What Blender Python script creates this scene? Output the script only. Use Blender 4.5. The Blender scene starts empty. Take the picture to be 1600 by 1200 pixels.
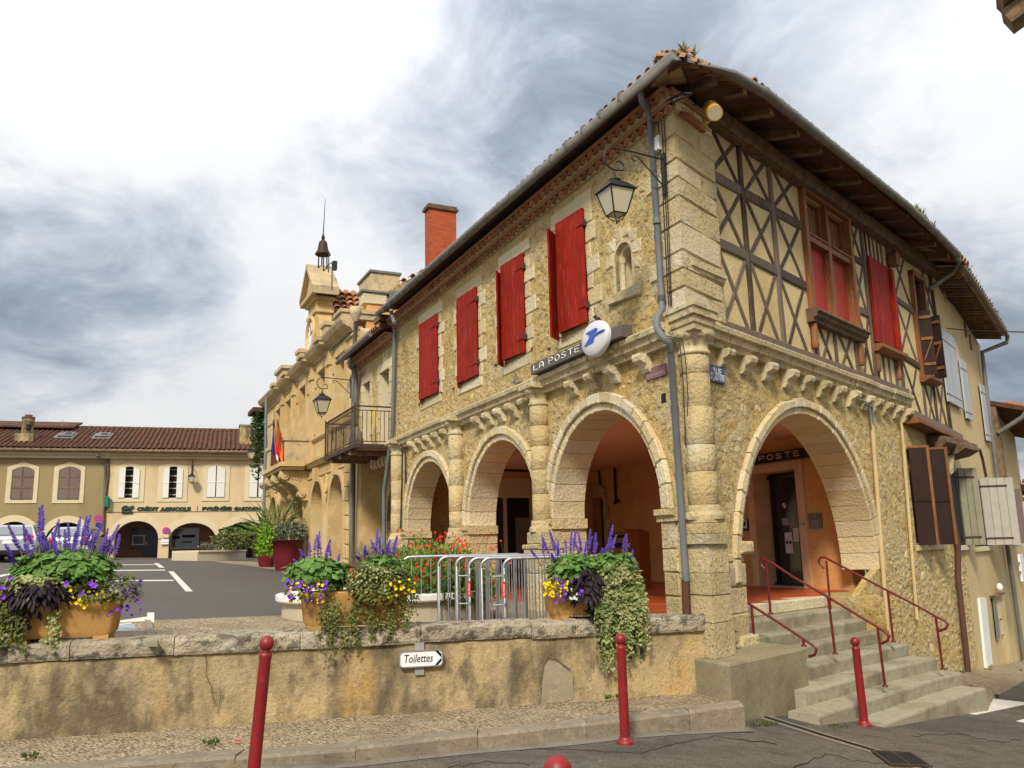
import bpy, bmesh, math, random
from mathutils import Vector, Matrix, noise
from mathutils.geometry import tessellate_polygon
random.seed(7)
S = bpy.context.scene
COL = S.collection
V = Vector
# ------------------------------------------------------------------ camera
FPX = 1340.0
PITCH = math.atan(256 / 1340.0)
ROLL = math.atan(.024)
CAM = V((0, 0, 1.75))
cd = bpy.data.cameras.new('camera')
cam = bpy.data.objects.new('camera', cd)
COL.objects.link(cam)
cd.sensor_width = 36.0
cd.lens = 36.0 * FPX / 1600.0
cd.clip_end = 2000
_f = V((0, math.cos(PITCH), math.sin(PITCH)))
_u0 = V((0, -math.sin(PITCH), math.cos(PITCH)))
_c, _s = math.cos(ROLL), math.sin(ROLL)
_r = V((1, 0, 0)) * _c - _u0 * _s
_u = V((1, 0, 0)) * _s + _u0 * _c
cam.matrix_world = Matrix(((_r.x, _u.x, -_f.x, CAM.x), (_r.y, _u.y, -_f.y, CAM.y), (_r.z, _u.z, -_f.z, CAM.z), (0, 0, 0, 1)))
S.camera = cam
# ------------------------------------------------------------------ world: overcast sky
W = bpy.data.worlds.new('World')
S.world = W
W.use_nodes = True
SUN_EL, SUN_AZ = math.radians(40), math.radians(194)      # azimuth clockwise from +Y
def build_world():
    nt = W.node_tree; N = nt.nodes; L = nt.links
    N.clear()
    out = N.new('ShaderNodeOutputWorld'); bg = N.new('ShaderNodeBackground')
    L.new(bg.outputs[0], out.inputs[0])
    tc = N.new('ShaderNodeTexCoord')
    nrm = N.new('ShaderNodeVectorMath'); nrm.operation = 'NORMALIZE'; L.new(tc.outputs['Generated'], nrm.inputs[0])
    sep = N.new('ShaderNodeSeparateXYZ'); L.new(nrm.outputs[0], sep.inputs[0])
    def math_(op, a, b=None, c=None, clamp=False):
        m = N.new('ShaderNodeMath'); m.operation = op; m.use_clamp = clamp
        for i, x in enumerate((a, b, c)):
            if x is None: continue
            if isinstance(x, (int, float)): m.inputs[i].default_value = x
            else: L.new(x, m.inputs[i])
        return m.outputs[0]
    up = math_('MAXIMUM', sep.outputs[2], 0.0)
    den = math_('ADD', up, 0.32)
    px = math_('DIVIDE', sep.outputs[0], den); py = math_('DIVIDE', sep.outputs[1], den)
    cmb = N.new('ShaderNodeCombineXYZ'); L.new(px, cmb.inputs[0]); L.new(py, cmb.inputs[1])
    def fbm(scale, detail, rough, off, dist=0.3):
        mp = N.new('ShaderNodeMapping'); mp.inputs['Location'].default_value = off
        L.new(cmb.outputs[0], mp.inputs[0])
        n = N.new('ShaderNodeTexNoise'); n.inputs['Scale'].default_value = scale
        n.inputs['Detail'].default_value = detail; n.inputs['Roughness'].default_value = rough
        n.inputs['Distortion'].default_value = dist
        L.new(mp.outputs[0], n.inputs['Vector']); return n.outputs[0]
    n1 = fbm(1.35, 10, .60, (3.1, 1.7, 0), .5); n2 = fbm(4.6, 9, .62, (7.3, 2.2, 0), .6)
    dens = math_('ADD', math_('MULTIPLY', n1, .72), math_('MULTIPLY', n2, .28))
    # darker cloud masses: soft lumps of cloud standing in given directions, broken up by the noise
    def lump(px_, py_, w, amt, prev):
        d = (_f * FPX + _r * (px_ - 800) + _u * (600 - py_)).normalized()
        dv = N.new('ShaderNodeVectorMath'); dv.operation = 'DOT_PRODUCT'
        L.new(nrm.outputs[0], dv.inputs[0]); dv.inputs[1].default_value = d
        a = math_('SUBTRACT', dv.outputs['Value'], math.cos(w)); a = math_('DIVIDE', a, 1 - math.cos(w), clamp=True)
        a = math_('MULTIPLY', a, a)
        wob = math_('ADD', math_('MULTIPLY', n2, .9), .55)
        return math_('MULTIPLY_ADD', math_('MULTIPLY', a, wob), amt, prev)
    v = dens
    for a in ((90, 405, .22, .15), (290, 425, .11, .08), (1180, 120, .2, .06), (1000, 90, .18, .05), (-150, 390, .30, .10), (150, 540, .14, .05), (760, 170, .26, .10), (540, 440, .17, -.09), (880, 60, .22, .07), (1420, 280, .13, .05), (1600, 520, .20, .12), (1520, 470, .10, .05),
              (250, 140, .32, -.13), (60, 60, .3, -.10), (1440, 150, .24, -.11), (420, 570, .22, -.10), (60, 600, .20, -.12), (250, 620, .2, -.08)):
        v = lump(a[0], a[1], a[2], a[3], v)
    rmp = N.new('ShaderNodeValToRGB'); L.new(v, rmp.inputs[0])
    e = rmp.color_ramp.elements
    e[0].position = .36; e[0].color = (.60, .60, .59, 1)
    e[1].position = .78; e[1].color = (.10, .12, .15, 1)
    for p, c in ((.455, (.555, .56, .57, 1)), (.53, (.41, .435, .47, 1)), (.63, (.235, .265, .31, 1))):
        k = e.new(p); k.color = c
    sky = N.new('ShaderNodeTexSky'); sky.sky_type = 'NISHITA'; sky.sun_disc = False
    sky.sun_elevation = SUN_EL; sky.sun_rotation = SUN_AZ; sky.dust_density = 2.5
    sk = N.new('ShaderNodeVectorMath'); sk.operation = 'SCALE'; L.new(sky.outputs[0], sk.inputs[0]); sk.inputs['Scale'].default_value = .10
    mx = N.new('ShaderNodeMix'); mx.data_type = 'RGBA'; mx.inputs[0].default_value = .94
    L.new(sk.outputs[0], mx.inputs[6]); L.new(rmp.outputs[0], mx.inputs[7])
    # standard overcast gradient: brighter towards the zenith
    grad = math_('MULTIPLY_ADD', up, .95, .88)
    fin = N.new('ShaderNodeVectorMath'); fin.operation = 'SCALE'; L.new(mx.outputs[2], fin.inputs[0]); L.new(grad, fin.inputs['Scale'])
    L.new(fin.outputs[0], bg.inputs[0])
    bg.inputs[1].default_value = 1.0
build_world()
sd = bpy.data.lights.new('sun', 'SUN'); sd.energy = 2.6; sd.angle = math.radians(10); sd.color = (1.0, .92, .77)
sun = bpy.data.objects.new('sun', sd); COL.objects.link(sun)
sdir = V((math.sin(SUN_AZ) * math.cos(SUN_EL), math.cos(SUN_AZ) * math.cos(SUN_EL), math.sin(SUN_EL)))
sun.rotation_euler = sdir.to_track_quat('Z', 'Y').to_euler(); sun.location = sdir * 60
vs = S.view_settings
vs.view_transform = 'Standard'; vs.look = 'None'; vs.gamma = 1; vs.use_curve_mapping = False
vs.exposure = 0.5
S.cycles.max_bounces = 12; S.cycles.diffuse_bounces = 8
# ------------------------------------------------------------------ frames and measuring
def ray(x, y): return (_f * FPX + _r * (x - 800) + _u * (600 - y)).normalized()
class Frame:
    'a vertical plane: u along it, z up, w outwards'
    def __init__(s, P, heading, flip=None):
        s.P = V((P[0], P[1], 0)); h = math.radians(heading)
        s.d = V((math.sin(h), math.cos(h), 0)); s.n = V((s.d.y, -s.d.x, 0))
        if (CAM - s.P).dot(s.n) < 0: s.n = -s.n
        s.e = s.d if s.d.cross(V((0, 0, 1))).dot(s.n) > 0 else -s.d      # reading direction seen from outside
    def pt(s, u, z, w=0): return s.P + s.d * u + s.n * w + V((0, 0, z))
    def uz(s, x, y, w=0):
        r = ray(x, y); t = ((s.P + s.n * w) - CAM).dot(s.n) / r.dot(s.n); p = CAM + r * t
        return (p - s.P).dot(s.d), p.z
def onz(x, y, z):
    r = ray(x, y); return CAM + r * ((z - CAM.z) / r.z)
SQA, SQB = .0059, -.035
def sqz(x, y): return .9 + SQA * (y - 10) + SQB * (x + 2.7)           # the square's gentle slope
def onsq(x, y, dz=0):
    r = ray(x, y); k = .9 - SQA * 10 + SQB * 2.7 + dz
    t = (k + SQA * CAM.y + SQB * CAM.x - CAM.z) / (r.z - SQA * r.y - SQB * r.x); return CAM + r * t
P0 = V((2.04375, 10.2, 0))
A = Frame(P0, -25.2)      # square side of the corner building, u grows away to the left
B = Frame(P0, 42.0)       # street side, u grows away to the right
ST = Frame(P0, 46.0)      # the stairs
# ------------------------------------------------------------------ mesh builder
class MB:
    def __init__(s): s.v = []; s.f = []; s.sm = []
    def add(s, vs_, fs, smooth=False):
        b = len(s.v); s.v.extend([tuple(p) for p in vs_])
        for f in fs: s.f.append(tuple(i + b for i in f)); s.sm.append(smooth)
        return s
    def hexa(s, p):       # 8 points: bottom 4, top 4
        return s.add(p, [(3, 2, 1, 0), (4, 5, 6, 7), (0, 1, 5, 4), (1, 2, 6, 5), (2, 3, 7, 6), (3, 0, 4, 7)])
    def box(s, F, u0, u1, z0, z1, w0, w1):
        return s.hexa([F.pt(u, z, w) for z in (z0, z1) for u, w in ((u0, w0), (u1, w0), (u1, w1), (u0, w1))])
    def wbox(s, c, sx, sy, sz):   # world box by centre of its base
        x, y, z = c
        return s.hexa([V((x + a * sx / 2, y + b * sy / 2, z + h)) for h in (0, sz) for a, b in ((-1, -1), (1, -1), (1, 1), (-1, 1))])
    def cbox(s, F, u0, u1, z0, z1, w0, w1, c=.012, j=0.0):   # box with a chamfered outer face
        R = lambda: random.uniform(-j, j)
        q = [(u0 + R(), z0 + R()), (u1 + R(), z0 + R()), (u1 + R(), z1 + R()), (u0 + R(), z1 + R())]
        mu, mz = (u0 + u1) / 2, (z0 + z1) / 2
        inn = [(a + (c if a < mu else -c), b + (c if b < mz else -c)) for a, b in q]
        vs_ = [F.pt(a, b, w0) for a, b in q] + [F.pt(a, b, w1 - c) for a, b in q] + [F.pt(a, b, w1 + R() * .5) for a, b in inn]
        return s.add(vs_, [(8, 9, 10, 11), (4, 5, 9, 8), (5, 6, 10, 9), (6, 7, 11, 10), (7, 4, 8, 11), (0, 1, 5, 4), (1, 2, 6, 5), (2, 3, 7, 6), (3, 0, 4, 7), (3, 2, 1, 0)])
    def prism(s, F, poly, w0, w1, smooth=False):   # polygon in (u,z) given depth
        n = len(poly)
        tris = tessellate_polygon([[V((a, b, 0)) for a, b in poly]])
        s.add([F.pt(a, b, w1) for a, b in poly], tris); s.add([F.pt(a, b, w0) for a, b in poly], tris)
        s.add([F.pt(a, b, w) for w in (w0, w1) for a, b in poly], [(i, (i + 1) % n, n + (i + 1) % n, n + i) for i in range(n)], smooth)
        return s
    def wall(s, F, outer, holes, w0, w1):
        polys = [outer] + holes; flat = [p for pl in polys for p in pl]
        tris = tessellate_polygon([[V((a, b, 0)) for a, b in pl] for pl in polys])
        s.add([F.pt(a, b, w1) for a, b in flat], tris); s.add([F.pt(a, b, w0) for a, b in flat], tris)
        for pl in polys:
            n = len(pl)
            s.add([F.pt(a, b, w) for w in (w0, w1) for a, b in pl], [(i, (i + 1) % n, n + (i + 1) % n, n + i) for i in range(n)])
        return s
    def plan(s, poly, z0, z1):    # polygon in world (x,y), extruded in z; z may be callables
        n = len(poly); f0 = z0 if callable(z0) else (lambda x, y: z0); f1 = z1 if callable(z1) else (lambda x, y: z1)
        tris = tessellate_polygon([[V((p[0], p[1], 0)) for p in poly]])
        lo = [V((p[0], p[1], f0(p[0], p[1]))) for p in poly]; hi = [V((p[0], p[1], f1(p[0], p[1]))) for p in poly]
        s.add(hi, tris); s.add(lo, tris)
        return s.add(lo + hi, [(i, (i + 1) % n, n + (i + 1) % n, n + i) for i in range(n)])
    def tube(s, pts, r, n=8, cap=True, smooth=True):
        pts = [V(p) for p in pts]; m = len(pts); rs = r if isinstance(r, (list, tuple)) else [r] * m
        vs_ = []; prev = None
        for i, p in enumerate(pts):
            t = (pts[min(i + 1, m - 1)] - pts[max(i - 1, 0)]).normalized()
            if prev is None:
                a = V((0, 0, 1)) if abs(t.z) < .9 else V((1, 0, 0)); x = t.cross(a).normalized()
            else: x = (prev - t * prev.dot(t)).normalized()
            prev = x; y = t.cross(x)
            for k in range(n):
                a = 2 * math.pi * k / n; vs_.append(p + (x * math.cos(a) + y * math.sin(a)) * rs[i])
        fs = [(i * n + k, i * n + (k + 1) % n, (i + 1) * n + (k + 1) % n, (i + 1) * n + k) for i in range(m - 1) for k in range(n)]
        s.add(vs_, fs, smooth)
        if cap: s.add(vs_[:n], [tuple(range(n))]); s.add(vs_[-n:], [tuple(range(n))])
        return s
    def lathe(s, c, prof, n=16, smooth=True, a0=0, a1=2 * math.pi):
        c = V(c); m = len(prof); full = abs(a1 - a0 - 2 * math.pi) < 1e-6; k = n if full else n + 1
        vs_ = [c + V((r * math.cos(a0 + (a1 - a0) * i / n), r * math.sin(a0 + (a1 - a0) * i / n), z)) for r, z in prof for i in range(k)]
        fs = []
        for j in range(m - 1):
            for i in range(n):
                i2 = (i + 1) % k
                fs.append((j * k + i, j * k + i2, (j + 1) * k + i2, (j + 1) * k + i))
        s.add(vs_, fs, smooth)
        for j in (0, m - 1):
            if prof[j][0] > 1e-4: s.add(vs_[j * k:(j + 1) * k], [tuple(range(k))])
        return s
    def mesh(s, name):
        me = bpy.data.meshes.new(name); me.from_pydata(s.v, [], s.f); me.update()
        if any(s.sm): me.polygons.foreach_set('use_smooth', s.sm)
        return me
def mkobj(name, mb, mat, parent=None, label=None, kind=None):
    me = mb if isinstance(mb, bpy.types.Mesh) else mb.mesh(name)
    o = bpy.data.objects.new(name, me); COL.objects.link(o)
    if mat is not None and not me.materials: me.materials.append(mat)
    if parent is not None:
        o.parent = parent
        if not parent.get('_local'):
            off = V((0, 0, 0)); q = parent
            while q is not None: off += q.location; q = q.parent
            o.location = -off
        if parent.get('_local'): o['_local'] = 1
    if label: o['label'] = label
    if kind: o['kind'] = kind
    return o
def sub(name, mb, mat, part):      # a sub-part sits under a part in the same coordinates
    o = mkobj(name, mb, mat); o.parent = part
    return o
def thing(name, label, cat, loc, group=None, local=False, rz=0):
    o = bpy.data.objects.new(name, None); COL.objects.link(o)
    o.location = loc; o.rotation_euler.z = rz; o['label'] = label; o['category'] = cat
    if group: o['group'] = group
    if local: o['_local'] = 1
    return o
def tag(o, label, cat, group=None):
    o['label'] = label; o['category'] = cat
    if group: o['group'] = group
    return o
def kids(o): return [c for c in ALLKIDS.get(o.name, [])]
def dup(root, loc, rz=None, label=None, group=None):
    r = root.copy(); COL.objects.link(r); r.location = loc
    if rz is not None: r.rotation_euler.z = rz
    if label: r['label'] = label
    if group: r['group'] = group
    def rec(src, dst):
        for ch in src.children:
            c = ch.copy(); COL.objects.link(c); c.parent = dst; rec(ch, c)
    rec(root, r); return r
class Loc:                # a local frame for things built about their own origin
    P = V((0, 0, 0)); d = V((1, 0, 0)); n = V((0, -1, 0)); e = V((1, 0, 0))
    @staticmethod
    def pt(u, z, w=0): return V((u, -w, z))
def text(name, s, F, u, z, w, h, mat, parent, align='LEFT', spacing=1.0, shear=0.0, width=None, bold=0.0, depth=.004, zrot=0.0):
    c = bpy.data.curves.new(name, 'FONT'); c.body = s; c.size = h / .72; c.align_x = align; c.space_character = spacing
    c.shear = shear; c.extrude = depth; c.offset = bold; c.resolution_u = 3
    t = bpy.data.objects.new(name, c); COL.objects.link(t)
    bpy.context.view_layer.update()
    me = bpy.data.meshes.new_from_object(t); bpy.data.objects.remove(t); bpy.data.curves.remove(c)
    xs = [v.co.x for v in me.vertices]
    if width and xs:
        k = width / (max(xs) - min(xs)); me.transform(Matrix.Diagonal((k, 1, 1, 1)))
    p = F.pt(u, z, w); e = F.e; n = F.n
    m = Matrix(((e.x, 0, n.x, p.x), (e.y, 0, n.y, p.y), (e.z, 1, n.z, p.z), (0, 0, 0, 1))) @ Matrix.Rotation(zrot, 4, 'Z')
    me.transform(m); me.name = name
    return mkobj(name, me, mat, parent)
# ------------------------------------------------------------------ materials
MATS = {}
def M(name, col, rough=.85, layers=(), bumps=(), rnd=0.0, rndhue=None, metal=0.0, spec=.3, emit=None, transmission=0.0, alpha=1.0):
    m = bpy.data.materials.new(name); m.use_nodes = True; MATS[name] = m
    nt = m.node_tree; N = nt.nodes; L = nt.links; bs = N['Principled BSDF']
    geo = N.new('ShaderNodeNewGeometry'); pos = geo.outputs['Position']
    def tex(kind, scale, stretch=(1, 1, 1), detail=6, rough_=.6, dist=0.0):
        mp = N.new('ShaderNodeMapping'); mp.inputs['Scale'].default_value = stretch; L.new(pos, mp.inputs[0])
        if kind == 'noise':
            t = N.new('ShaderNodeTexNoise'); t.inputs['Detail'].default_value = detail; t.inputs['Roughness'].default_value = rough_; t.inputs['Distortion'].default_value = dist
            o = t.outputs[0]
        elif kind in ('voro', 'cell', 'edge'):
            t = N.new('ShaderNodeTexVoronoi'); 
            if kind == 'edge': t.feature = 'DISTANCE_TO_EDGE'
            o = t.outputs['Color'] if kind == 'cell' else t.outputs['Distance']
            if dist:
                nn = N.new('ShaderNodeTexNoise'); nn.inputs['Scale'].default_value = scale * 1.3; L.new(mp.outputs[0], nn.inputs['Vector'])
                ad = N.new('ShaderNodeVectorMath'); ad.operation = 'MULTIPLY_ADD'; L.new(nn.outputs['Color'], ad.inputs[0]); ad.inputs[1].default_value = (dist,) * 3; L.new(mp.outputs[0], ad.inputs[2])
                t.inputs['Scale'].default_value = scale; L.new(ad.outputs[0], t.inputs['Vector']); return o
        elif kind == 'wave':
            t = N.new('ShaderNodeTexWave'); t.inputs['Distortion'].default_value = dist; t.inputs['Detail'].default_value = 2; o = t.outputs[0]
        t.inputs['Scale'].default_value = scale; L.new(mp.outputs[0], t.inputs['Vector']); return o
    cur = None
    def rgb(c):
        r = N.new('ShaderNodeRGB'); r.outputs[0].default_value = (*c, 1); return r.outputs[0]
    cur = rgb(col)
    for ly in layers:      # (kind, scale, colour, lo, hi, amount, extra dict)
        kind, scale, c2, lo, hi, amt = ly[:6]; ex = ly[6] if len(ly) > 6 else {}
        if kind == 'noise': lo, hi = .5 + (lo - .5) * .62, .5 + (hi - .5) * .62
        t = tex(kind, scale, **{k: v for k, v in ex.items() if k in ('stretch', 'detail', 'rough_', 'dist')})
        mr = N.new('ShaderNodeMapRange'); mr.inputs[1].default_value = lo; mr.inputs[2].default_value = hi; mr.inputs[4].default_value = amt
        L.new(t, mr.inputs[0])
        mx = N.new('ShaderNodeMix'); mx.data_type = 'RGBA'; L.new(mr.outputs[0], mx.inputs[0]); L.new(cur, mx.inputs[6]); mx.inputs[7].default_value = (*c2, 1)
        cur = mx.outputs[2]
    if rnd or rndhue:
        oi = N.new('ShaderNodeObjectInfo')
        if rndhue:
            mx = N.new('ShaderNodeMix'); mx.data_type = 'RGBA'; mr = N.new('ShaderNodeMath'); mr.operation = 'FRACT'
            mm = N.new('ShaderNodeMath'); mm.operation = 'MULTIPLY'; mm.inputs[1].default_value = 7.31; L.new(oi.outputs['Random'], mm.inputs[0]); L.new(mm.outputs[0], mr.inputs[0])
            L.new(mr.outputs[0], mx.inputs[0]); L.new(cur, mx.inputs[6]); mx.inputs[7].default_value = (*rndhue, 1); cur = mx.outputs[2]
        if rnd:
            mr = N.new('ShaderNodeMapRange'); L.new(oi.outputs['Random'], mr.inputs[0]); mr.inputs[3].default_value = 1 - rnd; mr.inputs[4].default_value = 1 + rnd
            sc = N.new('ShaderNodeVectorMath'); sc.operation = 'SCALE'; L.new(cur, sc.inputs[0]); L.new(mr.outputs[0], sc.inputs['Scale']); cur = sc.outputs[0]
    L.new(cur, bs.inputs['Base Color'])
    bs.inputs['Roughness'].default_value = rough; bs.inputs['Metallic'].default_value = metal
    bs.inputs['Specular IOR Level'].default_value = spec
    if emit: bs.inputs['Emission Color'].default_value = (*emit[0], 1); bs.inputs['Emission Strength'].default_value = emit[1]
    if transmission: bs.inputs['Transmission Weight'].default_value = transmission
    last = None
    for bp in bumps:       # (kind, scale, strength, distance, extra)
        kind, scale, st, di = bp[:4]; ex = bp[4] if len(bp) > 4 else {}
        t = tex(kind, scale, **ex)
        b = N.new('ShaderNodeBump'); b.inputs['Strength'].default_value = st; b.inputs['Distance'].default_value = di
        L.new(t, b.inputs['Height'])
        if last: L.new(last, b.inputs['Normal'])
        last = b.outputs[0]
    if last: L.new(last, bs.inputs['Normal'])
    return m
SL = lambda k: {'stretch': k}
m_rubble = M('rubble_wall', (.64, .475, .195), .92,
    [('cell', 4.6, (.60, .48, .26), .5, .8, .5, dict(stretch=(1, 1, 1.6), dist=.12)),
     ('noise', .55, (.54, .34, .075), .5, .72, .6), ('noise', 1.5, (.63, .53, .33), .52, .72, .65), ('noise', 5, (.44, .30, .115), .50, .70, .55), ('noise', 11, (.62, .53, .35), .56, .70, .5), ('noise', 13, (.24, .16, .065), .57, .72, .6), ('noise', 42, (.16, .105, .045), .58, .72, .55)],
    [('noise', 4.5, .7, .12), ('voro', 5, .45, .06, dict(stretch=(1, 1, 1.5), dist=.12)), ('noise', 14, .8, .06), ('noise', 45, .8, .025)])
m_stone = M('rubble_stone', (.66, .54, .30), .9, [('noise', 6, (.46, .33, .14), .5, .7, .6), ('noise', 26, (.34, .26, .15), .58, .72, .6), ('noise', 14, (.72, .66, .52), .55, .75, .5)],
    [('noise', 14, .9, .06), ('noise', 50, .8, .025)], rnd=.2, rndhue=(.47, .31, .10))
m_ashlar = M('ashlar_stone', (.66, .545, .315), .88, [('noise', 1.7, (.52, .40, .20), .45, .7, .6), ('noise', 7, (.50, .41, .25), .5, .72, .55), ('noise', 30, (.15, .115, .07), .60, .70, .75), ('noise', 3, (.74, .68, .53), .55, .75, .7)],
    [('noise', 22, .9, .05), ('noise', 70, .7, .015), ('noise', 6, .6, .08)], rnd=.12, rndhue=(.58, .45, .22))
m_whitestone = M('pale_dressed_stone', (.69, .60, .41), .88, [('noise', 4, (.58, .48, .29), .5, .72, .6), ('noise', 28, (.33, .27, .18), .60, .72, .6), ('noise', 2, (.80, .75, .62), .5, .8, .6)],
    [('noise', 20, .8, .04), ('noise', 60, .7, .015)], rnd=.10, rndhue=(.62, .49, .27))
m_mortar = M('mortar', (.42, .33, .19), .95, [('noise', 8, (.30, .23, .13), .5, .7, .6)], [('noise', 40, .6, .01)])
m_cornice = M('weathered_cornice', (.54, .45, .26), .9, [('noise', 3, (.40, .33, .20), .45, .7, .7), ('noise', 14, (.17, .15, .11), .56, .70, .75), ('noise', 5, (.72, .67, .52), .58, .8, .6)], [('noise', 18, .6, .025), ('noise', 60, .5, .008)], rnd=.06)
m_soffit = M('arch_soffit_stone', (.56, .41, .22), .9, [('noise', 3, (.38, .25, .11), .45, .7, .7), ('noise', 24, (.22, .15, .08), .60, .72, .6)], [('noise', 16, .5, .02), ('noise', 55, .5, .008)], rnd=.09)
m_ochre = M('ochre_plaster', (.70, .37, .13), .93, [('noise', .9, (.56, .27, .08), .45, .7, .7), ('noise', 3.5, (.64, .40, .17), .5, .72, .5), ('noise', 12, (.44, .22, .075), .55, .72, .4)], [('noise', 10, .35, .02), ('noise', 60, .4, .005)])
m_ceiling = M('ceiling_plaster', (.78, .53, .34), .95, [('noise', .7, (.70, .45, .27), .4, .7, .6)], [('noise', 12, .2, .01)])
m_cream = M('cream_panel_plaster', (.80, .635, .33), .95, [('noise', .9, (.68, .48, .20), .5, .72, .6), ('noise', 2, (.66, .50, .24), .45, .7, .6), ('noise', 60, (.44, .33, .16), .55, .7, .5)], [('noise', 70, 1.0, .03), ('noise', 9, .5, .05)])
m_timber = M('old_timber', (.095, .060, .038), .9, [('noise', 5, (.035, .024, .018), .4, .65, .8, SL((1, 1, .25))), ('noise', 30, (.20, .16, .13), .54, .72, .6, SL((1, 1, .12)))], [('noise', 34, .7, .012, SL((1, 1, .1)))], rnd=.35, rndhue=(.16, .122, .095))
m_rafter = M('dark_rafter_timber', (.21, .135, .08), .92, [('noise', 7, (.10, .062, .036), .4, .65, .8), ('noise', 30, (.17, .12, .08), .55, .72, .6)], [('noise', 30, .6, .012)], rnd=.25)
m_endgrain = M('sawn_beam_end', (.66, .48, .22), .9, [('noise', 20, (.35, .23, .11), .45, .7, .6)])
m_board = M('roof_boarding', (.50, .335, .20), .92, [('noise', 4, (.30, .19, .11), .4, .65, .8), ('noise', 22, (.28, .20, .13), .55, .72, .6)], [('noise', 26, .4, .01)], rnd=.2)
m_brownwood = M('stained_brown_wood', (.215, .083, .027), .6, [('noise', 8, (.13, .05, .018), .45, .7, .8, SL((1, 1, .15))), ('noise', 40, (.36, .17, .065), .55, .75, .6, SL((1, 1, .1)))], [('noise', 40, .4, .006, SL((1, 1, .1)))], rnd=.12)
m_shadewood = M('shaded_shutter_wood', (.020, .008, .005), .7, [('noise', 10, (.035, .012, .008), .45, .7, .6, SL((1, 1, .2)))], rnd=.2)  # brown leaf wood with the shadow on its faces put into the near-black colour
m_shutter = M('red_shutter_paint', (.285, .019, .010), .6, [('noise', 2.5, (.235, .013, .008), .45, .7, .8), ('noise', 14, (.17, .022, .014), .55, .72, .75, SL((1, 1, .2))), ('noise', 22, (.45, .09, .06), .60, .76, .5, SL((1, 1, .15)))], [('noise', 30, .2, .004, SL((1, 1, .1)))], rnd=.07, spec=.08)
m_shutterold = M('faded_red_paint', (.40, .045, .028), .65, [('noise', 20, (.30, .03, .02), .45, .7, .6, SL((1, 1, .1)))], rnd=.06)
m_redpaint = M('red_bollard_paint', (.25, .010, .014), .45, [('noise', 4, (.19, .010, .013), .45, .7, .7), ('noise', 26, (.085, .028, .02), .60, .74, .75), ('noise', 9, (.30, .06, .05), .60, .76, .5)], [('noise', 60, .12, .002)], spec=.45)
m_railpaint = M('red_rail_paint', (.135, .009, .009), .42, [('noise', 14, (.08, .012, .01), .5, .7, .7)], spec=.45)
m_galv = M('galvanised_steel', (.40, .41, .42), .42, [('noise', 12, (.30, .31, .33), .45, .7, .7), ('noise', 60, (.5, .5, .5), .55, .7, .5)], metal=.75, spec=.5)
m_zinc = M('zinc_gutter', (.18, .172, .155), .55, [('noise', 3, (.13, .12, .105), .45, .7, .7), ('noise', 16, (.24, .225, .2), .55, .75, .5)], metal=.2, spec=.4)
m_greypipe = M('grey_pvc_pipe', (.165, .18, .195), .55, [('noise', 3, (.13, .14, .145), .45, .7, .7)], rnd=.05)
m_rustpipe = M('rusty_cast_iron', (.10, .045, .03), .8, [('noise', 12, (.09, .04, .03), .45, .7, .7)])
m_iron = M('black_wrought_iron', (.018, .018, .02), .5, [('noise', 20, (.035, .03, .028), .5, .7, .6)], spec=.4)
m_rustiron = M('rusty_iron', (.055, .035, .026), .75, [('noise', 14, (.12, .06, .035), .5, .72, .7)])
m_tile = M('terracotta_tile', (.36, .155, .08), .9, [('noise', 5, (.24, .10, .055), .45, .7, .7), ('noise', 22, (.42, .26, .16), .55, .75, .6), ('noise', 3, (.14, .11, .085), .58, .75, .6)], [('noise', 30, .4, .008)], rnd=.22, rndhue=(.42, .215, .115))
m_oldtile = M('old_weathered_tile', (.112, .055, .036), 1.0, [('noise', 2.2, (.165, .074, .042), .4, .7, .8), ('noise', 6, (.075, .045, .033), .48, .66, .85), ('noise', .9, (.10, .07, .055), .5, .7, .6)], [('noise', 12, .5, .03)], spec=.05)
m_brick = M('red_brick', (.42, .095, .04), .9, [('noise', 6, (.33, .07, .03), .45, .7, .6), ('noise', 30, (.48, .15, .07), .55, .75, .5)], [('noise', 40, .3, .006)], rnd=.12)
m_asphalt = M('asphalt', (.135, .115, .09), .9, [('noise', .5, (.165, .14, .11), .4, .7, .7), ('noise', 2.5, (.068, .057, .046), .5, .72, .7), ('noise', 60, (.30, .265, .21), .60, .72, .8), ('noise', 85, (.032, .028, .023), .54, .68, .8), ('noise', 9, (.075, .063, .05), .52, .7, .5), ('noise', .8, (.075, .064, .052), .5, .66, .6, SL((.25, 1, 1)))], [('noise', 70, .9, .012), ('noise', 120, .6, .006)])
m_squareasphalt = M('smooth_asphalt', (.092, .081, .072), .85, [('noise', .35, (.105, .095, .086), .4, .7, .6), ('noise', 90, (.13, .12, .11), .6, .75, .5)], [('noise', 100, .4, .004)])
m_gravel = M('exposed_aggregate', (.38, .29, .18), .92, [('cell', 30, (.58, .47, .32), .35, .7, .85), ('voro', 30, (.13, .095, .06), .45, .65, .8), ('noise', 1.2, (.27, .20, .13), .45, .7, .7), ('noise', 5, (.50, .40, .26), .5, .75, .5), ('noise', 60, (.12, .09, .06), .58, .7, .6)], [('voro', 30, 1.0, .03), ('noise', 90, .6, .01)])
m_kerb = M('concrete_kerb', (.24, .20, .14), .9, [('noise', 1.6, (.19, .16, .12), .45, .7, .7), ('noise', 9, (.32, .28, .21), .5, .72, .6), ('noise', 34, (.11, .095, .075), .6, .74, .7)], [('noise', 40, .6, .008)], rnd=.1)
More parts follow.
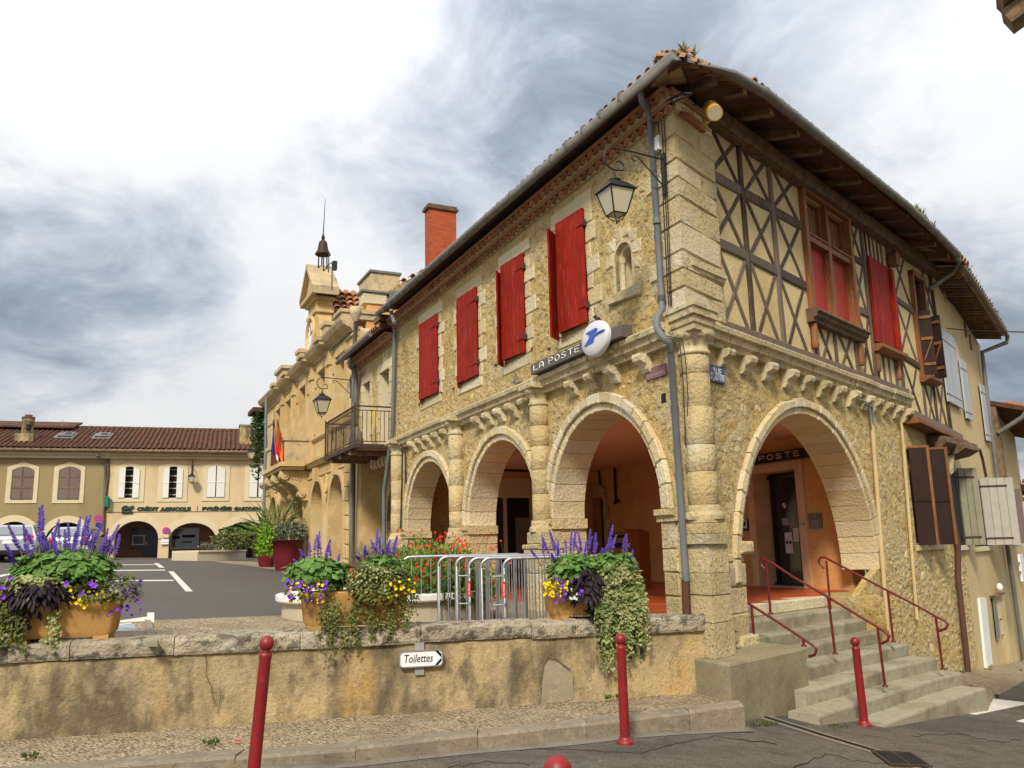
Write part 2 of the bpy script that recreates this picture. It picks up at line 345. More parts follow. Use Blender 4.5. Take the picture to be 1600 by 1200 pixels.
m_step = M('grey_concrete_step', (.36, .32, .23), .9, [('noise', 1.1, (.215, .185, .115), .45, .7, .8), ('noise', 4, (.38, .34, .25), .5, .72, .7), ('noise', 9, (.19, .165, .11), .52, .8, .5), ('noise', 34, (.14, .12, .08), .58, .76, .45)], [('noise', 12, .4, .02), ('noise', 50, .6, .01)], rnd=.07)
m_retain = M('stained_render', (.46, .35, .18), .92, [('noise', .8, (.28, .215, .12), .40, .64, .8), ('noise', .9, (.48, .275, .06), .53, .70, .6, SL((1, 1, .6))), ('noise', 1.7, (.12, .095, .06), .47, .68, .9, SL((1, 1, .45))), ('noise', 4.5, (.50, .40, .25), .52, .78, .5, SL((1, 1, .6))), ('noise', 5, (.085, .068, .045), .56, .80, .75, SL((1, 1, .5))), ('noise', 40, (.13, .10, .06), .56, .76, .45)], [('noise', 4, .5, .06), ('noise', 26, .7, .025), ('noise', 80, .5, .008)])
m_block = M('mossy_concrete', (.29, .25, .155), .9, [('noise', .9, (.16, .14, .085), .42, .72, .8), ('noise', 3, (.27, .24, .16), .5, .76, .6), ('noise', 16, (.14, .12, .075), .55, .8, .5)], [('noise', 14, .4, .02), ('noise', 50, .4, .008)])
m_patch = M('grey_cement_patch', (.30, .25, .165), .93, [('noise', 4, (.20, .17, .115), .45, .7, .7), ('noise', 22, (.40, .34, .24), .55, .75, .5)], [('noise', 26, .5, .01)])
m_coping = M('lichened_coping', (.50, .43, .31), .93, [('noise', 2.2, (.30, .255, .185), .42, .66, .8), ('noise', 9, (.10, .09, .07), .52, .66, .8), ('noise', 6, (.60, .56, .46), .58, .78, .6)], [('noise', 9, 1.0, .09), ('noise', 40, .9, .03)], rnd=.1)
m_planter = M('sandstone_planter', (.52, .29, .09), .88, [('noise', 1.8, (.42, .22, .07), .45, .7, .7), ('noise', 60, (.34, .19, .075), .55, .72, .55), ('noise', 5, (.30, .175, .075), .54, .74, .65, SL((1, 1, .5))), ('noise', 12, (.20, .135, .07), .60, .76, .5)], [('noise', 90, .6, .005)])
m_tilefloor = M('red_floor_tile', (.50, .10, .032), .30, [('noise', 3, (.31, .065, .024), .45, .7, .6), ('noise', 14, (.46, .12, .05), .55, .75, .5)], [('noise', 20, .1, .003)], rnd=.16, spec=.5)
m_whitepaint = M('road_marking_paint', (.68, .65, .57), .8, [('noise', 3, (.56, .53, .45), .45, .7, .6), ('noise', 30, (.34, .31, .26), .60, .74, .6)])
m_white = M('white_paint', (.78, .77, .74), .6, [('noise', 3, (.70, .69, .66), .45, .7, .6)], rnd=.04)
m_whitecap = M('white_stone_rim', (.76, .74, .68), .8, [('noise', 5, (.64, .62, .56), .5, .7, .6)], [('noise', 40, .3, .004)])
m_black = M('black_gloss', (.008, .008, .009), .25, spec=.5)
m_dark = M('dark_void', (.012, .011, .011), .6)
m_glass = M('dark_window_glass', (.02, .022, .025), .06, spec=.8)
m_reflglass = M('sky_lit_glass', (.20, .22, .24), .08, spec=.9)
m_lampglass = M('frosted_lamp_glass', (.52, .47, .33), .35, spec=.5)
m_taupe = M('taupe_sign_panel', (.115, .095, .078), .45)
m_signwhite = M('sign_white', (.80, .80, .80), .4)
m_disc = M('translucent_white_disc', (.66, .67, .69), .35, [('noise', 4, (.58, .59, .62), .45, .7, .5)])
m_blue = M('postal_blue', (.035, .115, .56), .4)
m_plateblue = M('enamel_blue', (.020, .026, .21), .3, [('noise', 14, (.03, .03, .12), .6, .75, .6)], spec=.5)
m_mauve = M('mauve_plaque', (.22, .13, .135), .6, [('noise', 10, (.16, .10, .105), .45, .7, .6)])
m_mauvetxt = M('pale_mauve_letter', (.40, .30, .29), .6)
m_yellow = M('postal_yellow', (.62, .30, .018), .5, [('noise', 5, (.54, .25, .016), .5, .7, .5)])
m_lampyellow = M('yellow_enamel', (.58, .36, .05), .45, [('noise', 8, (.46, .27, .04), .5, .72, .6)])
m_steelgrey = M('grey_panel', (.19, .165, .14), .5)
m_doorframe = M('pale_ochre_frame', (.72, .48, .27), .85, [('noise', 2, (.50, .30, .14), .45, .7, .5)])
m_redlabel = M('red_label', (.72, .02, .03), .5)
m_cable = M('black_cable', (.03, .026, .024), .8)
m_caplaster = M('buff_render', (.64, .50, .30), .95, [('noise', .25, (.57, .44, .26), .45, .7, .6), ('noise', 30, (.50, .37, .2), .5, .7, .3), ('noise', .9, (.47, .35, .2), .52, .7, .5, SL((1, 1, .3)))], [('noise', 50, .2, .01)])
m_olive = M('olive_render', (.32, .25, .125), .95, [('noise', .25, (.28, .215, .10), .45, .7, .6), ('noise', .8, (.235, .18, .09), .52, .7, .5, SL((1, 1, .3)))], [('noise', 50, .2, .01)])
m_castone = M('pale_window_stone', (.66, .56, .37), .9, [('noise', 2, (.58, .48, .3), .5, .7, .5)])
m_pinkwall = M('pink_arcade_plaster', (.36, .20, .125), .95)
m_greyshut = M('grey_brown_shutter', (.17, .125, .105), .6, rnd=.08)
m_whiteshut = M('white_shutter', (.74, .72, .66), .6, rnd=.04)
m_blueshut = M('pale_blue_grey_shutter', (.42, .445, .47), .6, [('noise', 6, (.36, .38, .40), .45, .7, .6)], rnd=.06)
m_greenshut = M('grey_green_shutter', (.27, .255, .175), .65, [('noise', 6, (.22, .21, .14), .45, .7, .6)], rnd=.06)
m_paleshut = M('pale_grey_shutter', (.42, .39, .33), .65, [('noise', 6, (.36, .33, .27), .45, .7, .6)], rnd=.06)
m_signgreen = M('dark_green_letter', (.016, .045, .032), .5)
m_greensign = M('green_plastic', (.02, .16, .09), .4)
m_thstone = M('town_hall_stone', (.58, .425, .20), .9, [('noise', .7, (.48, .32, .12), .42, .7, .7), ('noise', 3, (.66, .54, .33), .5, .74, .6), ('noise', 16, (.42, .29, .13), .58, .74, .5)], [('noise', 20, .3, .012)], rnd=.04)
m_thstonedk = M('town_hall_weathered', (.54, .42, .24), .92, [('noise', 2, (.38, .31, .20), .45, .68, .7), ('noise', 9, (.24, .20, .14), .58, .72, .6)], [('noise', 18, .5, .02)], rnd=.06)
m_yellowwall = M('yellow_render', (.60, .46, .16), .95, [('noise', 1.5, (.54, .41, .14), .45, .7, .6)])
m_rhouse = M('cream_house_render', (.56, .43, .23), .95, [('noise', .5, (.50, .37, .18), .42, .7, .6), ('noise', 3, (.44, .33, .16), .55, .72, .5, SL((1, 1, .35))), ('noise', 24, (.40, .30, .15), .6, .75, .5)], [('noise', 20, .3, .012)])
m_basin = M('pale_bed_wall', (.52, .45, .33), .92, [('noise', 1.5, (.44, .37, .27), .45, .7, .6)], [('noise', 40, .4, .006)])
m_soil = M('soil', (.05, .032, .02), .95)
m_redpot = M('dark_red_pot', (.14, .014, .022), .4)
m_carsilver = M('silver_car_paint', (.50, .52, .54), .3, metal=.5, spec=.5)
m_cardark = M('dark_car_paint', (.04, .045, .055), .3, spec=.5)
m_rubber = M('tyre_rubber', (.02, .02, .02), .8)
m_taillight = M('red_tail_light', (.55, .01, .012), .2)
m_flagblue = M('flag_blue', (.01, .02, .16), .7); m_flagwhite = M('flag_white', (.74, .73, .72), .7); m_flagred = M('flag_red', (.68, .012, .018), .7); m_flaggold = M('flag_gold', (.7, .3, .03), .7)
m_bronze = M('old_bronze', (.05, .03, .022), .6, [('noise', 9, (.09, .055, .035), .5, .7, .6)], metal=.3)
m_paper = M('paper_notice', (.62, .60, .54), .7); m_print = M('dark_print', (.06, .06, .065), .7); m_greyprint = M('grey_print', (.30, .29, .28), .7)
def leaf_mat(name, c, c2, rough=.5, rnd=.25):
    m = M(name, c, rough, [('noise', 9, c2, .42, .62, .9), ('noise', 45, tuple(k * .55 for k in c), .55, .7, .5)], spec=.35)
    bs = m.node_tree.nodes['Principled BSDF']
    tr = m.node_tree.nodes.new('ShaderNodeBsdfTranslucent'); mx = m.node_tree.nodes.new('ShaderNodeMixShader'); mx.inputs[0].default_value = .25
    out = m.node_tree.nodes['Material Output']; L = m.node_tree.links
    L.new(bs.inputs['Base Color'].links[0].from_socket, tr.inputs[0]); L.new(bs.outputs[0], mx.inputs[1]); L.new(tr.outputs[0], mx.inputs[2]); L.new(mx.outputs[0], out.inputs[0])
    return m
m_leaf = leaf_mat('bright_green_leaf', (.165, .31, .065), (.085, .19, .032))
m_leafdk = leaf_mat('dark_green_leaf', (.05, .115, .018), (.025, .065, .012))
m_leafpurple = leaf_mat('purple_black_leaf', (.018, .010, .014), (.035, .02, .03))
m_leafvar = leaf_mat('variegated_leaf', (.40, .42, .17), (.12, .18, .04))
m_leafolive = leaf_mat('olive_green_leaf', (.17, .19, .045), (.085, .105, .025))
m_leaflime = leaf_mat('lime_green_leaf', (.22, .42, .015), (.13, .32, .01))
m_leafgrey = leaf_mat('grey_green_leaf', (.17, .20, .12), (.11, .13, .075))
m_leaffine = leaf_mat('fine_green_leaf', (.19, .30, .04), (.10, .20, .025))
m_drystem = M('dry_stem', (.20, .15, .085), .9); m_greenstem = M('green_stem', (.10, .15, .04), .8)
m_violet = M('violet_blue_petal', (.17, .095, .56), .7, [('noise', 30, (.09, .04, .36), .45, .65, .8)])
m_purple = M('purple_petal', (.24, .05, .58), .7, [('noise', 30, (.12, .02, .40), .45, .65, .8)])
m_yellowfl = M('yellow_petal', (.78, .58, .015), .7); m_redfl = M('red_petal', (.72, .022, .018), .7); m_whitefl = M('white_petal', (.74, .70, .74), .7)
m_weed = leaf_mat('dry_roof_weed', (.26, .25, .06), (.17, .12, .045)); m_grass = leaf_mat('verge_grass', (.12, .17, .035), (.07, .11, .02))
m_ivy = leaf_mat('ivy_leaf', (.045, .085, .018), (.025, .055, .012))
# street relief: falls away to the right
def gz(x, y):
    pts = ((-60, .5), (-10, .12), (-2, .05), (1, 0), (2.2, -.07), (4, -.31), (8.8, -.85), (12, -1.25), (16, -1.9), (30, -3.4), (90, -7))
    if x <= pts[0][0]: return pts[0][1]
    for (a, za), (b, zb) in zip(pts, pts[1:]):
        if x <= b: return za + (zb - za) * (x - a) / (b - a)
    return pts[-1][1]
def wally(x): return 9.47 + .246 * x      # front line of the low wall
# ================================================================== SETTING
def structure(o): o['kind'] = 'structure'; return o
def sheet(name, mat, xs, ys, zf, keep=lambda x, y: True):
    mb = MB(); idx = {}
    for i, x in enumerate(xs):
        for j, y in enumerate(ys): idx[i, j] = len(mb.v); mb.v.append((x, y, zf(x, y)))
    for i in range(len(xs) - 1):
        for j in range(len(ys) - 1):
            mb.f.append((idx[i, j], idx[i + 1, j], idx[i + 1, j + 1], idx[i, j + 1])); mb.sm.append(False)
    return structure(mkobj(name, mb, mat))
def lin(a, b, n): return [a + (b - a) * i / n for i in range(n + 1)]
# terrain far below, to the horizon
g = MB(); g.add([V((x, y, -9)) for x, y in ((-900, -900), (900, -900), (900, 900), (-900, 900))], [(0, 1, 2, 3)])
structure(mkobj('terrain', g, M('far_meadow', (.10, .12, .045), .95, [('noise', .02, (.16, .15, .07), .4, .7, .8)])))
g = MB()
for a in range(40):
    t0 = math.radians(-70 + a * 3.5); t1 = math.radians(-70 + (a + 1) * 3.5)
    h = lambda t: 14 + 7 * noise.noise(V((t * 6, 3, 0))) + 3 * noise.noise(V((t * 25, 8, 0)))
    q = [V((math.sin(t) * r, math.cos(t) * r, z)) for t in (t0, t1) for r, z in ((420, -9), (520, h(t)), (640, -9))]
    g.add(q, [(0, 1, 4, 3), (1, 2, 5, 4)], True)
structure(mkobj('hills', g, M('wooded_hill', (.05, .075, .03), .95, [('noise', .06, (.03, .05, .02), .45, .6, .8)])))
# street, in front of the wall and down the hill
xs = [-40, -25, -15] + lin(-10, 4, 28) + lin(4.5, 16, 23) + [18, 22, 30, 45, 90]
sheet('street', m_asphalt, xs, [-30, -10, 0] + lin(3, 34, 31) + [45, 70, 120], gz)
# kerb and gravel pavement under the wall
KF = [(-9, 5.9), (-4.2, 6.93), (-1.35, 7.57), (.15, 8.17), (1.94, 8.94), (2.28, 9.12)]
def kf(x):
    for (a, ya), (b, yb) in zip(KF, KF[1:]):
        if x <= b: return ya + (yb - ya) * (x - a) / (b - a)
    return KF[-1][1]
def kb(x): return kf(x) + .25
pav = structure(bpy.data.objects.new('pavement', None)); COL.objects.link(pav)
g = MB(); xs = lin(-9, 2.22, 60)
vs_ = []
for x in xs: vs_ += [V((x, kb(x) - .02, .135)), V((x, (kb(x) + wally(x)) / 2, .125 + .012 * noise.noise(V((x * 2, 1, 0))))), V((x, wally(x) + .05, .125 + .02 * noise.noise(V((x * 3, 5, 0)))))]
g.add(vs_, [(i * 3 + k, (i + 1) * 3 + k, (i + 1) * 3 + k + 1, i * 3 + k + 1) for i in range(60) for k in (0, 1)], True)
mkobj('aggregate_surface', g, m_gravel, pav)
x = -9.0
while x < 2.2:      # kerb stones, each its own block
    x2 = min(x + random.uniform(.92, 1.04), 2.26)
    a = [(x + .002, kf(x)), (x2 - .002, kf(x2)), (x2 - .002, kb(x2)), (x + .002, kb(x))]
    j = random.uniform(-.008, .008); zt = .15 + j
    lo = [V((p[0], p[1], -.2)) for p in a]; mid = [V((p[0], p[1], zt - .025)) for p in a]
    hi = [V((a[0][0] + .004, a[0][1] + .03, zt)), V((a[1][0] - .004, a[1][1] + .03, zt)), V((a[2][0], a[2][1], zt)), V((a[3][0], a[3][1], zt))]
    mkobj('kerb_stone', MB().add(lo + mid + hi, [(0, 1, 5, 4), (1, 2, 6, 5), (2, 3, 7, 6), (3, 0, 4, 7), (4, 5, 9, 8), (5, 6, 10, 9), (6, 7, 11, 10), (7, 4, 8, 11), (8, 9, 10, 11)]), m_kerb, pav)
    x = x2
g = MB(); xs = lin(-9, 2.2, 40); g.add([V((x, kf(x) + q, z)) for x in xs for q, z in ((.012, -.1), (.018, .132), (.24, .138))], [(i * 3 + k, i * 3 + 3 + k, i * 3 + 4 + k, i * 3 + 1 + k) for i in range(40) for k in (0, 1)]); mkobj('kerb_bed', g, m_kerb, pav)
# concrete gutter strip along the kerb foot
g = MB(); vs_ = []
xs = lin(-9, 2.3, 50)
for x in xs: vs_ += [V((x, kf(x) - .17 - .03 * math.sin(x * 3), gz(x, 0) + .004)), V((x, kf(x) + .02, gz(x, 0) + .006))]
g.add(vs_, [(i * 2, i * 2 + 2, i * 2 + 3, i * 2 + 1) for i in range(50)])
structure(mkobj('gutter_strip', g, M('gutter_concrete', (.20, .175, .135), .9, [('noise', 3, (.13, .115, .09), .45, .7, .8), ('noise', 30, (.27, .24, .19), .58, .74, .6)], [('noise', 50, .5, .005)])))
# slot drain running away from the block, and the grate in it
dr = thing('slot_drain', 'narrow concrete drain channel with a dark slot running from the stone block towards the grate', 'drain', (2.8, 9.6, gz(2.8, 9)))
pth = [(2.55, 10.1), (2.77, 9.70), (3.05, 9.15), (3.36, 8.64), (3.64, 7.9), (4.2, 6.4)]
for nm, hw, dz, mt in (('concrete_edge', .13, .005, m_kerb), ('slot', .030, .010, m_dark)):
    g = MB(); vs_ = []
    for i, (x, y) in enumerate(pth):
        for q in (-hw, hw): vs_.append(V((x + q * .9, y + q * .42, gz(x + q * .9, y) + dz + (.004 if nm == 'slot' else 0))))
    g.add(vs_, [(i * 2, i * 2 + 1, i * 2 + 3, i * 2 + 2) for i in range(len(pth) - 1)]); mkobj(nm, g, mt, dr)
gr = thing('drain_grate', 'rusty rectangular iron drain grate set in the asphalt beside the red bollard', 'grate', (3.45, 8.35, gz(3.45, 8.3)))
c = [V((3.29, 8.58, 0)), V((3.72, 8.72, 0)), V((3.66, 8.15, 0)), V((3.23, 8.02, 0))]
def gp(a, b, dz): 
    p = c[0].lerp(c[1], a).lerp(c[3].lerp(c[2], a), b); p.z = gz(p.x, p.y) + dz; return p
def gq(mb, a0, a1, b0, b1, z0, z1): mb.hexa([gp(a0, b0, z0), gp(a1, b0, z0), gp(a1, b1, z0), gp(a0, b1, z0), gp(a0, b0, z1), gp(a1, b0, z1), gp(a1, b1, z1), gp(a0, b1, z1)])
g = MB(); gq(g, 0, 1, 0, 1, .003, .006); mkobj('pit', g, m_dark, gr)
g = MB()
for q in ((0, .06, 0, 1), (.94, 1, 0, 1), (.06, .94, 0, .05), (.06, .94, .95, 1), (.47, .53, .05, .95)): gq(g, *q, .004, .022)
mkobj('frame', g, m_rustiron, gr)
for i in range(11):
    for a in (.06, .53):
        g = MB(); gq(g, a, a + .41, .08 + i * .08, .115 + i * .08, .006, .018); mkobj('bar', g, m_iron, gr)
# white crossing blocks on the street to the right
def road_patch(name, label, pts, group):
    o = MB().plan([(p[0], p[1]) for p in pts], lambda x, y: gz(x, y) - .002, lambda x, y: gz(x, y) + .005)
    return structure(mkobj(name, o, m_whitepaint))
def ong(x, y):
    p = onz(x, y, -.5)
    for _ in range(12): p = onz(x, y, gz(p.x, p.y))
    return p
for q in (((1465, 1107), (1525, 1117), (1612, 1099), (1550, 1092)), ((1588, 1127), (1630, 1135), (1700, 1118), (1650, 1112))):
    road_patch('crossing_mark', '', [ong(*p) for p in q], '')
# ---- the square
SQ_FRONT = lambda x: wally(x) + .3
xs = [-90, -60, -40, -30, -22] + lin(-16, 2.6, 31)
mb = MB(); rows = lin(0, 1, 24)
def sqv(x, t):
    y0 = SQ_FRONT(x); y = y0 + (95 - y0) * t ** 1.6; return V((x, y, sqz(x, y)))
n = len(rows)
mb.add([sqv(x, t) for x in xs for t in rows], [(i * n + j, (i + 1) * n + j, (i + 1) * n + j + 1, i * n + j + 1) for i in range(len(xs) - 1) for j in range(n - 1)])
structure(mkobj('square', mb, m_squareasphalt))
def sqpatch(name, mat, pts, dz=.004):
    return structure(mkobj(name, MB().plan([(p[0], p[1]) for p in pts], lambda x, y: sqz(x, y) - .003, lambda x, y: sqz(x, y) + dz), mat))
# aggregate walk behind the wall and round the arcades
sqpatch('gravel_walk', m_gravel, [V((-9.5, SQ_FRONT(-9.5), 0)), V((2.3, SQ_FRONT(2.3), 0)), V((2.2, 10.6, 0)), A.pt(1, 0, .0), A.pt(11.5, 0, .0), A.pt(11.5, 0, 1.6), onsq(437, 962), onsq(330, 966), onsq(236, 970), V((-9.5, 10.9, 0))])
sqpatch('arcade_walk', m_gravel, [A.pt(11.5, 0, .02), A.pt(33, 0, .02), onsq(330, 876.5), onsq(352, 880), onsq(385, 883), onsq(440, 893), A.pt(14, 0, 1.8), A.pt(11.5, 0, 1.6)], .005)
def px_patch(name, mat, pts, dz): return sqpatch(name, mat, [onsq(*p) for p in pts], dz)
for nm, q in enumerate((((263, 893), (271, 893), (301, 924), (290, 924)), ((241, 880), (247, 880), (257, 887), (249, 887)), ((150, 907), (271, 906.3), (272, 907.7), (150, 908.6)), ((60, 892), (258, 890.2), (258, 891.4), (60, 893.2)), ((60, 883), (250, 882), (250, 882.6), (60, 883.8)),
                        ((230, 958), (241, 957.5), (241, 973), (229, 973)), ((188, 970), (230, 964), (229, 971), (188, 973)), ((-20, 903), (14, 896), (16, 898), (-20, 907)), ((180, 976), (206, 973.5), (206, 975), (180, 978)))):
    px_patch('parking_line', m_whitepaint, q, .006)
px_patch('parking_symbol', M('faded_blue_marking', (.30, .38, .42), .85, [('noise', 3, (.14, .15, .15), .5, .7, .7)]), ((120, 982), (210, 976), (214, 986), (120, 990)), .008)
px_patch('parking_kerb', m_kerb, ((226, 972), (236, 973), (246, 1010), (230, 1010)), .03)

cr = MB()
for pts in (((560, 1185), (700, 1178), (850, 1170), (1000, 1176), (1120, 1150), (1230, 1165)), ((1240, 1200), (1290, 1178), (1340, 1190), (1400, 1196)), ((700, 1200), (760, 1190), (840, 1196)), ((1420, 1150), (1500, 1146), (1560, 1160), (1600, 1156))):
    q = []
    for (x0, y0), (x1, y1) in zip(pts, pts[1:]):
        for k in range(8): t = k / 8; p = ong(x0 + (x1 - x0) * t + random.uniform(-4, 4), y0 + (y1 - y0) * t + random.uniform(-2, 2)); q.append(p + V((0, 0, .001)))
    cr.tube(q, .004, 4, False)
o = mkobj('asphalt_cracks', cr, m_dark); o['kind'] = 'structure'
# ================================================================== THE CORNER BUILDING
FL = .9                                     # arcade floor
PO = thing('corner_building', 'stone and half-timbered corner building with red shutters above round arcades', 'building', (P0.x, P0.y, 0))
def arc(c, z, R, a0=180, a1=0, n=24): return [(c + R * math.cos(math.radians(a0 + (a1 - a0) * i / n)), z + R * math.sin(math.radians(a0 + (a1 - a0) * i / n))) for i in range(n + 1)]
def rect(u0, u1, z0, z1): return [(u0, z0), (u1, z0), (u1, z1), (u0, z1)]
def profU(mb, F, prof, u0, u1, smooth=False):     # a (w,z) profile extruded along u
    n = len(prof)
    tris = tessellate_polygon([[V((a, b, 0)) for a, b in prof]])
    for u in (u0, u1): mb.add([F.pt(u, z, w) for w, z in prof], tris)
    mb.add([F.pt(u, z, w) for u in (u0, u1) for w, z in prof], [(i, (i + 1) % n, n + (i + 1) % n, n + i) for i in range(n)], smooth)
    return mb
def planks(F, u0, u1, z0, z1, w0, w1, n, mat, parent, name='plank', gap=.008, slope=0.0):
    d = (u1 - u0) / n
    for i in range(n):
        a, b = u0 + i * d + gap / 2, u0 + (i + 1) * d - gap / 2
        wa, wb = w0 + slope * (a - u0), w0 + slope * (b - u0); t = w1 - w0
        e = random.uniform(-.004, .004)
        mb = MB().hexa([F.pt(a, z0 + e, wa), F.pt(b, z0 + e, wb), F.pt(b, z0 + e, wb + t), F.pt(a, z0 + e, wa + t), F.pt(a, z1 + e, wa), F.pt(b, z1 + e, wb), F.pt(b, z1 + e, wb + t), F.pt(a, z1 + e, wa + t)])
        p = mkobj(name, mb, mat) ; p.parent = parent
def part(name, mb, mat, parent=None, **k): return mkobj(name, mb, mat, parent or PO, **k)
def voussoirs(F, cu, cz, R, t, n, w0, w1, mat, parent, a0=0, a1=180, name='voussoir', step=.05, split=.45):
    for i in range(n):
        b0 = math.radians(a0 + (a1 - a0) * i / n) + .006 / R; b1 = math.radians(a0 + (a1 - a0) * (i + 1) / n) - .006 / R
        mb = MB(); jt = random.uniform(-.012, .012); jw = random.uniform(-.004, .006)
        for r0, r1, w in ((R, R + t * split, w1 + jw), (R + t * split, R + t + jt, w1 + step + jw)):
            k = 3
            P = [(cu + r * math.cos(b0 + (b1 - b0) * q / k), cz + r * math.sin(b0 + (b1 - b0) * q / k)) for q in range(k + 1) for r in (r0, r1)]
            vs_ = [F.pt(a, z, ww) for ww in (w0, w - .012) for a, z in P]
            m = .012
            P2 = [(cu + r * math.cos(b0 + (b1 - b0) * (q / k) + (m / R if q == 0 else -m / R if q == k else 0)), cz + r * math.sin(b0 + (b1 - b0) * (q / k) + (m / R if q == 0 else -m / R if q == k else 0))) for q in range(k + 1) for r in (r0 + m, r1 - m)]
            vs_ += [F.pt(a, z, w) for a, z in P2]
            N_ = len(P); fs = []
            for q in range(k):
                a_, b_, c_, d_ = q * 2, q * 2 + 1, q * 2 + 3, q * 2 + 2
                fs += [(2 * N_ + a_, 2 * N_ + b_, 2 * N_ + c_, 2 * N_ + d_), (N_ + a_, 2 * N_ + a_, 2 * N_ + d_, N_ + d_), (N_ + b_, N_ + c_, 2 * N_ + c_, 2 * N_ + b_), (a_, N_ + a_, N_ + d_, d_), (b_, c_, N_ + c_, N_ + b_)]
            e = 2 * k
            fs += [(0, 1, N_ + 1, N_), (N_, N_ + 1, 2 * N_ + 1, 2 * N_), (e, N_ + e, N_ + e + 1, e + 1), (N_ + e, 2 * N_ + e, 2 * N_ + e + 1, N_ + e + 1)]
            mb.add(vs_, fs)
        mkobj(name, mb, mat, parent)
# rough stones: a dozen low domes with irregular outlines, shared by every stone of the walls
STONES = []
for i in range(14):
    n = 9; mb = MB(); rr = [random.uniform(.6, 1.12) for _ in range(n)]
    ax = random.uniform(.42, .8)
    ring = lambda k, z: [V((k * rr[q] * math.cos(6.283 * q / n), ax * k * rr[q] * math.sin(6.283 * q / n), z + random.uniform(-.05, .05))) for q in range(n)]
    vs_ = ring(1.06, -.5) + ring(.86, .30) + ring(.55, .55) + [V((0, 0, .5))]
    fs = [(a * n + q, a * n + (q + 1) % n, (a + 1) * n + (q + 1) % n, (a + 1) * n + q) for a in (0, 1) for q in range(n)] + [(2 * n + q, 2 * n + (q + 1) % n, 3 * n) for q in range(n)]
    mb.add(vs_, fs); me = mb.mesh('stone'); me.materials.append(m_stone); STONES.append(me)
def inpoly(p, poly):
    x, y = p; c = False; n = len(poly)
    for i in range(n):
        (x1, y1), (x2, y2) = poly[i], poly[i - 1]
        if (y1 > y) != (y2 > y) and x < (x2 - x1) * (y - y1) / (y2 - y1) + x1: c = not c
    return c
STUFFSTONES = {}
def scatter_stones(F, poly, holes, n, smin, smax, proud, parent, w=0.0, limit=300, asp=1.0, seed=1):
    rnd_ = random.Random(seed); us = [p[0] for p in poly]; zs = [p[1] for p in poly]; got = []; tries = 0
    while len(got) < n and tries < n * 40:
        tries += 1; s = smin + (smax - smin) * rnd_.random() ** 1.6
        u = rnd_.uniform(min(us), max(us)); z = rnd_.uniform(min(zs), max(zs))
        if not all(inpoly((u + a * s, z + b * s * .7), poly) for a, b in ((1, 0), (-1, 0), (0, 1), (0, -1))): continue
        if any(inpoly((u + a * s, z + b * s * .7), h) for h in holes for a, b in ((1, 0), (-1, 0), (0, 1), (0, -1), (0, 0))): continue
        if any((u - a) ** 2 + ((z - b) * 1.25) ** 2 < (.82 * (s + c)) ** 2 for a, b, c in got): continue
        got.append((u, z, s))
    got.sort(key=lambda g: -g[2])
    extra = MB()
    for i, (u, z, s) in enumerate(got):
        me = rnd_.choice(STONES); r = rnd_.uniform(-.35, .35) + (math.pi if rnd_.random() < .5 else 0)
        p = F.pt(u, z, w); e, nn = F.e, F.n
        m = Matrix(((e.x, 0, nn.x, p.x), (e.y, 0, nn.y, p.y), (e.z, 1, nn.z, p.z), (0, 0, 0, 1))) @ Matrix.Rotation(r, 4, 'Z') @ Matrix.Diagonal((s * asp, s * rnd_.uniform(.8, 1.1), proud * rnd_.uniform(.6, 1.3), 1))
        if i < limit:
            o = bpy.data.objects.new('stone', me); COL.objects.link(o); o.parent = parent
            off = V((0, 0, 0)); q = parent
            while q is not None: off += q.location; q = q.parent
            m.translation -= off; o.matrix_local = m
        else: extra.add([m @ v.co for v in me.vertices], [tuple(q.vertices) for q in me.polygons])
    if extra.v: mkobj('small_stones', extra, m_stone, parent, kind='stuff')
# ---------------------------------------------------------------- square side: wall with three arches
RA, ZA, TA = 1.44, 2.17, .25
ARCH = [(1.98, RA), (5.39, RA), (9.11, RA)]
outl = [(.10, .2)]
for c, R in ARCH: outl += [(c - R, .2), (c - R, ZA), (c - R - TA, ZA)] + arc(c, ZA, R + TA, 180, 0, 28) + [(c + R, ZA), (c + R, .2)]
outl += [(11.52, .2), (11.52, 7.3), (.10, 7.3)]
# tidy the tiny overlap between neighbouring rings
WIN = [(2.1, 2.96, 4.97, 6.70), (4.17, 5.05, 4.98, 6.68), (6.22, 7.17, 4.98, 6.68), (8.40, 9.48, 5.03, 6.72)]
holes = [rect(a, b, c, d) for a, b, c, d in WIN]
NU, NZ0, NZ1, NR = 1.12, 5.16, 5.62, .21
nich = [(NU - NR, NZ0), (NU + NR, NZ0), (NU + NR, NZ1)] + arc(NU, NZ1, NR, 0, 180, 10)[1:]
part('square_wall', MB().wall(A, outl, holes + [nich], -.2, 0), m_rubble)
part('corner_core', MB().plan([P0 + A.n * -.003 + B.n * -.003, A.pt(.5, 0, -.003), B.pt(.5, 0, -.003)], -1.8, 4.32), m_rubble)
for a, b, c, d in WIN: part('window_recess', MB().box(A, a - .02, b + .02, c - .02, d + .02, -.57, -.25), m_dark)
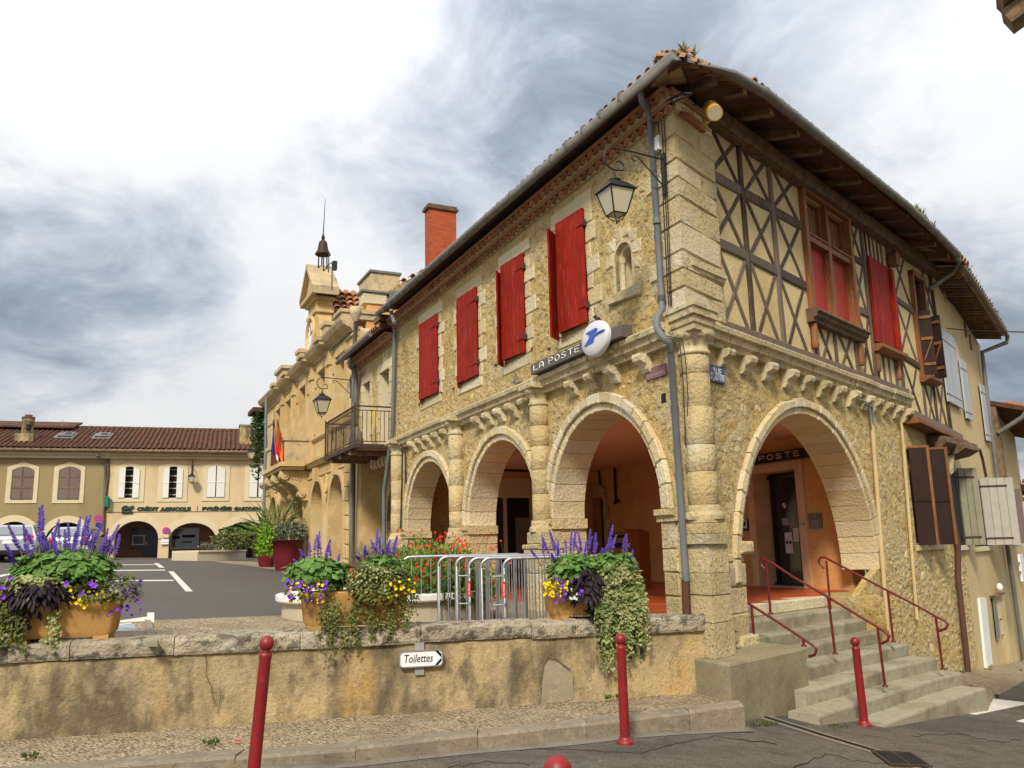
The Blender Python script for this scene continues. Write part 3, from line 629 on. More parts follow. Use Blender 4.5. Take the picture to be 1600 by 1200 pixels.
# niche: recessed half dome with a little colonnette and a broken sill
mb = MB().prism(A, nich, -.5, -.22); part('niche_back', mb, m_whitestone)
mb = MB()
for r0, r1, w in ((NR, NR + .05, .012), (NR - .06, NR, -.06)):
    o_ = [(NU - r1, NZ0)] + arc(NU, NZ1, r1, 180, 0, 12) + [(NU + r1, NZ0), (NU + r0, NZ0)] + arc(NU, NZ1, r0, 0, 180, 12) + [(NU - r0, NZ0)]
    mb.prism(A, o_, -.3, w)
part('niche_frame', mb, m_whitestone)
part('niche_colonnette', MB().lathe(A.pt(NU + .15, NZ0, -.08), [(.05, 0), (.05, .05), (.035, .07), (.035, .42), (.05, .45), (.05, .5)], 10), m_whitestone)
part('niche_sill', MB().cbox(A, NU - .42, NU + .38, NZ0 - .16, NZ0, -.1, .05, .02, .03), m_ashlar)
for i in range(7):
    a = math.radians(205 - i * 33); part('niche_stone', MB().cbox(A, NU + .35 * math.cos(a) - .1, NU + .35 * math.cos(a) + .1, NZ1 + .36 * math.sin(a) - .09, NZ1 + .36 * math.sin(a) + .09, -.05, .012 + .002 * i, .02, .025), m_whitestone)
# pale dressed stones round each window, alternating long and short
for a, b, c, d in WIN:
    for side, u in ((-1, a), (1, b)):
        z = c - .05; k = 0
        while z < d - .05:
            h = random.uniform(.20, .30); L_ = (.32 if k % 2 else .16) * random.uniform(.8, 1.25); z2 = min(z + h, d + .02)
            part('surround_stone', MB().cbox(A, min(u, u + side * L_), max(u, u + side * L_), z + .006, z2 - .006, -.12, .016 + random.uniform(0, .008), .012, .012), m_whitestone)
            z = z2; k += 1
    part('lintel_stone', MB().cbox(A, a - .22, b + .2, d + .02, d + .25, -.12, .02, .012, .02), m_whitestone)
    part('sill_stone', MB().cbox(A, a - .14, b + .12, c - .24, c - .055, -.12, .022, .014, .02), m_whitestone)
# red plank shutters
for i, (a, b, c, d) in enumerate(WIN):
    op = (0.16, .10, .02, .0)[i]
    sh = part('shutter', MB().box(A, a + .0, b, c + .03, d - .02, .022, .032), m_shutter)
    planks(A, a - .03, b - .04 - op * .6, c - .02, d, .042, .072, 6, m_shutter, sh, slope=.03 + op * .25)
    for p in sh.children: p.location = (0, 0, 0)
    for z in (c + .22, d - .25):
        sub('strap_hinge', MB().box(A, a - .06, a + .36, z - .02, z + .02, .074, .090), m_shutter, sh); sub('hinge_pin', MB().box(A, a - .075, a - .045, z - .04, z + .05, .03, .085), m_rustiron, sh)
    lf = part('shutter_leaf', MB().hexa([A.pt(q, z, w) for z in (c - .10, d - .1) for q, w in ((b + .03, .02), (b + .03, .05), (b - .09 - op * .55, .10 + op * 1.2), (b - .09 - op * .55, .07 + op * 1.2))]), m_shutter, label='narrow outer shutter leaf standing slightly open')
    for z in (c + .1, d - .35): sub('hinge_pin', MB().box(A, b + .02, b + .06, z - .04, z + .05, .02, .07), m_rustiron, lf)
# pillars' imposts
for u0, u1 in ((.26, .54), (3.42, 3.95), (6.83, 7.67), (10.55, 11.45)):
    mb = MB(); profU(mb, A, [(-.56, 2.02), (.05, 2.02), (.05, 2.07), (.09, 2.10), (.09, 2.17), (-.56, 2.17)], u0 - (.06 if u0 > 0 else 0), u1 + .06)
    part('impost', mb, m_ashlar)
for c, R in ARCH:
    ar = part('arch', MB().wall(A, [(c - R - TA, ZA)] + arc(c, ZA, R + TA - .004, 180, 0, 28) + [(c + R + TA, ZA), (c + R + .012, ZA)] + arc(c, ZA, R + .012, 0, 180, 28)[0:], [], -.545, -.004), m_mortar)
    voussoirs(A, c, ZA, R, TA - .005, 17, -.545, .018, m_whitestone, ar)
    for p in ar.children: p.location = (0, 0, 0)
# jamb stones of the pillars below the imposts
for u0, u1 in ((.26, .54), (3.42, 3.95), (6.83, 7.67), (10.55, 11.45)):
    z = FL - .1
    while z < 2.0:
        z2 = min(z + random.uniform(.25, .42), 2.02)
        part('pillar_block', MB().cbox(A, u0 - .012, u1 + .012, z + .004, z2 - .004, -.56, .022 + random.uniform(0, .012), .016, .008), m_ashlar); z = z2
# engaged columns
def column(cx, cy, z0, z1, r, mats, pedestal, plinth=None):
    z = z0; k = 0
    col_ = part('column', MB().lathe((cx, cy, 0), [(r * .96, z0), (r * .96, z1)], 18), m_mortar)
    def cs(n, mb, mt): sub(n, mb, mt, col_)
    cs('column_base', MB().lathe((cx, cy, 0), [(r * 1.35, z0), (r * 1.4, z0 + .04), (r * 1.3, z0 + .08), (r * 1.15, z0 + .1), (r * 1.2, z0 + .13), (r * 1.02, z0 + .17)], 20), m_ashlar)
    z = z0 + .17
    while z < z1 - .26:
        h = min(random.uniform(.30, .52), z1 - .26 - z)
        if z1 - .26 - z - h < .18: h = z1 - .26 - z
        j = random.uniform(-.003, .005); cx_, cy_ = cx + random.uniform(-.004, .004), cy + random.uniform(-.004, .004)
        cs('drum', MB().lathe((cx_, cy_, 0), [(r - .006, z + .002), (r + j, z + .008), (r + j, z + h - .008), (r - .006, z + h - .002)], 20), m_ashlar)
        z += h
    cs('capital', MB().lathe((cx, cy, 0), [(r, z1 - .26), (r * 1.12, z1 - .25), (r * 1.14, z1 - .22), (r * 1.02, z1 - .20), (r * 1.02, z1 - .14), (r * 1.3, z1 - .07), (r * 1.5, z1 - .05), (r * 1.5, z1)], 20), m_cornice)
    return col_
for u in (3.62, 7.24, 11.05):
    c = A.pt(u, 0, .09); column(c.x, c.y, 1.98, 4.20, .15, None, None)
    for z0, z1, hw, w in ((FL - .2, 1.36, .27, .30), (1.36, 1.72, .27, .30), (1.72, 1.80, .29, .32), (1.80, 1.98, .23, .26)):
        part('pedestal_block', MB().cbox(A, u - hw, u + hw, z0 + .003, z1 - .003, -.1, w, .016, .006), m_ashlar)
    part('capital_slab', MB().cbox(A, u - .27, u + .27, 4.20, 4.29, -.05, .33, .02, .004), m_cornice)
C0 = P0 + V((.17, -.03, 0))
column(C0.x, C0.y, 2.02, 4.24, .175, None, None)
def para(k, kb_=None, c=C0): kb_ = kb_ or k; return [c + A.d * (sa * k) + B.d * (sb * kb_) for sa, sb in ((-1, -1), (1, -1), (1, 1), (-1, 1))]
for z0, z1, k in ((-.2, .50, .235), (.50, .88, .228), (.88, 1.18, .222), (1.18, 1.42, .226), (1.42, 1.74, .220), (1.74, 1.86, .262), (1.86, 1.98, .250), (1.98, 2.03, .22)):
    q = para(k + random.uniform(-.004, .004)); q2 = para(k - .012)
    mb = MB().plan(q, z0 + .003, z1 - .014); mb.plan(q2, z1 - .014, z1 - .003)
    part('pedestal_block', mb, m_ashlar if random.random() < .6 else m_whitestone)
# corner capital slab: square, breaking the cornice forward over the column
for z0, z1, k in ((4.24, 4.32, .235), (4.32, 4.41, .255), (4.41, 4.50, .285), (4.50, 4.545, .305)):
    part('corner_cornice_slab', MB().plan(para(k), z0, z1), m_cornice)
# cornice stones along both sides
def cornice(F, u0, u1, za, zb):
    u = u0
    while u < u1 - .05:
        u2 = min(u + random.uniform(.7, 1.15), u1); zz = lambda q: za + (zb - za) * (q - u0) / (u1 - u0)
        j = random.uniform(-.012, .012)
        prof = [(-.1, -.27), (.10, -.27), (.11, -.21), (.16, -.185), (.17, -.115), (.215, -.09), (.225, -.03), (.19, 0), (-.1, .02)]
        n = len(prof); mb = MB()
        tri = tessellate_polygon([[V((a, b, 0)) for a, b in prof]])
        L0 = [F.pt(u + .005, zz(u) + b, a + j) for a, b in prof]; L1 = [F.pt(u2 - .005, zz(u2) + b, a + j) for a, b in prof]
        mb.add(L0, tri); mb.add(L1, tri); mb.add(L0 + L1, [(i, (i + 1) % n, n + (i + 1) % n, n + i) for i in range(n)])
        part('cornice_stone', mb, m_cornice); u = u2
cornice(A, .02, 11.55, 4.42, 4.36); cornice(B, .25, 8.12, 4.50, 4.42)
CPROF = [(0, 0), (.19, 0), (.20, -.04), (.185, -.09), (.135, -.12), (.10, -.125), (.085, -.16), (.075, -.20), (.05, -.235), (0, -.24)]
def corbel(F, u, z, k=1.0):
    mb = MB(); profU(mb, F, [(a * k, z + b * k) for a, b in CPROF], u - .09 * k, u + .09 * k, False)
    part('corbel', mb, m_whitestone if random.random() < .5 else m_cornice)
for u in (.66, 1.41, 1.95, 2.55, 4.13, 4.63, 5.16, 5.66, 6.15, 7.85, 8.36, 8.87, 9.40, 9.92): corbel(A, u, 4.15, random.uniform(.92, 1.05))
for p in ((1136, 528), (1170, 541), (1203, 554), (1235, 566), (1263, 577), (1288, 587), (1312, 597), (1334, 605), (1357, 612), (1372, 618), (1388, 624), (1404, 630), (1418, 636)):
    u, z = B.uz(*p, .12); corbel(B, u, 4.23 - .01 * u, random.uniform(.92, 1.08))
# génoise: two corbelled rows of half-round tiles under the eave
TILEME = None
def half_tile(L_, r0, r1, n=6):
    mb = MB(); vs_ = []
    for y, r in ((0, r0), (L_, r1)):
        for rr in (r, r - .014):
            for i in range(n + 1): a = math.pi * i / n; vs_.append(V((rr * math.cos(a), y, rr * math.sin(a))))
    k = n + 1; fs = []
    for i in range(n): fs += [(i, i + 1, 2 * k + i + 1, 2 * k + i), (k + i, 3 * k + i, 3 * k + i + 1, k + i + 1), (i, k + i, k + i + 1, i + 1), (2 * k + i, 2 * k + i + 1, 3 * k + i + 1, 3 * k + i)]
    return mb.add(vs_, fs, False)
TILEME = half_tile(.36, .085, .07).mesh('roof_tile'); TILEME.materials.append(m_tile)
def place_tile(F, u, z, w, parent, name='roof_tile', pitch=0.0, invert=False, k=1.0, jig=.02):
    o = bpy.data.objects.new(name, TILEME); COL.objects.link(o); o.parent = parent
    off = V((0, 0, 0)); q = parent
    while q is not None: off += q.location; q = q.parent
    y = (-F.n) * math.cos(pitch) + V((0, 0, math.sin(pitch))); x = F.e; zz = x.cross(y)
    p = F.pt(u, z, w)
    s = -1 if invert else 1
    m = Matrix(((x.x * s, y.x, zz.x * s, p.x), (x.y * s, y.y, zz.y * s, p.y), (x.z * s, y.z, zz.z * s, p.z), (0, 0, 0, 1))) @ Matrix.Rotation(random.uniform(-jig, jig), 4, 'Z') @ Matrix.Scale(k, 4)
    m.translation -= off; o.matrix_local = m
    return o
def genoise(F, u0, u1, zt, parent, rows=2, pitch=.19):
    for r in range(rows):
        z = zt - .13 * (rows - r); w = .10 + .13 * r
        parent_part = mkobj('eave_bed', MB().box(F, u0, u1, z + .088, z + .13, -.05, w + .02), m_tile, parent)
        n = int((u1 - u0) / pitch)
        for i in range(n): place_tile(F, u0 + (i + .5) * (u1 - u0) / n + (.09 if r else 0) * 0, z, w, parent, 'cornice_tile')
        mkobj('mortar_fill', MB().box(F, u0, u1, z - .005, z + .09, -.05, w - .06), m_mortar, parent)
genoise(A, -.30, 11.5, 7.36, PO)
# ---------------------------------------------------------------- street side
BL = [(.27, -1.8), (1.25, -1.8), (1.25, 1.25), (.95, 1.25)] + arc(3.55, 1.25, 2.60, 180, 0, 36) + [(5.99, 1.25), (5.99, -1.8), (11.08, -1.8), (11.08, 4.12), (8.1, 4.12), (8.1, 4.32), (.27, 4.32)]
part('street_wall', MB().wall(B, BL, [rect(8.0, 9.5, 1.66, 3.42), rect(7.66, 7.82, .02, .52)], -.22, 0), m_rubble)
part('window_recess', MB().box(B, 7.95, 9.55, 1.6, 3.5, -.6, -.5), m_dark); part('vent_recess', MB().box(B, 7.6, 7.9, -.05, .6, -.4, -.2), m_dark)
ar = part('arch', MB().wall(B, [(3.55 - 2.59, 1.25)] + arc(3.55, 1.25, 2.595, 180, 0, 36) + [(3.55 + 2.59, 1.25), (3.55 + 2.382, 1.25)] + arc(3.55, 1.25, 2.382, 0, 180, 36), [], -.55, -.004), m_mortar)
voussoirs(B, 3.55, 1.25, 2.37, .225, 27, -.6, .02, m_whitestone, ar, step=.045)
for p in ar.children: p.location = (0, 0, 0)
# left jamb blocks with a broken impost
z = -.2
while z < 1.6:
    z2 = min(z + random.uniform(.26, .4), 1.62); part('jamb_block', MB().cbox(B, .42, 1.262, z + .004, z2 - .004, -.56, .02 + random.uniform(0, .012), .018, .012), m_ashlar); z = z2
part('impost', MB().cbox(B, 1.05, 1.40, 1.60, 1.76, -.4, .10, .03, .012), m_ashlar)
part('jamb_block', MB().cbox(B, .95, 1.45, .42, .62, -.3, .06, .03, .015), m_ashlar)
# low rubble cheek that fills the right foot of the arch
part('arch_cheek_wall', MB().prism(B, [(4.62, -.6), (4.62, .70), (5.0, .9), (5.5, 1.12), (6.0, 1.30), (6.0, -.6)], -.12, .004), m_rubble)
# stone corner of the upper floor
def quoin_plan(wA, wB, la, lb): return [A.pt(-.235, 0, wA), A.pt(la, 0, wA), A.pt(la, 0, -.2), B.pt(lb, 0, -.2), B.pt(lb, 0, wB)]
qp = [A.pt(-.2, 0, .004), A.pt(.3, 0, .004), A.pt(.3, 0, -.3), B.pt(1.02, 0, -.3), B.pt(1.02, 0, .12)]
part('corner_wall', MB().plan(qp, 4.5, 7.3), m_rubble)
z = 4.54; k = 0
while z < 7.2:
    h = random.uniform(.22, .36); z2 = min(z + h, 7.22); la, lb = ((.42, .55), (.16, .97))[k % 2]
    la *= random.uniform(.8, 1.25); lb *= random.uniform(.92, 1.03)
    o_ = .018 + random.uniform(0, .012)
    def q(e): return [A.pt(-.222 + e, 0, o_ - e), A.pt(la - e, 0, o_ - e), A.pt(la - e, 0, -.1), B.pt(lb - e, 0, -.0), B.pt(lb - e, 0, .128 + o_ - e)]
    mb = MB().plan(q(.0), z + .02, z2 - .02); mb.plan(q(.014), z + .004, z2 - .004)
    part('quoin', mb, m_ashlar if k % 3 else m_whitestone)
    if k % 2 == 0: part('quoin', MB().cbox(B, lb + .01, 1.0, z + .004, z2 - .004, -.1, .13 + o_ * .7, .014, .012), m_ashlar)
    z = z2; k += 1
part('corner_bracket_moulding', MB().plan([B.pt(.12, 0, .10), B.pt(.12, 0, .20), B.pt(1.0, 0, .20), B.pt(1.0, 0, .10)], 5.14, 5.19).plan([B.pt(.2, 0, .10), B.pt(.2, 0, .17), B.pt(1.0, 0, .17), B.pt(1.0, 0, .10)], 5.09, 5.14), m_cornice)
# plastered infill and timber frame
WB = (4.13, 5.98, 5.40, 7.38); W3 = (9.42, 10.05, 5.02, 7.12)
part('infill_panel', MB().wall(B, [(.98, 4.5), (8.1, 4.42), (8.1, 3.98), (11.1, 3.80), (11.1, 7.75), (.98, 7.75)], [rect(*WB), rect(6.86, 7.90, 5.30, 6.9), rect(*W3)], -.25, .0), m_cream)
for (a, b, c, d) in (WB, (6.86, 7.90, 5.30, 6.9), W3): part('window_recess', MB().box(B, a - .05, b + .05, c - .05, d + .05, -.5, -.24), m_dark)
def beam(pts, hw, w0, w1, mat=m_timber, name='timber'):
    hw *= .88 if name == 'timber' else 1
    (ua, za), (ub, zb) = pts; L_ = math.hypot(ub - ua, zb - za); nx, nz = -(zb - za) / L_ * hw, (ub - ua) / L_ * hw
    tx, tz = (ub - ua) / L_, (zb - za) / L_; n = max(2, int(L_ / .35)); mb = MB(); vs_ = []
    for i in range(n + 1):
        t = i / n; wob = .018 * noise.noise(V((ua * 3 + i * .7, za * 2, 1))); wd = 1 + .16 * noise.noise(V((ua * 5 + i * .9, zb, 7)))
        u, z = ua + (ub - ua) * t + nx / hw * wob, za + (zb - za) * t + nz / hw * wob
        vs_ += [B.pt(u + nx * wd, z + nz * wd, w0), B.pt(u + nx * wd, z + nz * wd, w1 - .012), B.pt(u + nx * wd * .75, z + nz * wd * .75, w1), B.pt(u - nx * wd * .75, z - nz * wd * .75, w1), B.pt(u - nx * wd, z - nz * wd, w1 - .012), B.pt(u - nx * wd, z - nz * wd, w0)]
    fs = [(i * 6 + q, i * 6 + (q + 1) % 6, i * 6 + 6 + (q + 1) % 6, i * 6 + 6 + q) for i in range(n) for q in range(6)] + [tuple(range(6)), tuple(n * 6 + q for q in range(6))]
    part(name, mb.add(vs_, fs), mat)
TOP = 7.48
zr = [(4.56, 5.66), (5.83, 6.64), (6.82, TOP)]
def bay(u0, u1, tiers):
    for a, b in tiers:
        j = lambda: random.uniform(-.03, .03)
        beam(((u0 + .08 + j(), b + .02), (u1 - .09 + j(), a - .02)), .040, -.05, .022); beam(((u0 + .09 + j(), a - .02), (u1 - .08 + j(), b + .02)), .042, -.05, .016)
posts = [1.06, 2.02, 2.99]
for u in posts: beam(((u + .0, 4.5), (u - .03, TOP + .08)), .062, -.1, .040)
for a, b in ((1.06, 2.02), (2.02, 2.99), (2.99, 4.0)): bay(a, b, zr)
for za_, zb_ in ((5.745, 5.75), (6.73, 6.745)):
    for a, b in ((1.1, 1.97), (2.07, 2.94), (3.04, 3.98)): beam(((a, za_), (b, zb_)), .088, -.1, .032)
bay(6.10, 6.72, [(4.62, 5.70), (5.86, 6.66), (6.84, TOP)])
for z in (5.78, 6.75): beam(((6.1, z), (6.7, z)), .075, -.1, .032)
beam(((6.75, 4.5), (6.74, TOP + .05)), .055, -.1, .040)
for u in (6.95, 7.15, 7.36, 7.57, 7.78): beam(((u, 6.93), (u - .01, TOP + .03)), .030, -.1, .026)
for u in (6.92, 7.24, 7.53, 7.86): beam(((u, 4.44), (u, 5.16)), .036, -.1, .026)
for u, t in ((4.20, 0), (4.98, 1), (5.90, 0)): beam(((u, 4.48), (u, 5.24)), .05 if t else .06, -.1, .034)
bay(4.24, 4.95, [(4.54, 5.2)]); bay(5.02, 5.88, [(4.52, 5.2)])
for u in (4.05, 4.66, 5.3, 5.9): beam(((u, 7.42), (u, TOP + .03)), .03, -.1, .026)
beam(((8.22, 4.0), (8.12, TOP + .02)), .060, -.1, .042)
bay(8.26, 9.30, [(4.1, 5.16), (5.33, 6.3), (6.48, TOP)])
for z in (5.24, 6.4): beam(((8.25, z + .03), (9.32, z - .05)), .075, -.1, .032)
bay(9.45, 10.15, [(4.0, 4.85)]); bay(10.2, 10.98, [(3.95, 5.1), (5.2, 6.3), (6.4, TOP)])
for u in (9.42, 10.15): beam(((u, 3.95), (u, 4.88)), .05, -.1, .034)
beam(((11.02, 3.85), (10.82, TOP + .05)), .075, -.1, .045)
beam(((10.2, 6.35), (10.9, 6.33)), .06, -.1, .03)
# sill beam over the cornice, and the lower one carried on the carved bracket
beam(((1.0, 4.555), (8.16, 4.50)), .055, -.1, .13, name='sill_beam'); beam(((8.05, 4.06), (11.1, 3.84)), .075, -.2, .22, name='sill_beam'); beam(((8.0, 3.93), (11.15, 3.72)), .05, -.2, .30, mat=m_brownwood, name='sill_moulding')
beam(((1.0, 7.54), (11.0, 7.55)), .12, -.1, .20, name='wall_plate', mat=m_rafter)
mb = MB(); profU(mb, B, [(-.1, 3.80), (.36, 3.72), (.38, 3.60), (.24, 3.50), (.22, 3.42), (-.1, 3.34)], 9.3, 9.95); part('carved_bracket', mb, m_rafter)
mb = MB(); profU(mb, B, [(-.1, 3.78), (.50, 3.66), (.52, 3.52), (.34, 3.42), (-.1, 3.34)], 10.0, 11.0); part('carved_bracket', mb, m_rafter)
part('carved_bracket', MB().lathe(B.pt(10.15, 0, .12), [(.03, 3.0), (.09, 3.06), (.10, 3.22), (.13, 3.3), (.13, 3.4)], 10), m_whitestone)
# mullioned window of brown wood with red boards below
a, b, c, d = WB
wn = part('mullion_window', MB().box(B, a - .10, a + .02, c - .1, d + .1, -.2, .085).box(B, b - .02, b + .10, c - .1, d + .1, -.2, .085).box(B, a - .10, b + .10, d + .001, d + .12, -.2, .10).box(B, a - .14, b + .14, d + .12, d + .17, -.1, .14), m_brownwood)
sub('mullion', MB().box(B, 5.0, 5.12, c, d, -.14, .05), m_brownwood, wn)
zt = 6.60
for q0, q1 in ((a + .02, 5.0), (5.12, b - .02)):
    sub('transom', MB().box(B, q0, q1, zt - .04, zt + .06, -.14, .05).box(B, q0, q1, zt + .06, zt + .09, -.14, .075), m_brownwood, wn)
    sub('red_board', MB().box(B, q0, q1, c, zt - .04, -.12, -.07), m_shutterold, wn)
    for i in range(5): w_ = (q1 - q0) / 5; sub('inner_board', MB().box(B, q0 + i * w_ + .006, q0 + (i + 1) * w_ - .006, zt + .09, d, -.15, -.11), m_brownwood, wn)
    sub('glazing_frame', MB().box(B, q0, q0 + .05, zt + .09, d, -.11, -.04).box(B, q1 - .05, q1, zt + .09, d, -.11, -.04).box(B, q0 + .05, q1 - .05, d - .06, d, -.11, -.04), m_brownwood, wn)
mb = MB(); profU(mb, B, [(-.1, 5.36), (.20, 5.34), (.22, 5.29), (.17, 5.26), (.17, 5.22), (.11, 5.19), (.11, 5.14), (-.1, 5.12)], 3.92, 6.14); part('window_sill', mb, m_rafter)
for u in (4.05, 5.98): part('sill_support', MB().lathe(B.pt(u, 0, .05), [(.055, 4.72), (.075, 4.78), (.06, 4.82), (.06, 5.12)], 8), m_brownwood)
# closed red shutter with its sill
sh = part('shutter', MB().box(B, 6.84, 7.93, 5.30, 6.92, .03, .05), m_shutter); planks(B, 6.84, 7.84, 5.28, 6.93, .05, .085, 7, m_shutter, sh)
sub('shutter_edge', MB().box(B, 7.85, 7.99, 5.27, 6.90, -.02, .14), m_shutter, sh)
mb = MB(); profU(mb, B, [(-.1, 5.24), (.20, 5.22), (.20, 5.16), (.12, 5.10), (-.1, 5.08)], 6.72, 8.1); part('window_sill', mb, m_brownwood)
for u in (6.82, 7.92): part('sill_support', MB().lathe(B.pt(u, 0, .04), [(.05, 4.72), (.065, 4.78), (.055, 4.82), (.055, 5.08)], 8), m_brownwood)
mb = MB(); mb.box(B, 8.02, 8.26, 7.02, 7.2, .05, .2).prism(B, [(8.0, 7.2), (8.28, 7.2), (8.14, 7.34)], .05, .2); part('nest_box', mb, m_brownwood)
# third window, two plank leaves standing open
a, b, c, d = W3
wn = part('mullion_window', MB().box(B, a - .09, a, c - .1, d + .1, -.2, .09).box(B, b, b + .09, c - .1, d + .1, -.2, .09).box(B, a - .09, b + .09, d, d + .11, -.2, .11).box(B, a, b, 6.30, 6.38, -.15, .06), m_brownwood)
for u, s in ((a - .03, -1), (b + .03, 1)):
    F2 = Frame(B.pt(u, 0, .08), 42 + (68 if s < 0 else 100))
    lf = part('shutter_leaf', MB().box(F2, 0, .24, c - .02, 6.34, -.02, .02), m_shadewood)
    for zc, hh in ((c + .2, .03), (5.75, .03), (6.2, .03)): sub('shutter_rail', MB().box(F2, .01, .23, zc - hh, zc + hh, .02, .04).box(F2, .01, .23, zc - hh, zc + hh, -.04, -.02), m_brownwood, lf)
    sub('shutter_brace', MB().hexa([F2.pt(q, z, w) for z0_ in (0, 1) for q, z, w in ((.03, c + .25 + z0_ * .06, -.038), (.21, 5.68 + z0_ * .06, -.038), (.21, 5.68 + z0_ * .06, .038), (.03, c + .25 + z0_ * .06, .038))]), m_brownwood, lf)
mb = MB(); profU(mb, B, [(-.1, 5.0), (.2, 4.98), (.2, 4.92), (.1, 4.86), (-.1, 4.85)], 9.3, 10.2); part('window_sill', mb, m_brownwood)
# ground floor window: dark opening, big plank leaves folded out
for u, ang, L_, lb in ((8.06, 42 + 66, .32, 'left'), (8.62, 42 + 62, .48, 'right')):
    F2 = Frame(B.pt(u, 0, .02), ang)
    lf = part('shutter_leaf', MB().box(F2, 0, L_, 1.62, 3.42, -.025, .025), m_shadewood); sub('shutter_rail', MB().box(F2, L_ - .02, L_ + .03, 1.62, 3.46, -.035, .035).box(F2, 0, L_, 3.42, 3.46, -.035, .035), m_brownwood, lf); sub('shutter_batten', MB().box(F2, 0, L_ - .02, 2.42, 2.48, .025, .04).box(F2, 0, L_ - .02, 2.42, 2.48, -.04, -.025), m_shadewood, lf)
part('window_post', MB().box(B, 8.54, 8.62, 1.6, 3.45, -.2, .06), m_brownwood)
part('window_ledge', MB().cbox(B, 7.95, 9.6, 1.52, 1.62, -.3, .05, .012), m_whitestone)
# eaves of the street side: soffit boards, rafters with pale sawn ends
def bz(u): return 7.70 + .008 * min(u, 7) - .075 * max(0, u - 7.6)
EW_ = .80
n = 13
for i in range(n):
    u = 1.07 + i * 9.8 / (n - 1) + random.uniform(-.05, .05); z = bz(u) - .02; q_ = random.uniform(-.03, .03)
    mb = MB().hexa([B.pt(u + a, zz_, w) for s_ in (0, .17) for a, w, zz_ in ((-.07, -.1, z + .10 + s_), (.07, -.1, z + .10 + s_), (.062, .62, z - .05 + s_), (-.062, .62, z - .05 + s_))])
    rf = part('rafter', mb, m_rafter); sub('rafter_end', MB().hexa([B.pt(u + a, zz_, w) for s_ in (0, .14) for a, w, zz_ in ((-.052, .60, z - .035 + s_), (.052, .60, z - .035 + s_), (.05, .627, z - .035 + s_), (-.05, .627, z - .035 + s_))]), m_endgrain, rf)
for i in range(n - 1):
    u0 = 1.0 + i * 9.95 / (n - 1); u1 = 1.0 + (i + 1) * 9.95 / (n - 1)
    for k in range(4):
        w0, w1 = -.1 + k * .225, -.1 + (k + 1) * .225 - .012; f = lambda w, u: bz(u) + .25 - (w + .1) * .235
        part('soffit_board', MB().hexa([B.pt(u0, f(w0, u0), w0), B.pt(u1, f(w0, u1), w0), B.pt(u1, f(w1, u1), w1), B.pt(u0, f(w1, u0), w1), B.pt(u0, f(w0, u0) + .02, w0), B.pt(u1, f(w0, u1) + .02, w0), B.pt(u1, f(w1, u1) + .02, w1), B.pt(u0, f(w1, u0) + .02, w1)]), m_board)
# corner soffit between the two eaves
cA, cB = A.pt(-.9, 7.40, .42), B.pt(1.0, 7.74, .72)
part('corner_soffit', MB().hexa([A.pt(-.15, 7.42, .3), cA + V((0, 0, .04)), cB + V((0, 0, .02)), B.pt(1.0, 7.95, -.1), A.pt(-.15, 7.46, .3), cA + V((0, 0, .08)), cB + V((0, 0, .06)), B.pt(1.0, 7.99, -.1)]), m_board)
part('hip_rafter', MB().hexa([p + V((0, 0, dz)) for dz in (-.06, .05) for p in (B.pt(.45, 7.70, -.2), B.pt(.58, 7.70, -.2), B.pt(.30, 7.52, .62), B.pt(.17, 7.52, .62))]), m_rafter)
part('corner_stone_course', MB().plan([A.pt(-.28, 0, .06), A.pt(.25, 0, .06), A.pt(.25, 0, -.2), B.pt(.7, 0, -.2), B.pt(.7, 0, .2)], 7.12, 7.20).plan([A.pt(-.36, 0, .12), A.pt(.25, 0, .12), A.pt(.25, 0, -.2), B.pt(.7, 0, -.2), B.pt(.7, 0, .26)], 7.26, 7.36), m_tile)
part('corner_plaster_course', MB().plan([A.pt(-.32, 0, .09), A.pt(.25, 0, .09), A.pt(.25, 0, -.2), B.pt(.7, 0, -.2), B.pt(.7, 0, .23)], 7.20, 7.26), m_cream)
# roof planes and tiles
tip = A.pt(-.9, 7.42, .42)
apex = P0 + (A.d * 4.5 - A.n * 4.2); apex.z = 9.0
rf = part('roof', MB().add([tip, A.pt(11.5, 7.50, .42), A.pt(11.5, 9.0, -4.2), apex, B.pt(1.0, 7.72, .72), B.pt(11.0, 7.60, .72), B.pt(11.0, 9.1, -4.0)], [(0, 1, 2, 3), (0, 3, 6, 4), (4, 6, 5)]), m_oldtile)
for i in range(62): place_tile(A, -.75 + i * .198, 7.455, .46, rf, pitch=.32)
for i in range(50): u = 1.0 + i * .2; place_tile(B, u, bz(u) - .005, .80, rf, pitch=.3)
for i in range(7): t = (i + .5) / 7; p = tip.lerp(B.pt(1.0, 7.70, .78), t); place_tile(Frame((p.x, p.y), 20), 0, p.z - .06, .02, rf, pitch=.3)
# gutters and pipes
gut = [A.pt(11.35, 7.45, .50), A.pt(5, 7.42, .50), A.pt(-.9, 7.395, .47), B.pt(.38, 7.56, .80)] + [B.pt(u, bz(u) - .06, .83) for u in (1.3, 3, 5, 7, 8.5, 10.0)]
part('gutter', MB().tube(gut, .072, 10), m_zinc)
gb = MB()
for i in range(24): 
    u = .2 + i * .48; p = A.pt(u, 7.42, .5); gb.tube([p + A.d * .006, p - A.d * .006], .079, 10)
for i in range(20): u = 1.2 + i * .46; p = B.pt(u, bz(u) - .06, .83); gb.tube([p + B.d * .006, p - B.d * .006], .079, 10)
part('gutter_joints', gb, m_zinc, kind='stuff')
def apipe(F, pts, r, mat, w=.09, name='downpipe', parent=None):
    q = [F.pt(*F.uz(x, y, ww), ww) for x, y, ww in [(p + (w,))[:3] for p in pts]]
    o = mkobj(name, MB().tube(q, r, 10), mat, parent or PO)
    return q, o
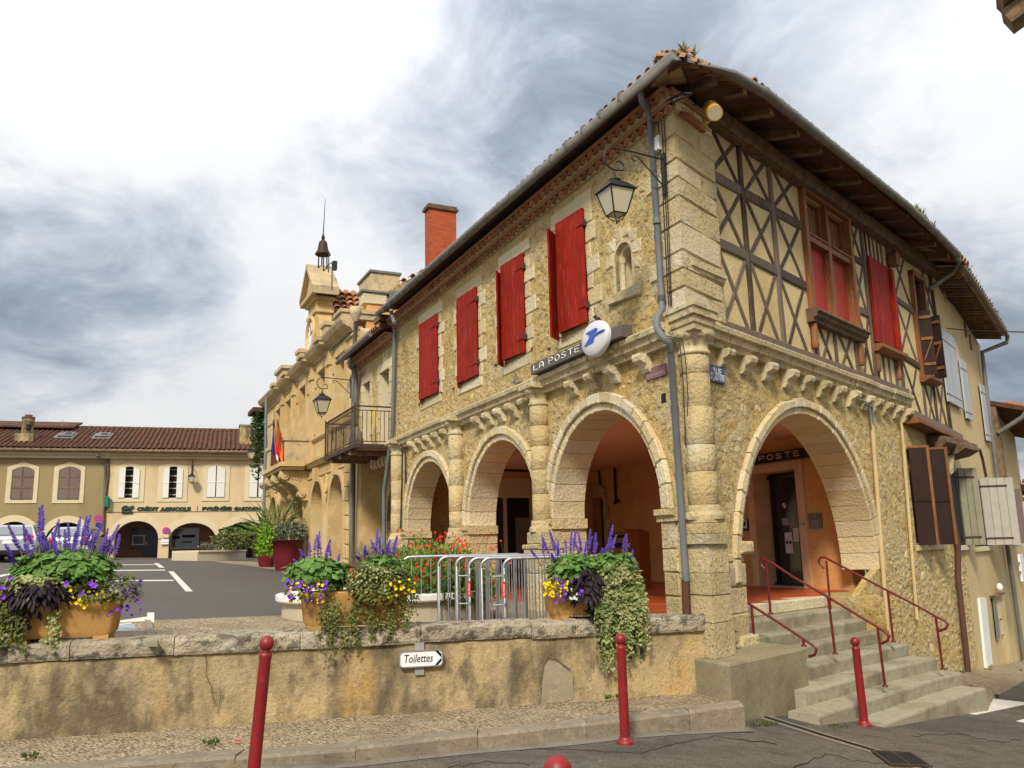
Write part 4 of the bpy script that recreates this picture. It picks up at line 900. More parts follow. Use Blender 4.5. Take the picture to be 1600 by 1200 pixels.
q, dp = apipe(A, [(1000, 140, .42), (1003, 158, .38), (1013, 171, .18), (1016, 186), (1034, 468), (1034, 484, .12), (1027, 496, .22), (1026, 512, .28), (1035, 526, .28), (1046, 536, .22), (1048, 550, .14), (1072, 908, .12)], .042, m_greypipe)
for i, t in ((4, 0), (4, .0),): sub('pipe_collar', MB().tube([q[4] + V((0, 0, .05)), q[4] - V((0, 0, .05))], .052, 10), m_greypipe, dp)
for x, y in ((1026, 345), (1054, 640), (1061, 745), (1067, 828)): p = A.pt(*A.uz(x, y, .10), .10); sub('pipe_collar', MB().tube([p + V((0, 0, .04)), p - V((0, 0, .04))], .051, 10), m_greypipe, dp)
apipe(A, [(1071, 905, .12), (1073, 960, .12)], .048, m_rustpipe, name='pipe_shoe')
apipe(B, [(1493, 400, .80), (1499, 408, .74), (1489, 425, .5), (1452, 452, .1)], .05, m_zinc)
_, pp = apipe(B, [(1358, 622), (1362, 640), (1363, 668), (1387, 985)], .035, m_rhouse, w=.06)
for dx in (0, 5): apipe(B, [(1344 + dx, 624 + dx * 1.0), (1358 + dx * .8, 630 + dx), (1362 + dx * .7, 662)], .018, m_galv, w=.1, name='electric_conduit')
apipe(B, [(1405, 652), (1409, 668), (1433, 968)], .03, m_cream, w=.06)
apipe(B, [(1470, 720, .12), (1478, 760, .10), (1497, 852, .1), (1497, 900, .1), (1513, 1052, .1)], .055, m_rustpipe, w=.1)
q, o = apipe(A, [(617, 505, .5), (612, 492, .45), (611, 484, .5)], .045, m_greypipe)
# floor of the arcade: red tiles
part('arch_return_wall', MB().plan([ST.pt(4.6, 0, -.75), ST.pt(4.61, 0, .2), B.pt(5.95, 0, -.10), B.pt(5.95, 0, -1.0)], .2, FL - .03), m_rubble)
tb = part('arcade_slab', MB().plan([A.pt(-.1, 0, -.05), A.pt(11.6, 0, -.05), A.pt(11.6, 0, -5.6), A.pt(3.0, 0, -5.6), B.pt(5.8, 0, -.9), ST.pt(4.62, 0, -.66), ST.pt(1.2, 0, -.66)], .3, FL - .03), m_step)
poly = [A.pt(-.1, 0, 0), A.pt(11.6, 0, 0), A.pt(11.6, 0, -5.5), A.pt(3.0, 0, -5.5), B.pt(5.8, 0, -.9), ST.pt(4.62, 0, -.66), ST.pt(1.2, 0, -.66)]
p2 = [(p.x, p.y) for p in poly]; TS = .31; cells = []
def tin(u, w): return all(inpoly(((q := A.pt(u + a, 0, w - b)).x, q.y), p2) for a in (.01, TS - .01) for b in (.01, TS - .01))
for i in range(-8, 40):
    for j in range(0, 19):
        u, w = i * TS, -.05 - j * TS; cc = A.pt(u + TS / 2, 0, w - TS / 2)
        if tin(u, w): cells.append((u, w, (cc - CAM).length))
cells.sort(key=lambda c: c[2]); rest = MB()
tm = MB().hexa([V((x * TS / 2, y * TS / 2, z)) for z in (-.03, 0) for x, y in ((-.98, -.98), (.98, -.98), (.98, .98), (-.98, .98))]).mesh('floor_tile'); tm.materials.append(m_tilefloor)
for k, (u, w, _) in enumerate(cells):
    p = A.pt(u + TS / 2, FL, w - TS / 2)
    if k < 290:
        o = bpy.data.objects.new('floor_tile', tm); COL.objects.link(o); o.parent = PO; o.location = p - PO.location + V((0, 0, random.uniform(-.002, .002))); o.rotation_euler.z = math.atan2(A.d.y, A.d.x)
    else: rest.box(A, u + .003, u + TS - .003, FL - .03, FL + random.uniform(-.002, .002), w - .003, w - TS + .003)
mkobj('tile_bed', MB().plan([A.pt(-.05, 0, -.08), A.pt(11.6, 0, -.06), A.pt(11.6, 0, -5.55), A.pt(3.0, 0, -5.55), B.pt(5.7, 0, -1.0), ST.pt(4.5, 0, -.70), ST.pt(1.25, 0, -.70)], FL - .028, FL - .006), m_tilefloor, PO)
mkobj('far_floor_tiles', rest, m_tilefloor, PO, kind='stuff')
# inner walls, ceiling
DO = (4.03, 5.22, FL, 3.09)
part('back_wall', MB().wall(A, [(2.9, .3), (2.9, 3.9), (11.7, 3.9), (11.7, .3)], [rect(*DO), rect(11.0, 11.62, FL, 3.0)], -5.8, -5.5), m_ochre)
EWF = Frame(A.pt(11.62, 0, 0), 64.8)
part('end_wall', MB().wall(EWF, rect(.6, 5.6, .3, 3.9), [], -.3, 0), m_ochre)
part('arcade_ceiling', MB().plan([A.pt(.2, 0, -.1), A.pt(11.7, 0, -.1), A.pt(11.7, 0, -5.8), A.pt(2.6, 0, -5.8), B.pt(6.2, 0, -.2)], 3.70, 3.78), m_ceiling)
ul = part('upper_rooms', MB().plan([A.pt(.35, 0, -.6), A.pt(11.4, 0, -.6), A.pt(11.4, 0, -5.6), A.pt(7, 0, -9), B.pt(10.8, 0, -.6)], 3.85, 7.2), m_dark)
# post office door
a, b, c, d = DO
dr = part('post_door', MB().box(A, a, b, c, d, -5.98, -5.90), m_dark)
sub('door_frame', MB().box(A, a - .19, a, c, d + .001, -5.6, -5.46).box(A, b, b + .19, c, d + .001, -5.6, -5.46).box(A, a - .19, b + .19, d + .001, d + .16, -5.6, -5.46), m_doorframe, dr)
sub('door_reveal', MB().box(A, b - .006, b + .05, c, d, -5.9, -5.5).box(A, a - .05, a + .006, c, d, -5.9, -5.5).box(A, a, b, d - .006, d + .04, -5.9, -5.5), m_doorframe, dr)
sub('glass_leaf', MB().box(A, a + .42, b - .16, c + .06, d - .12, -5.88, -5.86), m_glass, dr); sub('glass_leaf', MB().box(A, a + .03, a + .38, c + .06, d - .12, -5.87, -5.85), m_glass, dr)
sub('door_stile', MB().box(A, a + .36, a + .42, c, d - .04, -5.9, -5.83).box(A, b - .16, b - .07, c, d - .04, -5.9, -5.83).box(A, a, a + .03, c, d - .04, -5.9, -5.83).box(A, a, b, d - .12, d - .04, -5.9, -5.83).box(A, a, b, c, c + .06, -5.9, -5.83), m_black, dr)
for u0, u1, z0, z1, mt in ((4.66, 4.86, 1.52, 1.92, m_paper), (4.70, 4.90, 2.06, 2.2, m_greyprint), (4.54, 4.64, 2.04, 2.22, m_greyprint), (4.40, 4.62, 1.74, 2.0, m_paper), (4.72, 4.90, 1.95, 2.04, m_print)): sub('notice', MB().box(A, u0, u1, z0, z1, -5.858, -5.852), mt, dr)
for dx in (-.045, .045): sub('notice_print', MB().lathe((0, 0, 0), [(0.001, 0), (.001, .001)], 6), m_print, dr) if 0 else sub('notice_print', MB().prism(A, arc(4.76 + dx, 1.73, .036, 0, 330, 10), -5.852, -5.848), m_print, dr)
sub('round_sticker', MB().prism(A, arc(4.81, 2.44, .05, 0, 330, 12), -5.858, -5.852), m_signwhite, dr); sub('sticker_bar', MB().hexa([A.pt(4.81 + q * .03 + s * .01, 2.44 - q * .03 + s * .01, w) for w in (-5.851, -5.846) for q, s in ((-1, -1), (1, -1), (1, 1), (-1, 1))]), m_redpaint, dr)
sub('door_threshold', MB().box(A, a, b, FL, FL + .02, -5.9, -5.5), m_galv, dr)
part('bracket_bell', MB().box(A, 3.88, 4.0, 2.03, 2.08, -5.47, -5.43), m_galv)
# second doorway with a moulded stone hood, left end of the arcade
dr = part('old_doorway', MB().box(A, 11.0, 11.62, FL, 3.0, -5.85, -5.75), m_dark)
sub('stone_hood', MB().prism(A, [(10.75, 2.75), (10.9, 2.75), (10.95, 2.95)] + [(11.3 + .42 * math.cos(math.radians(t)), 2.95 + .22 * math.sin(math.radians(t))) for t in (150, 120, 90, 60, 30)][::-1] * 0 + [(11.1, 3.08), (11.6, 3.08), (11.6, 3.36), (11.1, 3.34), (10.85, 3.2)], -5.52, -5.40), m_soffit, dr)
sub('stone_jamb', MB().box(A, 10.76, 11.0, FL, 2.75, -5.52, -5.44), m_soffit, dr)
# end wall: pale arched panel, door with side light
u0, z0 = EWF.uz(765, 862); 
mb = MB(); pa = [(1.15, FL + .3), (2.35, FL + .3)] + arc(1.15, 1.35, 1.2, 0, 90, 10)[1:]
part('arched_panel', MB().prism(EWF, pa, -.02, .04), m_castone)
od = part('inner_door', MB().box(EWF, 2.95, 4.1, FL, 3.0, -.01, .02), m_dark)
sub('door_frame', MB().box(EWF, 2.45, 2.62, FL, 3.1, 0, .07).box(EWF, 2.86, 2.95, FL, 3.1, 0, .07).box(EWF, 2.45, 4.2, 3.0, 3.5, 0, .06), m_castone, od)
sub('side_light', MB().box(EWF, 2.62, 2.86, FL + .1, 3.0, 0, .03), m_glass, od); sub('door_leaf', MB().box(EWF, 3.2, 3.9, FL, 2.5, .02, .05).box(EWF, 3.3, 3.8, 1.9, 2.4, .05, .06), m_steelgrey, od)
part('meter_plate', MB().box(EWF, 2.15, 2.35, 1.55, 2.0, 0, .05), m_castone)
sub_ = part('wall_horn', MB().lathe(EWF.pt(1.55, 2.05, .12), [(.02, -.2), (.16, -.15), (.2, 0), (.16, .14), (.05, .2)], 10), m_black)
# cables of the arcade
def cable(F, pts, r=.012, w=.02, mat=m_cable, name='cable', parent=None):
    q = [F.pt(*F.uz(p[0], p[1], p[2] if len(p) > 2 else w), p[2] if len(p) > 2 else w) for p in pts]
    return mkobj(name, MB().tube(q, r, 6), mat, parent or PO)
cable(A, [(915, 734), (935, 733), (960, 729), (962, 784)], .035, -5.44); cable(A, [(935, 733), (942, 790)], .03, -5.44); cable(A, [(960, 786), (966, 782)], .04, -5.4)
cable(A, [(775, 734), (845, 737)], .03, -1.2)
cable(B, [(1024, 740, -.8), (1037, 748, -.7), (1041, 790, -.7)], .03)
# cable bunch under the eave and down the corner
cable(A, [(1080, 146, .2), (1066, 146, .12), (1040, 158, .12), (1015, 168, .14), (960, 210, .12), (850, 290, .12), (760, 360, .12), (640, 474, .12), (617, 494, .12)], .016)
cable(A, [(1075, 150, .2), (1050, 160, .1), (1022, 170, .1), (930, 236, .1), (700, 420, .1), (620, 498, .1)], .011)
for dx in (0, 5, 9): cable(A, [(1027 + dx, 165, .05), (1030 + dx, 215, .04), (1035 + dx * .8, 290, .04), (1042 + dx * .6, 430, .04), (1045 + dx * .5, 478, .04)], .007)
cable(A, [(1042, 525, .2), (1066, 530, .2), (1071, 560, .18), (1075, 620, .16), (1074, 650, .14)], .006); cable(A, [(1046, 528, .2), (1062, 534, .2), (1067, 590, .14), (1072, 700, .12)], .006)
cable(A, [(620, 690, .1), (629, 698, .1), (628, 760, .12), (626, 826, .12)], .02); cable(A, [(622, 688, .1), (633, 700, .06), (634, 755, .04)], .018); 
part('junction_box', MB().cbox(A, .06, .16, 6.72, 6.92, 0, .08), m_white)
cable(B, [(1480, 513, .1), (1520, 517, .9), (1560, 518, 1.5), (1660, 520, 3.0)], .012)
# iron stubs that once held shutters, odd bits on the wall
for x, y in ((830, 545), (935, 498), (858, 545), (775, 570), (690, 613), (655, 632), (709, 607), (930, 495)):
    u, z = A.uz(x, y); part('shutter_stay', MB().box(A, u - .05, u + .05, z, z + .012, 0, .02).box(A, u - .05, u - .038, z - .04, z, .0, .03), m_rustiron)
for x, y in ((802, 362), (738, 408), (679, 462)): u, z = A.uz(x, y); part('beam_stub', MB().box(A, u - .03, u + .03, z - .09, z + .09, -.02, .03), m_rafter)
u, z = A.uz(808, 592); mb = MB()
for s_ in (-1, 1, 2.2): mb.hexa([A.pt(u + q * .12 * s_ + t, z + q * .14, .03) for t in (0, .03) for q in (-.5, .5)] + [A.pt(u + q * .12 * s_ + t, z + q * .14, .05) for t in (0, .03) for q in (-.5, .5)]) if s_ < 2 else mb.box(A, u - .16, u - .02, z - .08, z - .05, .0, .05)
part('iron_anchor', mb, m_galv)
u, z = A.uz(1037, 622); part('putlog_hole', MB().box(A, u - .05, u + .05, z - .06, z + .06, -.05, .004), m_dark); part('putlog_stone', MB().cbox(A, u + .05, u + .13, z - .1, z + .1, -.05, .012, .006), m_ashlar)
# walls' rough stones
hl = [arc(c, ZA, R + TA + .02, 0, 350, 24) for c, R in ARCH]
hl += [rect(a - .34, b + .34, c - .26, d + .27) for a, b, c, d in WIN] + [rect(NU - .5, NU + .5, NZ0 - .2, NZ1 + .5)] + [rect(u - .22, u + .22, 2.0, 4.2) for u in (3.62, 7.24, 11.05)]
scatter_stones(A, [(.42, 4.45), (11.4, 4.42), (11.4, 6.98), (.42, 7.0)], hl, 400, .04, .12, .020, PO, limit=110, seed=3)
scatter_stones(A, [(.3, 2.25), (11.3, 2.25), (11.3, 3.95), (.3, 3.95)], hl, 130, .05, .13, .02, PO, limit=40, seed=4)
hb = [arc(3.55, 1.25, 2.70, 0, 350, 30), rect(.9, 6.0, -2, 1.3), rect(7.9, 9.7, 1.5, 3.5), rect(7.55, 7.95, -.05, .6), rect(.5, 1.3, 3.7, 4.1)]
scatter_stones(B, [(.42, 1.6), (8.0, .2), (8.0, 3.95), (.42, 4.0)], hb, 230, .05, .17, .015, PO, limit=90, seed=5)
scatter_stones(B, [(5.95, -1.6), (10.9, -1.6), (10.9, 1.45), (5.95, 1.6)], hb, 380, .06, .22, .026, PO, limit=60, asp=.9, seed=6)
scatter_stones(B, [(4.66, -.3), (6.05, -.3), (6.05, 1.2), (4.66, .66)], [], 60, .05, .12, .03, PO, limit=0, seed=8)
# weeds growing in the gutter
def tuft(mb, p, h, n, spread, w=.012):
    for _ in range(n):
        a = random.uniform(0, 6.283); b = random.uniform(0, spread); d = V((math.cos(a) * b, math.sin(a) * b, 1)).normalized(); t = V((-math.sin(a), math.cos(a), 0)) * w
        hh = h * random.uniform(.5, 1); m_ = p + d * hh * .5; e = p + d * hh + V((0, 0, -.25 * hh * b))
        mb.add([p - t, p + t, m_ + t * 1.6, m_ - t * 1.6, e], [(0, 1, 2, 3), (3, 2, 4)])
def weed(pts, h, n, label):
    mb = MB()
    for p in pts: tuft(mb, p, h * random.uniform(.5, 1.1), n * 2, .9, .008)
    o = mkobj('roof_weed', mb, m_weed); tag(o, label, 'plant', 'weeds along the roof edges'); return o
weed([B.pt(u, bz(u) + .0, .80) for u in lin(7.4, 8.6, 9)], .26, 12, 'bushy dry weed growing in the gutter over the half-timbered wall')
weed([B.pt(u, bz(u) + .0, .80) for u in lin(9.2, 10.2, 6)], .16, 8, 'low weeds at the far end of the half-timbered eave gutter')
weed([A.pt(-.55, 7.46, .47), A.pt(-.7, 7.46, .47)], .22, 9, 'thin dry weed on the gutter just left of the corner tip')
weed([cA + V((.1, .1, .1)), cA + V((.25, .22, .12))], .20, 9, 'small dry weed on the gutter at the corner tip')
# ================================================================== BALCONY HOUSE (between the corner building and the town hall)
BH = thing('balcony_house', 'narrow stone house with an iron balcony squeezed between the town hall and the red-shuttered building', 'house', A.pt(13.5, 0))
def hp(name, mb, mat, **k): return mkobj(name, mb, mat, BH, **k)
BW = [(12.10, 12.92, 4.36, 6.28), (13.86, 14.56, 4.36, 6.28)]
hp('front_wall', MB().wall(A, [(11.53, 4.2), (15.5, 4.2), (15.5, 7.0), (11.53, 7.0)], [rect(*w) for w in BW], -.5, -.03), m_rubble)
for a, b, c, d in BW:
    wn = hp('french_window', MB().box(A, a - .02, b + .02, c, d + .02, -.5, -.42), m_dark)
    sub('pale_leaf', MB().box(A, a, a + .12, c, d, -.42, -.38).box(A, b - .12, b, c, d, -.42, -.38).box(A, a, b, d - .1, d, -.42, -.38), m_blueshut, wn)
    sub('reveal', MB().box(A, a - .003, a + .03, c, d, -.42, -.05).box(A, b - .03, b + .003, c, d, -.42, -.05), m_castone, wn)
    for side, u in ((-1, a), (1, b)):
        z = c; k = 0
        while z < d:
            z2 = min(z + random.uniform(.28, .42), d + .02); L_ = .24 if k % 2 else .15
            hp('surround_stone', MB().cbox(A, min(u, u + side * L_), max(u, u + side * L_), z + .005, z2 - .005, -.3, -.012, .01, .008), m_whitestone); z = z2; k += 1
    hp('lintel_stone', MB().cbox(A, a - .2, b + .2, d + .01, d + .24, -.3, -.010, .01), m_whitestone)
for u, z in ((12.48, 6.77), (14.19, 6.78)):
    o_ = hp('oval_opening', MB().prism(A, [(u + .10 * math.cos(t), z + .16 * math.sin(t)) for t in lin(0, 5.9, 14)], -.06, -.022), m_soffit)
    hp('oval_frame', MB().cbox(A, u - .19, u + .19, z - .26, z + .25, -.2, -.024, .01), m_whitestone)
hp('yellow_patch', MB().cbox(A, 13.2, 13.6, 4.9, 5.5, -.05, -.022, .01, .03), m_yellowwall)
# recessed ground floor with an old arch
hp('ground_wall', MB().wall(A, [(11.5, .3), (11.9, .3)] + arc(13.2, 2.55, 1.3, 180, 0, 20) + [(14.5, .3), (15.5, .3), (15.5, 4.2), (11.5, 4.2)], [], -1.5, -.7), m_rubble)
ar = hp('arch', MB().wall(A, [(11.72, 2.55)] + arc(13.2, 2.55, 1.48, 180, 0, 20) + [(14.68, 2.55), (14.5, 2.55)] + arc(13.2, 2.55, 1.3, 0, 180, 20), [], -1.4, -.705), m_mortar)
voussoirs(A, 13.2, 2.55, 1.3, .18, 13, -1.45, -.68, m_ashlar, ar, step=.0)
hp('side_pier', MB().box(A, 14.72, 15.5, .3, 4.2, -.7, -.02), m_thstone)
hp('passage_wall', MB().wall(A, rect(11.4, 15.6, .3, 4.3), [], -4, -3.6), m_ochre)
hp('passage_ceiling', MB().box(A, 11.5, 15.5, 4.15, 4.3, -3.6, -.05), m_rafter)
for i in range(6):
    u = 12.3 + i * .34; mb = MB(); prof = [(-.75, 3.95)] + [(-.72 + .62 * t, 3.93 + .12 * math.sin(t * 5.5) + .1 * t) for t in lin(0, 1, 8)] + [(-.1, 4.14), (-.75, 4.14)]
    profU(mb, A, prof, u - .06, u + .06); hp('curved_bracket', mb, m_castone)
# roof, cornice tiles, gutter
genoise(A, 11.6, 15.3, 7.08, BH, pitch=.17)
rf = hp('roof', MB().hexa([A.pt(u, z, w) for z0, z1 in ((0, 0), (.05, .05)) for u, w, z in ((11.5, .42, 7.10 + z0), (15.4, .42, 7.10 + z0), (15.4, -4.5, 8.7 + z0), (11.5, -4.5, 8.7 + z0))]), m_oldtile)
for i in range(21): place_tile(A, 11.65 + i * .18, 7.16, .46, rf, pitch=.3)
hp('gutter', MB().tube([A.pt(12.1, 7.12, .48), A.pt(15.5, 7.08, .48)], .07, 10), m_zinc)
hp('rain_hopper', MB().box(A, 11.45, 12.0, 7.34, 7.48, .05, .42).box(A, 11.55, 11.9, 7.18, 7.3, .1, .4), m_rafter)
def hpipe(pts, r, mat, w=.09):
    return hp('downpipe', MB().tube([A.pt(*A.uz(p[0], p[1], p[2] if len(p) > 2 else w), p[2] if len(p) > 2 else w) for p in pts], r, 8), mat)
hpipe([(617, 515), (613, 680), (609, 700), (604, 740), (600, 765), (600, 860)], .05, m_greypipe)
hpipe([(546, 560, .45), (547, 573, .4), (556, 582, .12), (557, 600), (553, 700), (551, 905)], .055, m_greypipe)
# iron balcony
bal = hp('balcony', MB().box(A, 11.75, 14.95, 4.20, 4.30, .80, .95).box(A, 11.75, 11.85, 4.2, 4.3, -.05, .8).box(A, 14.85, 14.95, 4.2, 4.3, -.05, .8), m_rustiron)
for i in range(6): w = -.02 + i * .14; sub('floor_board', MB().box(A, 11.86, 14.84, 4.20, 4.26, w, w + .125), m_board, bal)
for i in range(3): u = 12.3 + i * 1.0; sub('joist', MB().box(A, u, u + .1, 4.08, 4.19, -.1, .9), m_rafter, bal)
def rod(p, q, r, par, name='baluster', mat=m_rustiron): return sub(name, MB().tube([p, q], r, 5), mat, par)
zr0, zr1 = 4.36, 5.22
rail = [A.pt(11.78, 0, 0), A.pt(11.78, 0, .92), A.pt(14.92, 0, .92), A.pt(14.92, 0, 0)]
for z, r in ((zr1, .022), (zr1 - .10, .012), (zr0, .014)):
    sub('hand_rail', MB().tube([p + V((0, 0, z)) for p in rail], r, 6, smooth=False), m_rustiron, bal)
for i in range(28): u = 11.78 + i * 3.14 / 27; rod(A.pt(u, zr0, .92), A.pt(u, zr1 - .1, .92), .009, bal)
for i in range(8):
    for u in (11.78, 14.92): w = .08 + i * .11; rod(A.pt(u, zr0, w), A.pt(u, zr1 - .1, w), .009, bal)
for i in range(40): u = 11.8 + i * 3.1 / 39; rod(A.pt(u, zr1 - .1, .92), A.pt(u, zr1, .92), .007, bal, 'frieze_bar')
for u in (13.0, 14.1): sub('iron_medallion', MB().tube([A.pt(u + .10 * math.cos(t), 4.8 + .15 * math.sin(t), .92) for t in lin(0, 6.283, 14)], .012, 5), m_rustiron, bal)
for u in (11.78, 14.92): sub('corner_post', MB().tube([A.pt(u, 4.2, .92), A.pt(u, 5.30, .92)], .018, 6), m_rustiron, bal)
tag(mkobj('cloth_bundle', MB().lathe(A.pt(13.45, 0, .45), [(.02, 4.3), (.16, 4.34), (.2, 4.55), (.15, 4.8), (.05, 4.95)], 10), m_steelgrey), 'dark grey parasol bundle standing on the iron balcony', 'bundle')
# ================================================================== TOWN HALL
TH = thing('town_hall', 'pale carved stone town hall with tall windows, arcade, clock gable and roof bell', 'building', A.pt(22.7, 0))
def tp(name, mb, mat, **k): return mkobj(name, mb, mat, TH, **k)
T0, T1 = 15.55, 30.6
TA_ = [(17.06, .83), (19.65, .83), (22.68, .85), (25.43, .83), (27.80, .83)]
ol = [(T0, .6)]
ZS = 3.2
for c, R in TA_: ol += [(c - R, .6)] + arc(c, ZS, R, 180, 0, 20) + [(c + R, .6)]
ol += [(T1, .6), (T1, 4.45), (T0, 4.45)]
tp('arcade_wall', MB().wall(A, ol, [], -.7, .06), m_thstone)
UW = [(16.40, 17.52, 5.55, 7.68), (18.96, 20.03, 5.55, 7.70), (22.04, 23.10, 4.6, 7.68), (24.75, 25.75, 5.55, 7.62), (27.0, 27.96, 5.55, 7.6)]
tp('upper_wall', MB().wall(A, rect(T0, T1, 4.45, 8.1), [rect(*w) for w in UW], -.5, 0), m_thstone)
ga = tp('gallery_back_wall', MB().wall(A, rect(T0, T1, .6, 4.4), [rect(16.2, 16.6, 1.1, 3.0)], -3.6, -3.4), m_soffit); tp('gallery_ceiling', MB().box(A, T0, T1, 4.2, 4.34, -3.5, -.2), m_soffit); tp('gallery_end_wall', MB().box(A, T0 - .02, T0 + .2, .6, 4.3, -3.5, -.72).box(A, T1 - .2, T1, .6, 4.3, -3.5, -.72), m_thstone)
tp('gallery_dark_doorway', MB().box(A, 16.1, 16.7, .9, 3.1, -3.75, -3.62), m_dark)
tp('door_sign', MB().box(A, 17.3, 18.1, 2.0, 2.18, -3.4, -3.36), m_greensign)
for c, R in TA_:
    rg = tp('arch_ring', MB().wall(A, [(c - R - .16, ZS)] + arc(c, ZS, R + .16, 180, 0, 20) + [(c + R + .16, ZS), (c + R, ZS)] + arc(c, ZS, R, 0, 180, 20), [], .05, .115), m_thstone)
    sub('keystone', MB().hexa([A.pt(c + a * s, z, w) for z, s in ((ZS + R - .02, .12), (ZS + R + .42, .2)) for a, w in ((-1, .05), (1, .05), (1, .22), (-1, .22))]), m_thstone, rg)
    for s_ in (-1, 1):
        sub('jamb_moulding', MB().box(A, c + s_ * (R + .01) - (.15 if s_ < 0 else 0), c + s_ * (R + .01) + (.15 if s_ > 0 else 0), 1.0, ZS, .05, .10), m_thstone, rg); sub('jamb_foot', MB().box(A, c + s_ * (R + .09) - .14, c + s_ * (R + .09) + .14, .7, 1.5, -.1, .16), m_thstonedk, rg)
for a, b in zip(TA_, TA_[1:]):
    if abs(a[0] - 19.65) < .1 or abs(b[0] - 22.68) < .1 or abs(a[0] - 22.68) < .1: continue
    u = (a[0] + b[0]) / 2
    md = tp('oval_medallion', MB().tube([A.pt(u + .13 * math.cos(t), 3.85 + .27 * math.sin(t), .09) for t in lin(0, 6.283, 16)], .045, 6), m_thstone); sub('pendant', MB().lathe(A.pt(u, 3.42, .1), [(.01, -.12), (.06, 0), (.04, .12)], 8), m_thstone, md)
# rusticated end strips, each block of its own
for u0, u1 in ((T0 - .02, T0 + .42), (T1 - .42, T1 + .02)):
    z = .75
    while z < 4.1: tp('rusticated_block', MB().cbox(A, u0, u1, z + .012, z + .39, -.3, .14, .02), m_thstone); z += .40
def moul(z, prof, u0=T0 - .05, u1=T1 + .1, mat=m_thstone, name='moulding'):
    mb = MB(); profU(mb, A, [(w, z + q) for w, q in prof], u0, u1); return tp(name, mb, mat)
moul(4.18, [(0, 0), (.10, 0), (.10, .07), (.06, .09), (.06, .14), (0, .14)], T0, 21.2); moul(4.18, [(0, 0), (.10, 0), (.10, .07), (.06, .09), (.06, .14), (0, .14)], 24.2, T1)
moul(4.52, [(-.1, 0), (.12, .02), (.22, .12), (.26, .14), (.26, .24), (.1, .27), (-.1, .27)], name='string_course')
moul(5.42, [(-.1, 0), (.06, 0), (.10, .05), (.10, .12), (-.1, .14)], name='sill_course')
moul(7.95, [(-.1, 0), (.06, 0), (.06, .06), (.03, .08), (-.1, .08)])
moul(8.08, [(-.1, 0), (.04, 0), (.10, .08), (.28, .16), (.32, .18), (.40, .30), (.42, .36), (-.1, .40)], mat=m_thstonedk, name='main_cornice')
for u0, u1 in ((18.15, 18.55), (20.75, 21.15), (23.9, 24.3), (26.2, 26.6)):
    pl = tp('pilaster', MB().box(A, u0, u1, 4.79, 7.6, -.05, .10), m_thstone); sub('capital', MB().box(A, u0 - .05, u1 + .05, 7.6, 7.8, -.05, .15).box(A, u0 - .02, u1 + .02, 7.8, 8.08, -.05, .13), m_thstone, pl)
    tp('cornice_break', MB().box(A, u0 - .1, u1 + .1, 8.22, 8.34, .2, .46).box(A, u0 - .14, u1 + .14, 8.34, 8.47, .2, .55), m_thstonedk)
for a, b, c, d in UW:
    wn = tp('tall_window', MB().box(A, a - .02, b + .02, c - .02, d + .02, -.48, -.40), m_dark)
    sub('window_glass', MB().box(A, a + .06, b - .06, c, d - .06, -.40, -.385), m_reflglass, wn)
    sub('window_frame', MB().box(A, a, a + .07, c, d, -.39, -.34).box(A, b - .07, b, c, d, -.39, -.34).box(A, (a + b) / 2 - .05, (a + b) / 2 + .05, c, d, -.39, -.33).box(A, a, b, d - .62, d - .54, -.39, -.33).box(A, a, b, c + .75, c + .79, -.39, -.35), m_castone, wn)
    sub('window_surround', MB().box(A, a - .16, a - .001, c, d, -.1, .06).box(A, b + .001, b + .16, c, d, -.1, .06).box(A, a - .16, b + .16, d + .001, d + .18, -.1, .07), m_thstone, wn)
    sub('overpanel', MB().box(A, a - .1, b + .1, d + .2, d + .27, 0, .05), m_thstone, wn)
# carved panels beside the windows
for u0, u1 in ((15.75, 16.2), (17.62, 18.05), (18.6, 18.82), (20.15, 20.6), (21.25, 21.85), (23.25, 23.8), (24.36, 24.6), (25.9, 26.15), (26.65, 26.9), (28.1, 28.8), (29.0, 30.2)):
    tp('wall_panel', MB().cbox(A, u0, u1, 5.62, 7.1, -.02, .05, .03), m_thstone); tp('wall_panel', MB().cbox(A, u0, u1, 7.22, 7.75, -.02, .05, .03), m_thstone)
# attic words carved on the frieze are too worn to read except these
text('frieze_letters', 'EQUIPEMENT', A, 17.95, 7.98, .07, .20, m_steelgrey, TH, width=2.2)
for u0, u1 in ((22.2, 23.3), (27.0, 28.0)): tp('carved_frieze', MB().cbox(A, u0, u1, 7.98, 8.2, 0, .07, .02, .01), m_thstonedk)
